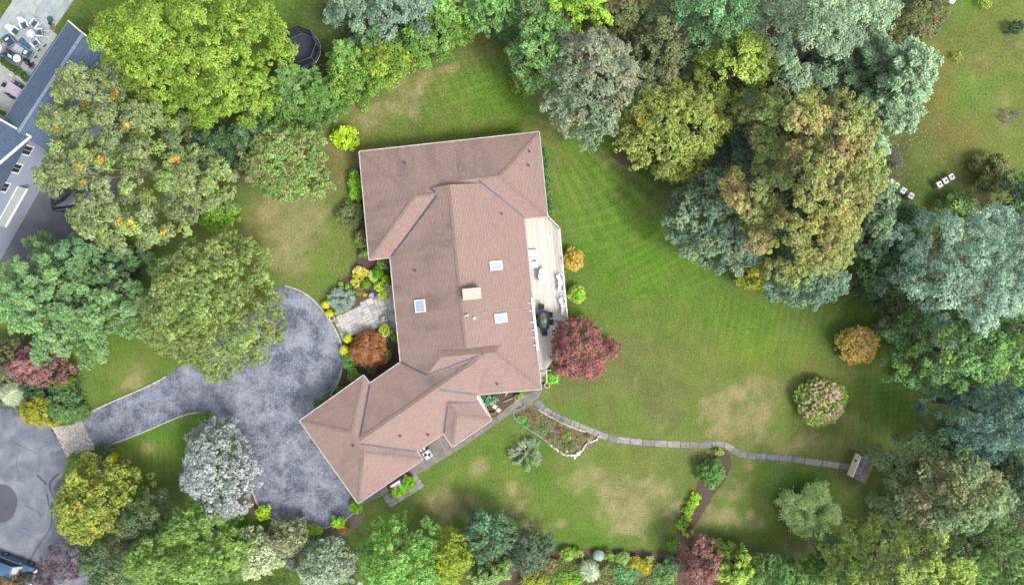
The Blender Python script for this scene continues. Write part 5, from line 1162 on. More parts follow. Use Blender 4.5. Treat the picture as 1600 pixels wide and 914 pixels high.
def crown_leafy(ells, h, zb, rl, leaf, cov, cols, weights=None, gap=.80, zj=.25, sub=.26, flat=.75, holes=(), lobecolor=1.0, ztop=None, aspect=.62, patches=(), upb=.75, colvar=.25, o_ns=26):
    # ells: (cx, cy, rx, ry) in metres. returns leaf arrays and the lobe centres
    ells = np.array(ells, float); R0 = np.max(np.minimum(ells[:, 2], ells[:, 3]))
    x0, x1 = (ells[:, 0] - ells[:, 2]).min(), (ells[:, 0] + ells[:, 2]).max(); y0, y1 = (ells[:, 1] - ells[:, 3]).min(), (ells[:, 1] + ells[:, 3]).max()
    ph = rng.uniform(0, 6.28, (len(ells), 3))
    def dist(x, y):
        best = 9.0; hh = 0.0
        for k, e in enumerate(ells):
            dx, dy = (x - e[0]) / e[2], (y - e[1]) / e[3]; a = math.atan2(dy, dx)
            wob = 1 + .07 * sin(3 * a + ph[k, 0]) + .06 * sin(5 * a + ph[k, 1]) + .06 * sin(11 * a + ph[k, 2])
            d = math.hypot(dx, dy) / wob; rel = .62 + .38 * min(1, min(e[2], e[3]) / R0)
            if d < 1: hh = max(hh, rel * (1 - d ** 2) ** .5)
            best = min(best, d)
        return best, hh
    pts = []; md = gap * rl; tries = int((x1 - x0) * (y1 - y0) / (md * md) * 14) + 60
    grid = {}
    for _ in range(tries):
        x, y = rng.uniform(x0, x1), rng.uniform(y0, y1); d, hh = dist(x, y)
        if d > 1 - .35 * rl / R0: continue
        gi, gj = int(x // md), int(y // md)
        if any((x - p[0]) ** 2 + (y - p[1]) ** 2 < md * md for a in (-1, 0, 1) for b in (-1, 0, 1) for p in grid.get((gi + a, gj + b), ())): continue
        z = zb + (h - zb) * hh - rl * .6 + rng.normal() * zj * rl
        p = (x, y, z, rl * rng.uniform(.72, 1.2), d); grid.setdefault((gi, gj), []).append(p); pts.append(p)
    for _ in range(int(len(pts) * 1.1)):       # skirt
        x, y = rng.uniform(x0, x1), rng.uniform(y0, y1); d, hh = dist(x, y)
        if d > .97 or d < .55: continue
        zt = zb + (h - zb) * hh; pts.append((x, y, rng.uniform(zb * .8, max(zb, zt - rl)), rl * rng.uniform(.5, .85), d))
    P_ = np.array(pts)
    if len(holes):
        keep = np.ones(len(P_), bool)
        for hx_, hy_, hr in holes:
            s_ = 1 - P_[:, 2] / H; ppx = P_[:, 0] / s_ * S + 800; ppy = 457 - P_[:, 1] / s_ * S
            keep &= np.hypot(ppx - hx_, ppy - hy_) > hr + P_[:, 3] * S * .6
        P_ = P_[keep]
    nl = len(P_)
    A = sum(pi * e[2] * e[3] for e in ells) * (1 if len(ells) == 1 else .8); N = int(A / (leaf * leaf * aspect * .5) * cov)
    w = P_[:, 3] ** 2; w = w / w.sum(); li = rng.choice(nl, N, p=w)
    ns = o_ns; sd = unit(nl * ns).reshape(nl, ns, 3); sd[..., 2] = np.abs(sd[..., 2]) * 1.1 - .25; sr = rng.uniform(.55, 1.0, (nl, ns, 1))
    sc_ = sd * sr; sc_[..., 2] *= flat; si = rng.integers(0, ns, N)
    so = sc_[li, si] * P_[li, 3:4]; dd_ = unit(N); dd_[:, 2] = np.where(rng.random(N) < .7, np.abs(dd_[:, 2]), dd_[:, 2])
    rs_ = sub * P_[li, 3:4] * (.55 + .45 * rng.random((N, 1)) ** .5)
    cen = P_[li, :3] + so + dd_ * rs_
    nor = dd_ * .8 + sd[li, si] * .5 + np.array([0, 0, upb]) + rng.normal(size=(N, 3)) * .45
    # colour: clump by clump, a little leaf by leaf
    cols_ = np.array([lin(c) for c in cols]) * KL; lc = rng.choice(len(cols), nl, p=weights); subc = rng.choice(len(cols), (nl, ns), p=weights)
    c = cols_[lc][li] * .6 + cols_[subc[li, si]] * .4
    for (qx, qy, qr, qc, qw) in patches:
        s_ = 1 - cen[:, 2] / H; dq = np.hypot(cen[:, 0] / s_ * S + 800 - qx, 457 - cen[:, 1] / s_ * S - qy) + qr * .4 * rng.normal(size=nl * ns).reshape(nl, ns)[li, si]; mm = (dq < qr) & (rng.random(N) < qw)
        c[mm] = c[mm] * .35 + np.array(lin(qc)) * KL * .65
    c = c * (1 + colvar * rng.normal(size=(nl, 1))[li] * .6) * (1 + colvar * rng.normal(size=(N, 1)))
    return cen, nor, leaf * rng.uniform(.7, 1.25, N), c, P_

def trunk(parent, h, r, targets, m, name='trunk', lean=None):
    mb = MB(); hz = h * .45
    mb.tube([(0, 0, -.05), (0, 0, .3), (.02 * h, .01 * h, hz * .6), (0, 0, hz), (0, 0, h * .55)], [r * 1.5, r * 1.1, r * .9, r * .75, r * .3], 8)
    for t_ in targets:
        t_ = Vector(t_); z0 = hz * rng.uniform(.55, 1.1); a = Vector((0, 0, z0)); mid = a.lerp(t_, .5) + Vector((0, 0, -.06 * t_.length)); mb.tube([a, mid, t_], [r * .32, r * .15, r * .04], 5)
    return mb.build(name, m, parent, smooth=True)

def plant(name, cat, label, cx, cy, rx, ry, h, cols, style='leafy', **o):
    zc = h * o.get('zf', .66 if h > 4 else .6); x0, y0, _ = W(cx, cy, zc)
    root = empty(name, (x0, y0, 0), label, cat, o.get('group'))
    k = (1 - zc / H) / S
    ell = o.get('ells'); ells = [(0, 0, rx * k, ry * k)] if ell is None else [(W(a, b, zc)[0] - x0, W(a, b, zc)[1] - y0, c * k, d * k) for a, b, c, d in ell]
    Rm = max(rx, ry) * k
    w = o.get('w')
    if style in ('leafy', 'fine', 'cloud', 'shrub', 'ball'):
        pr = dict(leafy=dict(rl=min(1.15, Rm * .30), leaf=.185, cov=4.8, gap=.90, zj=.62), fine=dict(rl=min(.62, Rm * .24), leaf=.165, cov=4.8, gap=.86, zj=.6),
                  cloud=dict(rl=min(1.25, Rm * .30), leaf=.19, cov=4.0, gap=.95, zj=.8, aspect=.5, upb=.75, sub=.3), shrub=dict(rl=min(.42, Rm * .34), leaf=.13, cov=4.0, gap=.9, zj=.3), ball=dict(rl=min(.2, Rm * .3), leaf=.075, cov=5.5, gap=.55, zj=.06, flat=.6, sub=.5))[style]
        for q_ in ('rl', 'leaf', 'cov', 'gap', 'zj', 'flat', 'aspect', 'colvar', 'upb', 'sub'):
            if q_ in o: pr[q_] = o[q_]
        zb = h * o.get('zb', {'leafy': .28, 'fine': .22, 'cloud': .25, 'shrub': .12, 'ball': .1}[style])
        # patches / holes are given in picture space and used to look the lobes up; shift to the plant's own frame
        sh = dict(holes=o.get('holes', ()), patches=o.get('patches', ()))
        ew = [(e[0] + x0, e[1] + y0, e[2], e[3]) for e in ells]
        cen, nor, siz, c, P_ = crown_leafy(ew, h, zb, cols=cols, weights=w, **pr, **sh)
        cen[:, 0] -= x0; cen[:, 1] -= y0; cen[:, 2] = np.maximum(cen[:, 2], .04); P_[:, 0] -= x0; P_[:, 1] -= y0
        leaves('crown' if h > 2.6 else 'foliage', cen, nor, siz, c, root, aspect=pr.get('aspect', .62))
        top = P_[P_[:, 2] > np.percentile(P_[:, 2], 45)] if len(P_) > 8 else P_
        nb = o.get('limbs', 4 if style == 'cloud' else 7 if h > 5 else 5); P_[:, 2] -= P_[:, 3] * .9 + .05 * h; tg = top[rng.choice(len(top), min(nb, len(top)), replace=False)][:, :3] if nb else []
        trunk(root, h, max(.03, .022 * h), tg, o.get('bark', BARK), 'trunk' if h > 2.6 else 'stem')
        if o.get('bloom'):
            n_, r_, bc = o['bloom'][:3]; outer = o['bloom'][3] if len(o['bloom']) > 3 else 0
            e = ells[0]; a = rng.uniform(0, 2 * pi, n_); rad = np.sqrt(rng.uniform(outer, 1, n_)) * .97; X_ = e[0] + e[2] * rad * np.cos(a); Y_ = e[1] + e[3] * rad * np.sin(a); Zb = zb + (h - zb) * np.sqrt(np.clip(1 - rad ** 2, 0, 1)) + .02
            per = 26; i_ = np.repeat(np.arange(n_), per); d_ = unit(len(i_)); d_[:, 2] = np.abs(d_[:, 2]); rr_ = r_ * rng.uniform(.75, 1.25, n_)[i_][:, None]
            cc_ = np.stack([X_, Y_, Zb], 1)[i_] + d_ * rr_; bcol = pal(bc, n_)[i_] * (1 + .1 * rng.normal(size=(len(i_), 1)))
            leaves('blossoms', cc_, d_ + rng.normal(size=d_.shape) * .3, np.full(len(i_), r_ * .8), bcol, root, aspect=.9, kind='stuff')
    elif style == 'pine':
        e = ells[0]; Rx, Ry = e[2], e[3]; nb = o.get('nb', 46); dens = o.get('dens', 1.0); br = MB(); C_, N_, T_, Q_ = [], [], [], []
        br.tube([(0, 0, 0), (0, 0, h * .5), (0, 0, h * .97)], [.024 * h, .016 * h, .03], 8); cols_ = np.array([lin(c_) for c_ in cols]) * KL
        for i in range(nb):
            t = (i + .5) / nb; z = h * (.16 + .80 * t); a = i * 2.39996 + rng.normal() * .2; Lf = (1 - t) ** .62 * rng.uniform(.82, 1.14) + .06; Lx, Ly = Rx * Lf, Ry * Lf
            d = np.array([cos(a) * Lx, sin(a) * Ly, 0.0]); L = np.linalg.norm(d); d /= L; side = np.array([-d[1], d[0], 0]); rise = o.get('rise', .12)
            end = d * L + np.array([0, 0, z + L * rise]); br.tube([(0, 0, z - .05 * L), tuple(d * L * .5 + [0, 0, z + L * rise * .25]), tuple(end)], [.05 + .012 * L, .04, .012], 4)
            nt_ = max(5, int(L * 7 * dens)); s_ = rng.uniform(.16, 1.0, nt_) ** .8
            wd_ = .30 * L * np.clip(1.06 - s_, .04, 1) ** .75 * np.clip(s_ * 2.6, 0, 1) + .08; off = rng.uniform(-1, 1, nt_)
            tc_ = d[None] * (s_ * L)[:, None] + side[None] * (off * wd_)[:, None]; tc_[:, 2] = z + L * rise * s_ ** 2 + rng.normal(size=nt_) * .10 - np.abs(off) * wd_ * .15
            k_ = o.get('needles', 46); i_ = np.repeat(np.arange(nt_), k_); rad = o.get('tuft', .26)
            dirs = unit(len(i_)) * .8 + (d[None] * .9 + side[None] * (off[i_][:, None]) * .7); dirs /= np.linalg.norm(dirs, axis=1, keepdims=True)
            c_ = tc_[i_] + unit(len(i_)) * rad * rng.random((len(i_), 1)) ** .5 + dirs * .06; C_.append(c_); T_.append(dirs); N_.append(unit(len(i_)) * .6 + np.array([0, 0, 1.0]))
            cb = cols_[rng.choice(len(cols), p=w)]; ct = cols_[rng.choice(len(cols), nt_, p=w)]; Q_.append((cb * .5 + ct[i_] * .5) * (1 + .14 * rng.normal(size=(len(i_), 1))) * (.9 + .25 * s_[i_][:, None]))
        C_, N_, T_, Q_ = map(np.concatenate, (C_, N_, T_, Q_)); leaves('crown', C_, N_, o.get('leaf', .24) * rng.uniform(.7, 1.2, len(C_)), Q_, root, aspect=o.get('nasp', .46), tang=T_)
        br.build('trunk', BARK, root, smooth=True)
    elif style in ('sparse', 'spread', 'bare'):
        m = o.get('bark', BARK_PALE); tb = MB(); tips = []
        def grow(p, d, L, r, lv):
            n_ = 3; pts_ = [p]; rad = [r]
            for i in range(n_):
                d = (d + Vector(rng.normal(size=3)) * .16 + Vector((0, 0, o.get('grav', .03)))).normalized(); p = p + d * (L / n_); pts_.append(p); rad.append(r * (1 - .28 * (i + 1)))
            tb.tube(pts_, rad, 5 if lv < 2 else 4)
            for q_ in pts_[1:]: tips.append((q_, d, lv))
            if lv < o.get('levels', 3):
                for _ in range(o.get('fork', 3)):
                    ax2 = Vector(rng.normal(size=3)); nd = (d + ax2 * o.get('spreadf', .55)).normalized(); nd.z = max(nd.z, o.get('minz', -.05)); grow(pts_[-1 if rng.random() < .6 else -2], nd, L * .68, max(.012, r * .5), lv + 1)
        e = ells[0]; nm_ = o.get('mains', 7)
        for i in range(nm_):
            a = 2 * pi * i / nm_ + rng.normal() * .25; el = o.get('elev', .55); dd2 = Vector((cos(a) * e[2], sin(a) * e[3], 0)); Lm = dd2.length
            grow(Vector((0, 0, h * o.get('fork0', .12))), Vector((dd2.x, dd2.y, Lm * el)).normalized(), Lm * o.get('lenf', .42), .02 * Lm + .02, 0)
        tb.tube([(0, 0, -.05), (0, 0, h * o.get('fork0', .12) + .05)], [.1, .08], 7)
        tb.build('trunk', m, root, smooth=True)
        if style != 'bare':
            T = np.array([list(t_[0]) for t_ in tips if t_[2] >= o.get('leaflv', 1)]); D = np.array([list(t_[1]) for t_ in tips if t_[2] >= o.get('leaflv', 1)])
            N = o.get('n', 9000); i_ = rng.integers(0, len(T), N); sp = o.get('scatter', .22); cen = T[i_] + unit(N) * sp * rng.random((N, 1)) ** .6 - D[i_] * rng.uniform(0, .35, (N, 1)); cen[:, 2] = np.maximum(cen[:, 2], .03)
            leaves('crown' if h > 2.6 else 'foliage', cen, unit(N) * .7 + np.array([0, 0, .8]), o.get('leaf', .13) * rng.uniform(.7, 1.2, N), pal(cols, N, w) * (1 + .12 * rng.normal(size=(N, 1))), root, aspect=o.get('aspect', .75))
    elif style == 'grass':
        e = ells[0]; N = o.get('n', 900); a = rng.uniform(0, 2 * pi, N); s_ = rng.uniform(.25, 1, N); d = np.stack([np.cos(a) * e[2], np.sin(a) * e[3], np.full(N, 0)], 1)
        cen = d * (s_ * .55)[:, None]; cen[:, 2] = h * (.55 + .45 * (1 - s_)) * rng.uniform(.7, 1.05, N); tg = d / np.linalg.norm(d, axis=1, keepdims=True) + np.stack([0 * a, 0 * a, .8 - 1.3 * s_], 1)
        leaves('foliage', cen, np.stack([d[:, 0] * .3, d[:, 1] * .3, np.ones(N)], 1) + rng.normal(size=(N, 3)) * .25, Rm * rng.uniform(.5, 1.0, N), pal(cols, N, w) * (1 + .12 * rng.normal(size=(N, 1))), root, aspect=.07, tang=tg)
    return root

LIME = [(122, 152, 52), (106, 140, 48), (136, 162, 62)]; GRN = [(112, 158, 82), (96, 142, 72), (130, 172, 88)]; OLV = [(140, 154, 86), (118, 140, 76), (156, 158, 98)]
OAKC = [(122, 138, 88), (102, 124, 82), (140, 152, 102), (132, 154, 78)]; BLU = [(120, 146, 118), (104, 132, 110), (138, 160, 128)]; PIN = [(114, 152, 96), (98, 138, 86), (132, 168, 108)]
SAGE = [(144, 170, 132), (126, 156, 120), (158, 182, 142)]; DKG = [(78, 104, 70), (66, 92, 64), (94, 118, 78)]; MIX = [(104, 126, 82), (122, 134, 88), (92, 112, 76), (132, 130, 92)]
YGR = [(144, 166, 46), (128, 152, 44), (158, 176, 56)]; SILV = [(158, 168, 166), (136, 148, 142), (130, 142, 120), (172, 182, 184)]; PURP = [(92, 76, 86), (78, 64, 76), (106, 86, 94)]; RUST = [(168, 102, 62), (150, 88, 54), (180, 118, 76)]
TG = 'trees round the lawn'; SG = 'shrubs in the beds'
def T(*a, **k): k.setdefault('group', TG); return plant(*a, **k)
def B(*a, **k): k.setdefault('group', SG); k.setdefault('style', 'shrub'); return plant(*a, **k)

# --- left and top left
T('maple_tree', 'tree', 'broad lime green maple at the top left beside the trampoline', 305, 80, 168, 110, 13, LIME, 'leafy', ells=[(298, 50, 124, 100), (200, 62, 60, 46), (245, 124, 66, 48), (335, 132, 70, 46), (390, 48, 42, 54), (332, 166, 38, 26)], rl=1.0)
T('oak_tree', 'tree', 'huge grey green oak with yellow tufts over the neighbour drive', 200, 250, 150, 155, 14, OAKC, 'leafy', ells=[(145, 148, 66, 46), (192, 205, 78, 60), (158, 278, 98, 70), (295, 275, 54, 44), (183, 345, 84, 42), (112, 200, 48, 44), (250, 240, 56, 36)], rl=.85, gap=.95, zj=.8, leaf=.18, cov=4.2, bark=BARK_PALE, limbs=9, zf=.7,
  holes=[(105, 310, 12), (128, 300, 4)], patches=[(130, 165, 6, (222, 160, 40), .9), (178, 146, 7, (226, 166, 36), .9), (158, 250, 5, (226, 160, 40), .9), (122, 258, 6, (224, 176, 50), .9), (205, 348, 6, (222, 190, 50), .9), (188, 350, 5, (222, 170, 40), .9), (272, 252, 6, (228, 150, 40), .9), (195, 198, 6, (222, 160, 40), .9), (85, 199, 5, (232, 170, 30), .9), (256, 362, 5, (222, 180, 50), .9), (130, 284, 5, (226, 176, 36), .9)])
T('pine_tree', 'tree', 'large green pine with feathery branches at the left edge', 70, 464, 126, 118, 13, PIN, 'pine', nb=64, dens=1.25, needles=40)
T('spruce_tree', 'tree', 'small dark evergreen half hidden behind the left pine', 178, 425, 22, 42, 7, DKG, 'pine', nb=26, needles=30)
T('pine_tree', 'tree', 'green pine limb cluster between the left pine and the oak', 130, 392, 60, 34, 10, [(96, 140, 92), (80, 124, 84), (116, 154, 104)], 'pine', nb=30, needles=36)
T('linden_tree', 'tree', 'dense round olive green linden overhanging the driveway', 317, 479, 108, 114, 11, [(122, 146, 78), (104, 130, 68), (136, 158, 86), (126, 136, 80)], 'fine', rl=.66, cov=4.8)
T('dogwood_tree', 'tree', 'small green tree with brownish tips left of the bare patch of lawn', 442, 252, 68, 62, 7, [(116, 152, 78), (132, 162, 88), (142, 134, 90), (104, 138, 72)], 'fine', rl=.5)
B('shrub', 'shrub', 'bright green shrub peeping out right of the oak', 340, 330, 28, 34, 3.4, [(120, 166, 54), (104, 150, 48), (136, 178, 62)], rl=.4, leaf=.17)
for i, (a, b, rx_, ry_, h_, cs, st, lb) in enumerate([
    (335, 222, 58, 36, 6.5, [(76, 108, 66), (64, 94, 58), (92, 124, 74)], 'pine', 'dark green conifer at the lower end of the boundary hedge'), (392, 210, 48, 48, 6, [(98, 134, 82), (84, 120, 76), (112, 146, 90)], 'pine', 'soft green conifer left of the yellow green round bush in the hedge row'),
    (420, 165, 40, 40, 5.5, [(104, 142, 66), (92, 130, 60), (120, 158, 74)], 'fine', 'rounded green hedge tree under the lime maple edge'), (455, 130, 46, 50, 6.5, [(112, 158, 84), (98, 142, 76), (130, 172, 96)], 'pine', 'feathery light green conifer below the trampoline'),
    (500, 150, 46, 40, 5.5, [(104, 150, 72), (90, 134, 64), (120, 164, 80)], 'pine', 'feathery green conifer right of the trampoline conifer'), (478, 182, 40, 20, 3.2, [(98, 142, 70), (84, 126, 62)], 'shrub', 'low green shrub along the lawn edge below the hedge row'),
    (540, 88, 40, 38, 7, [(118, 166, 78), (100, 146, 70), (136, 180, 90)], 'pine', 'light green conifer top in the middle of the hedge row'), (552, 122, 44, 34, 5.5, [(122, 166, 62), (106, 150, 56), (140, 178, 72)], 'fine', 'yellowish green hedge tree near the lawn edge'),
    (600, 92, 44, 36, 6, [(126, 164, 66), (110, 150, 60), (160, 184, 60)], 'fine', 'hedge tree with yellow sprays above the lawn edge'), (592, 66, 36, 26, 6.5, [(104, 144, 84), (90, 130, 76)], 'fine', 'plain green hedge tree under the blue green oak'),
    (650, 60, 46, 38, 6, [(112, 158, 68), (98, 142, 62), (130, 170, 80)], 'pine', 'feathery green conifer left of the round top shrub'), (690, 36, 44, 42, 6.5, [(114, 160, 72), (100, 144, 66), (132, 174, 84)], 'pine', 'green conifer by the lawn corner at the top'),
    (720, 44, 20, 20, 3.2, [(134, 172, 62), (118, 156, 56)], 'shrub', 'round bright shrub at the upper lawn corner')]):
    cs = [tuple(int(v * .92) for v in q_) for q_ in cs]; T('hedge_tree' if st != 'shrub' else 'shrub', 'tree' if st != 'shrub' else 'shrub', lb, a, b, rx_, ry_, h_, cs, st, group='boundary hedge trees', **({'nb': 34, 'needles': 38} if st == 'pine' else {}))
T('oak_tree', 'tree', 'blue green oak crown at the top edge, left part with dark gap', 553, 18, 46, 30, 9, BLU, 'leafy', rl=.8)
T('oak_tree', 'tree', 'blue green oak crown at the top edge above the hedge row', 622, 18, 52, 36, 10, [(118, 146, 124), (104, 134, 112), (136, 156, 138)], 'leafy', rl=.8)
T('maple_tree', 'tree', 'light green tree crown at the top edge above the round shrub', 705, 6, 42, 24, 8, [(128, 172, 84), (112, 156, 74)], 'leafy', rl=.7)
T('maple_tree', 'tree', 'green tree crown at the top edge right of the lawn corner', 768, 14, 40, 34, 8, [(114, 160, 84), (98, 142, 76)], 'fine')
B('shrub', 'shrub', 'dark green round shrub at the right side of the upper lawn corner', 791, 42, 22, 20, 3.0, [(92, 136, 84), (78, 118, 74)], style='shrub')
T('maple_tree', 'tree', 'mid green tree left of the large grey maple', 852, 78, 52, 58, 9, [(112, 154, 86), (98, 140, 80), (128, 168, 92)], 'leafy', rl=.75)
T('maple_tree', 'tree', 'bright lime tree at the top above the grey maple', 905, 16, 54, 28, 10, [(150, 190, 64), (132, 172, 58)], 'leafy', rl=.75)
T('maple_tree', 'tree', 'narrow green crown at the top between two bright trees', 835, 14, 34, 26, 8, [(102, 134, 84), (120, 150, 90)], 'fine')
B('hydrangea_bush', 'shrub', 'hydrangea with pink flowers at the lawn edge below the mid green tree', 822, 127, 24, 20, 1.8, [(134, 172, 56), (116, 156, 50)], bloom=(36, .12, [(226, 178, 160), (214, 160, 140)]))
T('grey_maple', 'tree', 'large round grey green maple with brownish clumps above the house corner', 924, 126, 74, 90, 11, [(134, 148, 118), (118, 138, 108), (150, 156, 126), (150, 138, 114)], 'leafy', w=[.36, .36, .2, .08], rl=.72, patches=[(925, 190, 46, (116, 144, 108), .6), (910, 65, 20, (164, 134, 108), .3), (985, 120, 16, (158, 138, 100), .4), (975, 155, 14, (160, 136, 92), .4)])
T('maple_tree', 'tree', 'round yellow green maple in front of the dark gap right of the grey maple', 1057, 194, 90, 76, 10, [(148, 164, 80), (134, 154, 74), (160, 172, 90), (172, 160, 70)], 'leafy', w=[.38, .36, .18, .08], rl=.8)
T('maple_tree', 'tree', 'yellow green tree between the round maple and the tall pines', 1150, 103, 60, 54, 12.5, [(148, 172, 70), (132, 158, 62), (164, 182, 84)], 'leafy', rl=.7)
T('mixed_tree', 'tree', 'muted green brown tree right of the grey maple at the top', 1036, 78, 58, 70, 9, MIX, 'fine')
T('mixed_tree', 'tree', 'brownish olive tree at the top edge above the grey maple', 972, 22, 54, 40, 8, [(122, 126, 80), (136, 122, 92), (104, 124, 72)], 'fine')
T('pine_tree', 'tree', 'green layered conifer at the top between muted tree and yellow green tree', 1118, 34, 74, 58, 13, [(104, 152, 96), (88, 134, 88), (124, 168, 106)], 'cloud', rl=.9)
T('pine_tree', 'tree', 'tall sage green pine left of the pair at the upper right', 1255, 66, 92, 92, 16, SAGE, 'cloud', rl=.95, zj=.9)
T('pine_tree', 'tree', 'tall sage green pine with spiky right edge at the upper right', 1388, 128, 96, 106, 16, [(146, 176, 134), (130, 162, 122), (162, 190, 148)], 'pine', nb=95, dens=1.35, needles=30, tuft=.3, rise=.3)
T('pine_tree', 'tree', 'sage green pine behind the pair at the top edge', 1330, 34, 70, 50, 14, SAGE, 'cloud', rl=.9)
T('mixed_tree', 'tree', 'dark olive shrubby tree at the top edge beside the meadow', 1420, 22, 62, 44, 6, [(88, 104, 66), (104, 116, 72), (120, 104, 66)], 'fine')
T('big_maple', 'tree', 'largest maple with olive and rust brown clumps right of centre', 1250, 285, 120, 150, 16, [(142, 152, 84), (126, 146, 78), (152, 146, 88), (154, 130, 92)], 'leafy', w=[.42, .38, .14, .06], ells=[(1232, 190, 66, 56), (1300, 215, 66, 62), (1178, 312, 52, 44), (1262, 300, 92, 76), (1258, 372, 92, 58), (1325, 290, 42, 80)], rl=1.15, gap=.98, zj=.75, leaf=.19, cov=5.2,
  patches=[(1215, 205, 22, (128, 158, 78), .9), (1200, 178, 26, (126, 152, 78), .8), (1150, 310, 28, (172, 134, 98), .7), (1250, 220, 28, (160, 124, 92), .6), (1320, 230, 34, (160, 132, 94), .6), (1300, 280, 30, (156, 140, 92), .5), (1240, 330, 46, (138, 154, 78), .5), (1260, 360, 50, (160, 150, 84), .5), (1290, 190, 20, (170, 126, 90), .6), (1330, 330, 30, (172, 148, 92), .5)])
T('blue_green_tree', 'tree', 'blue green tree left of and below the rusty maple', 1120, 350, 74, 74, 9, [(112, 142, 116), (96, 126, 106), (134, 156, 120), (124, 146, 104)], 'leafy', rl=.7, ells=[(1105, 345, 60, 66), (1150, 370, 56, 56), (1120, 300, 48, 40)])
T('blue_green_tree', 'tree', 'dark teal tree in the gap above the blue green tree', 1170, 258, 62, 46, 8, [(78, 104, 86), (66, 92, 78), (96, 122, 92)], 'leafy', rl=.7)
T('blue_green_tree', 'tree', 'blue green crown below the rusty maple, over the lawn edge', 1262, 436, 64, 44, 8, [(104, 136, 112), (90, 120, 102), (122, 150, 116)], 'leafy', rl=.7)
T('blue_green_tree', 'tree', 'pale green crown right of the rusty maple', 1358, 335, 34, 76, 8, [(122, 152, 110), (106, 136, 100), (138, 164, 120)], 'leafy', rl=.7)
T('maple_tree', 'tree', 'small yellow tree at the lower left foot of the rusty maple', 1184, 428, 34, 26, 5, [(186, 180, 52), (164, 168, 54), (146, 164, 58)], 'leafy', rl=.5)
T('willow_tree', 'tree', 'large grey sage willow with cloudy clumps at the right edge', 1502, 420, 104, 98, 14, [(140, 174, 150), (124, 158, 136), (154, 186, 160)], 'cloud', rl=1.1, gap=1.1, zj=.9, cov=3.8, ells=[(1540, 380, 60, 60), (1460, 440, 52, 46), (1545, 450, 60, 55), (1500, 490, 44, 34), (1470, 365, 40, 36)])
T('thicket_tree', 'tree', 'dark green thicket tree between the rusty maple and the grey willow', 1395, 415, 50, 50, 6, [(74, 108, 66), (62, 94, 58), (90, 124, 74)], 'fine')
T('thicket_tree', 'tree', 'mid green thicket tree above the dark one by the beehives', 1420, 352, 34, 36, 4.0, [(88, 132, 84), (74, 116, 72)], 'fine')
B('shrub', 'shrub', 'leafy green shrub just below the right row of beehives', 1500, 324, 32, 24, 2.4, [(112, 146, 74), (96, 130, 68), (128, 158, 80)], rl=.45, leaf=.18)
T('birch_tree', 'tree', 'thin olive twiggy tree right of the beehives', 1568, 268, 40, 34, 4.0, [(126, 136, 80), (108, 120, 72), (142, 146, 84)], 'sparse', n=15000, leaf=.15, scatter=.34, lenf=.46, elev=.5, fork=4, bark=BARK)
T('spruce_tree', 'tree', 'dark evergreen cut by the right edge below the twiggy tree', 1588, 318, 26, 50, 6, DKG, 'fine')
T('hedge_tree', 'tree', 'low olive brown tree above the orange bush', 1404, 494, 38, 40, 4, [(96, 116, 74), (114, 118, 80), (82, 104, 66)], 'fine')
T('larch_tree', 'tree', 'wide green larch with bright tips at the right side', 1500, 552, 98, 66, 12, [(104, 152, 78), (88, 134, 74), (140, 178, 80), (96, 140, 84)], 'fine', rl=.6, gap=1.05, zj=.7, leaf=.2)
T('larch_tree', 'tree', 'green larch cut by the right edge', 1588, 540, 40, 70, 12, [(100, 146, 78), (86, 130, 72), (130, 168, 80)], 'fine', rl=.6)
T('fir_tree', 'tree', 'dark blue green fir at the right edge below the larch', 1560, 650, 78, 54, 13, [(88, 126, 112), (74, 110, 100), (112, 150, 130)], 'cloud', rl=.75, gap=.72, cov=4.8, limbs=0)
T('fir_tree', 'tree', 'dark teal fir low at the right, behind the copper tinted maple', 1520, 700, 60, 26, 8, [(72, 108, 90), (66, 100, 84)], 'cloud', rl=.7, gap=.72, limbs=0)
T('copper_maple', 'tree', 'big green maple with copper patches beside the small shed', 1484, 765, 92, 76, 12, [(114, 146, 98), (100, 134, 92), (132, 158, 102), (126, 140, 92)], 'fine', rl=.7, leaf=.2,
  patches=[(1470, 740, 26, (178, 138, 96), .55), (1440, 790, 28, (170, 132, 96), .5), (1560, 750, 24, (160, 142, 92), .5), (1500, 775, 24, (166, 138, 96), .4), (1425, 770, 16, (172, 140, 100), .5), (1525, 770, 22, (150, 148, 92), .5)])
T('thicket_tree', 'tree', 'very dark tree right of the copper tinted maple', 1588, 752, 38, 48, 9, DKG, 'leafy')
T('birch_tree', 'tree', 'small pale green tree with visible grey branches on the lawn below the shed', 1273, 802, 50, 46, 4.6, [(196, 226, 142), (184, 216, 130), (208, 232, 160)], 'sparse', n=46000, leaf=.12, scatter=.42, lenf=.44, elev=.42, mains=13, fork=4, zf=.5, levels=3, spreadf=.85)
T('oak_tree', 'tree', 'large yellow green oak at the bottom right', 1412, 880, 100, 68, 13, [(142, 166, 76), (126, 150, 70), (158, 178, 88)], 'leafy', rl=.8, ells=[(1390, 870, 66, 46), (1440, 885, 76, 60), (1370, 905, 70, 50)])
T('oak_tree', 'tree', 'green oak at the bottom right corner', 1560, 872, 66, 62, 12, [(108, 146, 72), (94, 130, 66), (122, 158, 78)], 'leafy', rl=.8)
T('thicket_tree', 'tree', 'dark green understory tree left of the yellow green oak', 1318, 880, 36, 40, 6, [(80, 122, 78), (68, 108, 68), (94, 136, 84)], 'fine')
T('hedge_tree', 'tree', 'green shrub tree on the bottom edge below the pale branching tree', 1262, 896, 44, 30, 5, [(112, 156, 70), (98, 140, 62)], 'fine')
T('hedge_tree', 'tree', 'green shrub tree on the bottom edge left of the dark understory', 1212, 896, 40, 30, 5, [(106, 148, 76), (92, 132, 66)], 'fine')
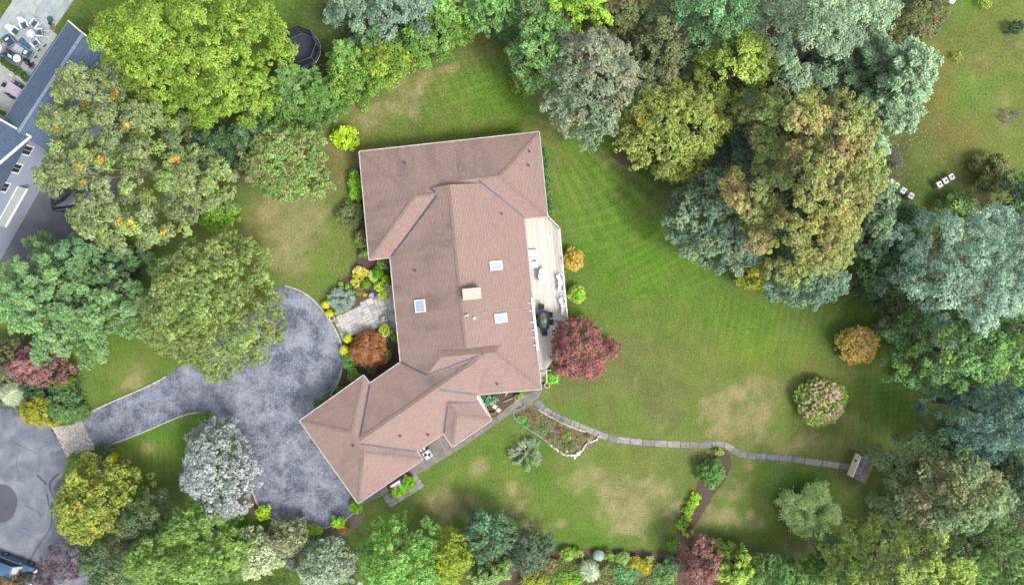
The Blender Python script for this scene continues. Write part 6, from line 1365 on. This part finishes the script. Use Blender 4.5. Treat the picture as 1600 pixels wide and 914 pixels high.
T('cypress_tree', 'tree', 'bright yellow green conifer at the bottom beside the purple red tree', 1152, 890, 40, 34, 5, [(150, 184, 72), (132, 168, 64), (168, 196, 84)], 'pine', nb=34, needles=36)
B('shrub', 'shrub', 'small yellow green conifer above the bright one at the bottom', 1132, 858, 18, 12, 2.4, [(158, 190, 78), (140, 172, 68)])
T('plum_tree', 'tree', 'purple red leaved tree at the bottom right of the flower border', 1096, 878, 30, 42, 5, [(142, 96, 92), (122, 82, 82), (156, 112, 104), (112, 92, 72)], 'fine')
# --- bottom row
T('hedge_tree', 'tree', 'dark olive blue tree left of the bottom flower border', 828, 862, 34, 34, 4.5, [(84, 104, 80), (72, 92, 72), (100, 120, 90)], 'fine')
T('hedge_tree', 'tree', 'dark tree with teal green top right of the yellow round tree', 762, 838, 40, 38, 5, [(86, 116, 74), (102, 148, 104), (76, 98, 66)], 'fine', patches=[(750, 812, 22, (112, 162, 120), .8), (775, 818, 16, (112, 162, 120), .7)])
T('hedge_tree', 'tree', 'light sage green conifer at the bottom under the dark tree', 765, 895, 40, 28, 4.5, [(136, 168, 92), (120, 152, 82)], 'pine', nb=30)
T('yellow_cypress', 'tree', 'round yellow green tree at the bottom between two green trees', 702, 874, 36, 40, 5.5, YGR, 'fine', rl=.42, leaf=.15)
T('maple_tree', 'tree', 'dense bright green maple at the bottom below the garage', 618, 872, 58, 52, 8, [(116, 170, 76), (100, 152, 68), (136, 184, 88)], 'fine', rl=.5, ells=[(612, 872, 54, 52), (655, 850, 26, 24), (655, 890, 34, 34)])
T('olive_tree', 'tree', 'grey green soft bush tree at the bottom left of the bright maple', 506, 886, 44, 38, 4.5, [(146, 164, 134), (128, 148, 116), (160, 176, 146)], 'fine', rl=.35)
T('olive_tree', 'tree', 'olive grey bush below the driveway curve', 448, 840, 34, 28, 3.4, [(138, 144, 104), (122, 130, 92), (150, 156, 116)], 'fine', rl=.35)
B('variegated_shrub', 'shrub', 'pale variegated shrub with whitish leaves at the bottom', 398, 868, 40, 38, 3.2, [(186, 198, 152), (166, 182, 128), (134, 160, 84), (206, 212, 180)], rl=.4, leaf=.17)
T('locust_tree', 'tree', 'wide bright green tree at the bottom beside the silver tree', 290, 862, 88, 60, 9, [(120, 156, 70), (104, 142, 62), (136, 168, 80), (104, 136, 70)], 'fine', rl=.62, ells=[(250, 870, 56, 46), (300, 820, 48, 34), (320, 870, 60, 44), (272, 895, 60, 34)])
T('thicket_tree', 'tree', 'dark grey green tree below the golden maple', 185, 860, 56, 54, 8, [(92, 112, 76), (80, 100, 70), (108, 124, 84), (82, 112, 66)], 'fine', ells=[(180, 875, 54, 44), (220, 810, 32, 40)])
T('golden_maple', 'tree', 'golden green maple with an orange tuft above the road edge', 150, 788, 68, 68, 8, [(144, 156, 64), (128, 146, 60), (158, 164, 72), (124, 142, 62)], 'leafy', rl=.62, leaf=.2, patches=[(124, 788, 7, (196, 130, 66), .8), (150, 755, 5, (150, 100, 60), .8), (142, 830, 12, (184, 172, 64), .5)])
T('silver_tree', 'tree', 'silvery grey leaved tree in the driveway island bed', 334, 738, 54, 76, 7, SILV, 'fine', w=[.4, .24, .16, .2], rl=.42, leaf=.17, ells=[(330, 728, 50, 66), (345, 785, 40, 30), (365, 740, 24, 50)])
T('plum_tree', 'tree', 'dark purple leaved tree at the bottom left beside the blue car', 106, 876, 38, 30, 5, PURP, 'fine', cov=2.0, ells=[(100, 868, 30, 26), (122, 880, 24, 26), (76, 902, 34, 16)])
B('shrub', 'shrub', 'reddish brown shrub at the very corner below the blue car', 8, 910, 20, 14, 2.0, [(150, 92, 62), (120, 92, 60), (132, 110, 60)])
B('shrub', 'shrub', 'olive green shrub at the bottom edge right of the blue car', 42, 908, 18, 12, 2.0, [(92, 84, 62), (110, 104, 60), (84, 74, 66)])
# --- left cluster by the road
B('golden_shrub', 'shrub', 'golden yellow shrub at the road corner left of the cobbled apron', 59, 643, 30, 24, 2.8, [(152, 154, 42), (134, 140, 38), (164, 164, 54)], rl=.35)
B('juniper_shrub', 'shrub', 'green juniper beside the golden shrub', 98, 634, 26, 26, 2.6, [(96, 134, 78), (84, 120, 72), (110, 146, 88)])
B('boxwood', 'shrub', 'clipped round green shrub at the driveway entrance', 121, 645, 15, 15, 1.4, [(100, 142, 66), (90, 130, 60)], style='ball')
B('boxwood', 'shrub', 'clipped round shrub at the upper end of the entrance bed', 99, 601, 15, 14, 1.6, [(104, 148, 50), (92, 134, 46)], style='ball')
B('juniper_shrub', 'shrub', 'dark green spreading shrub under the purple tree at the left', 60, 607, 32, 20, 1.8, [(66, 98, 62), (78, 112, 66), (56, 84, 58)])
B('variegated_shrub', 'shrub', 'pale whitish grass like shrub at the road edge, far left', 18, 616, 24, 22, 1.8, [(166, 180, 144), (140, 158, 112), (188, 198, 170)], style='grass', n=2600)
T('plum_tree', 'tree', 'purple red tree under the tips of the left pine', 58, 572, 46, 30, 4.5, [(142, 100, 98), (124, 86, 86), (156, 118, 110)], 'fine')
T('hedge_tree', 'tree', 'brownish green shrub tree at the left edge under the pine', 10, 560, 30, 36, 3.5, [(96, 104, 70), (112, 112, 78)], 'fine')
B('groundcover_hedge', 'hedge', 'low green hedge along the cobbled apron, upper side', 98, 657, 22, 7, .7, [(84, 124, 58), (74, 112, 52)], style='ball')
B('juniper_shrub', 'shrub', 'long green juniper along the lower side of the cobbled apron', 126, 722, 22, 15, 1.3, [(112, 146, 64), (96, 130, 60), (130, 158, 76)], rl=.3)
B('juniper_shrub', 'shrub', 'dark shrub between the boulder and the yellow ball', 161, 704, 16, 10, 1.0, [(78, 116, 70), (68, 104, 64)])
B('boxwood', 'shrub', 'bright yellow round shrub by the lower end of the cobbled apron', 174.5, 715.5, 7, 8, .9, [(214, 218, 30), (198, 206, 30)], style='ball')
B('juniper_shrub', 'shrub', 'dusky green shrub just below the blue grey boulder', 163, 723, 12, 7, .8, [(80, 116, 84), (70, 102, 74)])
B('shrub', 'shrub', 'small green shrub at the tip of the grass island by the driveway', 322, 653, 12, 9, .9, [(112, 156, 50), (98, 142, 44)])
# --- front beds
B('smoke_bush', 'shrub', 'bright lime round bush standing alone above the house corner', 538.5, 214, 21, 19, 1.8, [(172, 208, 40), (150, 190, 34), (190, 222, 60)], rl=.32, leaf=.15)
for i, (a, b, r_, lb) in enumerate([(557, 286, 12, 'green shrub against the left wall, topmost of the row'), (556, 300, 11, 'green shrub against the left wall, second of the row'), (553, 274, 7, 'little green shrub at the top of the left wall row')]):
    B('azalea', 'shrub', lb, a, b, r_, r_ * 1.2, 1.5, [(118, 172, 48), (104, 156, 42), (134, 186, 58)])
T('bare_tree', 'tree', 'small half bare tree with pale branches spreading over the lawn left of the house', 545, 335, 26, 26, 3.6, [(112, 128, 74), (96, 114, 66), (128, 140, 84)], 'sparse', n=9000, leaf=.11, scatter=.2, lenf=.42, elev=.5, mains=9, zf=.4)
B('azalea', 'shrub', 'leafy shrub by the wall below the half bare tree', 565, 375, 9, 16, 1.4, [(108, 146, 66), (94, 132, 58), (150, 140, 80)])
B('azalea', 'shrub', 'small green shrub at the wall above the inner roof corner', 569, 396, 8, 7, 1.0, [(118, 152, 70), (104, 138, 60)])
FB = [('spirea', (561.5, 427, 11, 10, 1.1, [(206, 194, 82), (190, 182, 66), (216, 204, 108)]), 'shrub', 'yellow leaved bush at the left of the front bed, largest'), ('spirea', (556, 441, 8, 7, .9, [(206, 206, 84), (186, 194, 70)]), 'shrub', 'pale yellow bush just below the largest yellow bush'),
      ('boxwood', (590.5, 426.5, 9.5, 9.5, 1.1, [(96, 160, 34), (86, 148, 30)]), 'ball', 'clipped green ball, larger, near the house wall in the front bed'), ('boxwood', (571.5, 443.5, 6.5, 6.5, .8, [(112, 158, 40), (100, 146, 36)]), 'ball', 'clipped green ball, smaller, in the middle of the front bed'),
      ('spirea', (580, 430, 5, 8, .8, [(206, 222, 124), (182, 206, 96)]), 'shrub', 'pale lime shrub left of the larger clipped ball'), ('spirea', (585, 437, 5, 4, .7, [(206, 222, 124), (182, 206, 96)]), 'shrub', 'little pale lime shrub below the larger clipped ball'),
      ('azalea', (599, 411, 10, 8, 1.3, [(118, 150, 78), (102, 134, 70), (140, 168, 92)]), 'shrub', 'green shrub tucked into the inner roof corner of the front bed'), ('azalea', (602, 436, 6, 6, .9, [(196, 208, 40), (176, 194, 40)]), 'shrub', 'yellow green shrub against the wall of the front bed'),
      ('azalea', (608, 438, 4, 6, 1.0, [(92, 138, 52), (80, 124, 46)]), 'shrub', 'narrow green shrub hard against the front wall'), ('azalea', (593, 448, 8, 8, 1.0, [(166, 206, 44), (150, 192, 38), (184, 216, 60)]), 'shrub', 'lime green bush above the court planting in the front bed'),
      ('azalea', (599.5, 461, 7, 7, .9, [(186, 206, 56), (166, 192, 50), (216, 222, 150)]), 'shrub', 'variegated lime bush at the upper right corner of the flagstone court'), ('azalea', (532, 444, 4, 3.5, .5, [(152, 190, 58), (136, 176, 50)]), 'shrub', 'tiny lime shrub above the blue spruce'),
      ('azalea', (543, 448, 5, 5, .6, [(146, 168, 72), (130, 154, 62)]), 'shrub', 'small olive shrub right above the blue spruce'), ('azalea', (560, 455, 8, 7, .6, [(126, 130, 70), (110, 112, 60)]), 'shrub', 'brownish low plant right of the blue spruce'),
      ('euonymus', (508, 476, 6, 6, .8, [(208, 212, 34), (190, 200, 30)]), 'ball', 'yellow clipped shrub at the kerb left of the blue spruce, upper'), ('euonymus', (514, 489.5, 6, 5, .8, [(210, 214, 40), (190, 200, 34)]), 'ball', 'yellow clipped shrub at the kerb left of the blue spruce, lower'),
      ('azalea', (527, 488, 6, 4, .6, [(156, 176, 70), (140, 160, 60)]), 'shrub', 'low yellow green plant under the blue spruce by the court'), ('marigold', (570.5, 460.5, 2.8, 2.5, .4, [(222, 196, 40), (196, 180, 40)]), 'shrub', 'tiny yellow flower tuft above the flagstone court'),
      ('euonymus', (543, 529.5, 6, 6.5, .8, [(222, 226, 32), (204, 212, 26)]), 'ball', 'bright yellow ball at the lower left corner of the court'), ('euonymus', (537, 547, 6.2, 7, .8, [(222, 226, 34), (206, 214, 26)]), 'ball', 'bright yellow ball on the kerb beside the red japanese maple'),
      ('azalea', (600.5, 501, 6.5, 6, .8, [(140, 152, 112), (120, 140, 84), (206, 200, 206)]), 'shrub', 'grey green flowering plant at the lower right of the court'), ('azalea', (601.5, 516.5, 9, 10, 1.2, [(176, 216, 36), (160, 202, 30), (196, 212, 60)]), 'shrub', 'bright lime bush with white flowers beside the red japanese maple'),
      ('azalea', (617, 527, 6, 7, 1.1, [(126, 168, 48), (110, 152, 42)]), 'shrub', 'green shrub tight to the wall below the lime bush'), ('azalea', (605, 555, 6, 9, 1.0, [(136, 178, 46), (120, 162, 40)]), 'shrub', 'green shrub at the right edge of the red japanese maple'),
      ('azalea', (580, 578, 9, 5, .9, [(126, 136, 60), (110, 122, 54)]), 'shrub', 'olive plant below the red japanese maple'), ('fern', (546, 567, 11, 15, 1.1, [(110, 162, 76), (96, 148, 66), (124, 172, 88)]), 'shrub', 'soft green shrub left below the red japanese maple'),
      ('azalea', (553, 588, 10, 8, 1.0, [(136, 170, 50), (120, 154, 44)]), 'shrub', 'green shrub above the garage corner in the lower front bed'), ('azalea', (530, 608, 8, 4, .8, [(100, 142, 48), (86, 128, 42)]), 'shrub', 'low green shrub against the garage wall, upper'),
      ('azalea', (512, 620, 8, 5, .8, [(120, 168, 50), (104, 150, 44)]), 'shrub', 'low green shrub against the garage wall, middle'), ('azalea', (497, 631, 8, 6, .8, [(100, 148, 44), (88, 134, 38)]), 'shrub', 'low green shrub against the garage wall, lowest'),
      ('allium', (580.5, 461, 3.4, 3.4, .6, [(206, 192, 222), (184, 166, 206)]), 'shrub', 'lilac flower clump at the upper edge of the court'), ('daisy', (604, 445.5, 2.6, 2.6, .5, [(240, 240, 240), (220, 220, 224)]), 'shrub', 'small white flower clump by the front wall')]
for nm, g, st, lb in FB:
    kw = {'rl': max(.12, g[2] / 16 * .4), 'leaf': .11} if st == 'shrub' else {}
    if 'white flowers' in lb: kw['bloom'] = (26, .07, [(244, 244, 238)], .55)
    B(nm, 'shrub' if nm not in ('allium', 'daisy', 'marigold') else 'flowers', lb, *g, style=st, **kw)
B('blue_spruce', 'shrub', 'grey blue spreading spruce beside the flagstone court', 533.5, 469, 24, 20, 1.5, [(150, 172, 156), (132, 156, 142), (168, 188, 172)], style='sparse', bark=BARK, n=16000, leaf=.13, aspect=.3, scatter=.16, lenf=.45, elev=.22, mains=11, fork=4, leaflv=0, fork0=.2, zf=.4)
B('japanese_maple', 'tree', 'low dome of a rusty red japanese maple in the front bed', 575, 546, 28, 29, 2.0, [(160, 106, 70), (144, 92, 60), (172, 120, 82), (134, 100, 66)], style='ball', rl=.32, leaf=.11, cov=6, gap=.8, zj=.12, flat=.5)
for i, (a, b, rx_, ry_, cs, lb) in enumerate([(411, 801, 11, 12, [(172, 210, 38), (150, 192, 32)], 'lime yellow bush on the lower left kerb of the turning circle'), (456, 828, 16, 6, [(112, 146, 62), (98, 130, 56)], 'flat green shrub on the kerb between two lime bushes'),
                                              (488, 829, 14, 9, [(150, 200, 40), (130, 182, 36)], 'lime bush on the bottom kerb of the turning circle'), (528, 816, 11, 10, [(160, 212, 40), (140, 194, 34)], 'lime bush on the kerb left of the garage corner'), (556.5, 792, 11, 9.5, [(146, 210, 40), (128, 190, 34)], 'lime bush under the garage corner')]):
    B('spirea', 'shrub', lb, a, b, rx_, ry_, 1.1, cs, rl=.24, leaf=.13)
B('barberry', 'shrub', 'low rusty shrub beside the lime bush at the garage corner', 537, 826, 8, 7, .7, [(176, 112, 74), (150, 96, 66)], leaf=.1)
B('hedge_shrub', 'shrub', 'dark green shrub under the bottom kerb bush', 500, 842, 22, 10, 1.0, [(86, 118, 62), (96, 126, 66)])
B('marigold', 'flowers', 'small orange flowers in the bed under the silver tree', 386, 789, 5, 4, .4, [(226, 170, 50), (206, 140, 50), (126, 120, 60)])
for i, (a, b, rx_, ry_, lb) in enumerate([(620, 767, 11, 9, 'bright green shrub inside the brick path, left one'), (637, 755, 12, 10, 'bright green shrub inside the brick path, right one'), (628, 761, 9, 8, 'bright green shrub inside the brick path, middle one')]):
    B('arborvitae', 'shrub', lb, a, b, rx_, ry_, 1.3, [(122, 184, 30), (106, 166, 26), (138, 198, 44)], leaf=.1, rl=.26)
B('fern', 'shrub', 'blue green hosta under the eave in the small side bed', 763, 623, 13, 9, .8, [(96, 156, 104), (84, 140, 92), (112, 170, 116)], leaf=.2, rl=.25)
B('fern', 'shrub', 'small green plant around the clay planter by the walk', 813, 618, 5, 5, .6, [(140, 180, 70), (124, 164, 60)], leaf=.12)
for a, b, lb in ((768, 646, 'little round moss plant by the walk, left one'), (772.5, 645, 'little round moss plant by the walk, right one')): B('moss_ball', 'shrub', lb, a, b, 2.6, 2.4, .3, [(140, 132, 70), (122, 118, 60)], style='ball')
B('fern', 'shrub', 'bright green shrub at the foot of the deck stairs', 863, 590, 12, 10, 1.1, [(116, 188, 50), (100, 168, 44), (134, 202, 60)], leaf=.15, rl=.28)
T('japanese_maple', 'tree', 'wine red maple at the lower end of the deck', 910, 551, 50, 48, 4.8, [(150, 98, 92), (134, 86, 84), (162, 110, 102), (124, 106, 80)], 'fine', w=[.4, .3, .2, .1], rl=.48, leaf=.15, cov=4.6, ells=[(908, 550, 47, 47), (950, 546, 22, 12), (900, 520, 34, 22)])
B('hydrangea_bush', 'shrub', 'orange yellow hydrangea bush beside the deck, upper one', 895.5, 406, 16, 19, 1.7, [(190, 184, 66), (172, 172, 58), (204, 166, 70)], leaf=.15, rl=.28, bloom=(60, .10, [(232, 192, 130), (222, 176, 112), (226, 184, 60)]))
B('hydrangea_bush', 'shrub', 'small hydrangea with cream flower rim beside the deck, lower one', 902, 459, 13, 14, 1.4, [(146, 200, 44), (128, 184, 40)], leaf=.14, rl=.25, bloom=(46, .10, [(226, 206, 142), (214, 188, 120)], .45))
B('hydrangea_bush', 'shrub', 'orange and rust hydrangea bush on the right lawn', 1343, 538, 32, 30, 2.4, [(216, 196, 84), (200, 186, 84), (224, 180, 92), (172, 180, 82)], leaf=.15, rl=.32, bloom=(170, .11, [(246, 212, 160), (240, 196, 130), (236, 206, 130)]))
B('hydrangea_bush', 'shrub', 'large round hydrangea covered in dusty pink flowers on the right lawn', 1286, 628.5, 39, 37, 2.3, [(136, 172, 66), (118, 156, 60), (160, 182, 70)], leaf=.14, rl=.32, bloom=(270, .11, [(232, 198, 178), (220, 180, 160), (236, 212, 190)]))
B('weeping_cedar', 'shrub', 'sprawling silvery weeping cedar with long arms on the lawn below the flower bed', 823, 708, 27, 25, 1.2, [(150, 178, 140), (134, 162, 124), (168, 192, 156)], style='sparse', bark=mat('cedar_bark', (.22, .25, .2), (.14, .16, .13), 6, .9), n=9000, leaf=.10, aspect=.3, scatter=.08, lenf=.48, elev=.12, mains=8, fork=3, leaflv=0, fork0=.3, spreadf=.5, minz=-.02, grav=-.02, levels=3, zf=.3)
# flower bed between the edgings
for a, b, rx_, ry_, cs, lb in [(815, 655, 8, 6, [(110, 176, 60), (126, 188, 70)], 'bright green plant at the upper left of the flower bed'), (822, 664, 6, 6, [(112, 172, 66), (98, 156, 56)], 'green plant against the grey edging of the flower bed'), (836, 672, 4, 4, [(120, 160, 100), (104, 146, 84)], 'small bluish green plant in the flower bed'),
                               (851, 672, 6, 7, [(120, 160, 76), (104, 144, 66)], 'leafy plant in the middle of the flower bed'), (887, 682, 9, 8, [(150, 180, 64), (134, 164, 60), (170, 150, 80)], 'yellow green plant at the lower middle of the flower bed'), (890, 698, 10, 8, [(104, 138, 70), (118, 124, 80)], 'dull green plant near the fieldstones of the flower bed'),
                               (838, 655, 6, 5, [(150, 126, 76), (126, 122, 70)], 'brownish plant in the upper flower bed'), (862, 684, 6, 5, [(146, 134, 72), (112, 130, 70)], 'withered plant left of the yellow green plant'), (876, 672, 6, 4, [(170, 110, 80), (124, 110, 74)], 'rusty plant below the cream edging'), (921, 683, 5, 4, [(136, 138, 86), (116, 130, 76)], 'dry tuft at the right tip of the flower bed'), (828, 645, 5, 4, [(156, 114, 72), (130, 110, 70)], 'orange brown plant near the concrete pad')]:
    B('perennial', 'flowers', lb, a, b, rx_, ry_, .55, cs, leaf=.1, rl=.16, cov=1.6, group='perennials in the flower bed')
# --- border at the right
B('holly_bush', 'shrub', 'dense round green holly in the mulch strip on the right lawn', 1112.5, 739, 20.5, 21, 2.0, [(94, 144, 62), (80, 128, 56), (112, 160, 74)], leaf=.13, rl=.3, cov=5)
B('spirea', 'shrub', 'small yellow green shrub beside the path at the top of the mulch strip', 1124, 706, 8, 5, .7, [(156, 190, 56), (140, 172, 50)])
for i, (a, b, rx_, ry_) in enumerate([(1087, 777, 7, 7), (1082, 787, 8, 7), (1076, 799, 9, 7), (1072, 812, 7, 7), (1068, 823, 7, 8), (1076, 832, 7, 7), (1062, 818, 5, 7)]):
    B('hosta', 'shrub', 'lime hosta in the mulch strip, %s of seven from the holly' % ['first', 'second', 'third', 'fourth', 'fifth', 'sixth', 'last'][i], a, b, rx_, ry_, .7, [(150, 196, 50), (134, 180, 44), (166, 206, 66)], leaf=.17, rl=.2, group='hostas in the mulch strip')
B('shrub', 'shrub', 'green round shrub at the lower end of the mulch strip', 1053, 853, 10, 9, 1.2, [(116, 164, 66), (100, 148, 58)])
B('shrub', 'shrub', 'bluish green shrub in the bottom border left of the purple red tree', 1052, 878, 14, 14, 1.6, [(92, 140, 84), (80, 124, 76), (110, 156, 92)])
BB = [(888, 866, 11, 9, [(150, 186, 76), (134, 170, 66)], 'shrub', 'light green leafy clump at the left of the bottom border'), (904, 865, 6, 5, [(140, 184, 66), (126, 168, 60)], 'shrub', 'small bright clump next to the light green clump'), (936, 868, 9, 8, [(176, 196, 178), (156, 180, 156)], 'grass', 'pale feathery grass tuft, upper, in the bottom border'),
      (922, 893, 18, 17, [(166, 186, 144), (146, 170, 122), (190, 204, 176)], 'grass', 'large pale ornamental grass in the bottom border'), (953, 868, 6, 6, [(140, 180, 66), (124, 166, 56)], 'shrub', 'green clump right of the upper grass tuft'), (973, 872, 9, 8, [(156, 190, 96), (140, 174, 84)], 'ball', 'neat round light green shrub in the bottom border'),
      (993, 880, 14, 8, [(206, 190, 44), (186, 176, 50), (150, 160, 60)], 'shrub', 'yellow flowering plant in the bottom border'), (1008, 887, 10, 10, [(200, 176, 40), (164, 160, 56)], 'shrub', 'golden flowering plant right of the yellow one in the bottom border'), (980, 893, 22, 16, [(108, 160, 98), (94, 144, 86), (124, 174, 110)], 'shrub', 'blue green mound in front of the yellow flowers'),
      (1034, 899, 20, 14, [(116, 154, 88), (100, 138, 78), (132, 166, 96)], 'shrub', 'grey green mound at the bottom edge left of the purple red tree'), (862, 885, 12, 10, [(134, 142, 86), (118, 130, 76), (150, 124, 84)], 'shrub', 'brownish green plant at the left of the bottom border'), (880, 900, 16, 12, [(120, 164, 66), (104, 148, 60)], 'shrub', 'green mound at the bottom edge near the large grass'),
      (901, 905, 8, 8, [(136, 190, 66), (120, 174, 56)], 'shrub', 'bright green clump left of the large grass'), (884, 910, 8, 6, [(206, 196, 36), (180, 180, 40)], 'shrub', 'yellow clump at the very bottom of the border'), (835, 908, 20, 10, [(176, 176, 50), (132, 150, 56)], 'shrub', 'yellow green shrub at the bottom edge below the dark olive tree'),
      (1015, 872, 5, 4, [(160, 176, 80), (140, 156, 70)], 'shrub', 'tiny pale plant at the upper edge of the bottom border'), (948, 888, 12, 8, [(106, 128, 70), (120, 132, 76)], 'shrub', 'dull green plant between the grass and the blue green mound')]
for a, b, rx_, ry_, cs, st, lb in BB: rx_ *= 1.18; ry_ *= 1.18; B('border_plant', 'shrub' if 'grass' not in lb else 'grass', lb, a, b, rx_, ry_, 1.0, cs, style=st, group='plants of the bottom border', **({'leaf': .13, 'rl': .22} if st == 'shrub' else {'n': 1800} if st == 'grass' else {}))
# slim plants along the north wing wall and the patio hedge
for i in range(5): B('boxwood', 'shrub', 'low green shrub along the right wall of the north wing, %s from the top' % ['first', 'second', 'third', 'fourth', 'fifth'][i], 850.5 + i * 1.9, 243 + i * 21, 5.5, 11, 1.0, [(84, 132, 62), (72, 116, 54)], style='shrub', leaf=.1, group='shrubs along the north wing')
for i in range(8): B('arborvitae', 'shrub', 'dark green hedge shrub between the two patios, %s from the left' % ['first', 'second', 'third', 'fourth', 'fifth', 'sixth', 'seventh', 'eighth'][i], -1 + i * 6.3, 92.5 + i * 4.5, 5.6, 5.6, 1.4, [(66, 100, 44), (54, 86, 38), (84, 118, 52)], style='shrub', leaf=.1, group='patio hedge shrubs')
B('potted_plant', 'plant', 'small green plant on the patio near the left navy armchair', 4, 64.5, 3.5, 3, .7, [(96, 130, 80), (84, 116, 70)], leaf=.1)
B('centrepiece_plant', 'plant', 'small leafy green plant in the middle of the black oval table', 848.5, 499.5, 3.5, 3.8, .25, [(126, 190, 96), (106, 166, 76)], leaf=.09, rl=.08).location.z = DZ + .74
# meadow plants at upper right
B('shrub', 'shrub', 'lime green weed clump at the top of the meadow', 1540, 5, 10, 8, .8, [(160, 186, 70), (144, 170, 60)], cov=2)
B('shrub', 'shrub', 'thin yellowish weed clump in the middle of the meadow', 1496, 88, 10, 8, .7, [(156, 160, 70), (134, 146, 64)], cov=1.4)
B('spruce_sapling', 'shrub', 'small dark bluish sapling at the right edge of the meadow', 1589, 42, 11, 10, 1.4, [(56, 84, 76), (48, 74, 66)])
T('bare_tree', 'tree', 'bare grey twiggy bush left of the beehives', 1397, 246, 26, 20, 3.0, [(120, 116, 104), (104, 102, 92)], 'sparse', n=2200, leaf=.09, scatter=.25, lenf=.45, elev=.4, mains=8, fork=4)
T('bare_tree', 'tree', 'grey leafless shrub in the meadow near the right edge', 1585, 180, 20, 14, 1.6, [(120, 112, 104)], 'sparse', n=500, leaf=.08, lenf=.42, elev=.3, mains=7)

# dark undergrowth on the woodland floor (nobody could count it)
def undergrowth(polys, n, cols, label, hmax=1.1, leaf=.2):
    cs = []; c2 = []
    for poly, k in polys:
        pw = pxpoly(poly); xs = [p[0] for p in pw]; ys = [p[1] for p in pw]; m = int(n * k); X_ = rng.uniform(min(xs), max(xs), m * 3); Y_ = rng.uniform(min(ys), max(ys), m * 3); ok = inside_np(X_, Y_, pw); X_, Y_ = X_[ok][:m], Y_[ok][:m]
        cs.append(np.stack([X_, Y_, hmax * fbm(X_, Y_, 1.6, 77) * 1.3], 1))
    c = np.concatenate(cs); i_ = np.repeat(np.arange(len(c)), 14); N = len(i_); cc = c[i_] + unit(N) * .38; cc[:, 2] = np.maximum(cc[:, 2], .02)
    root = empty('undergrowth', (0, 0, 0)); bpy.data.objects.remove(root)
    cl = pal(cols, len(c))[i_] * (1 + .2 * rng.normal(size=(N, 1)))
    leaves('undergrowth', cc, unit(N) * .6 + np.array([0, 0, .9]), leaf * rng.uniform(.7, 1.2, N), cl, None, kind='stuff', label=label, cat='undergrowth')
undergrowth([([(940, 200), (1060, 230), (1130, 240), (1200, 180), (1180, 60), (1060, 0), (760, 0), (830, 60), (960, 230)], .30), ([(1100, 250), (1200, 420), (1330, 460), (1420, 500), (1400, 330), (1390, 220), (1300, 100), (1180, 120)], .30), ([(1390, 380), (1600, 330), (1620, 930), (1300, 930), (1340, 860), (1370, 760), (1470, 690), (1490, 640), (1400, 600), (1380, 480)], .62),
             ([(505, 0), (720, 0), (735, 60), (480, 200), (320, 300), (300, 240), (420, 150), (560, 80)], .2)], 6200, [(88, 116, 76), (76, 104, 70), (104, 132, 84), (98, 98, 70)], 'dark low undergrowth between and beneath the boundary trees')
undergrowth([([(-20, 540), (120, 560), (130, 600), (100, 660), (40, 650), (-20, 625)], .5), ([(150, 740), (240, 830), (380, 830), (440, 850), (560, 860), (560, 930), (130, 930), (130, 860), (90, 760)], 1.0)], 900, [(72, 98, 58), (62, 84, 52), (90, 110, 62)], 'green undergrowth beneath the bottom left trees', .6, .16)
undergrowth([([(862, 874), (1045, 874), (1060, 930), (800, 930), (830, 880)], 1.3), ([(812, 640), (840, 640), (910, 672), (930, 685), (905, 704), (880, 704), (830, 668)], .13)], 900, [(110, 140, 66), (96, 124, 60), (130, 152, 80), (120, 116, 72), (140, 120, 80)], 'small mixed plants filling the soil of the flower borders', .5, .13)
print('leaves', TOTAL[0], 'objects', len(bpy.data.objects), 'polys', sum(len(m.polygons) for m in bpy.data.meshes))
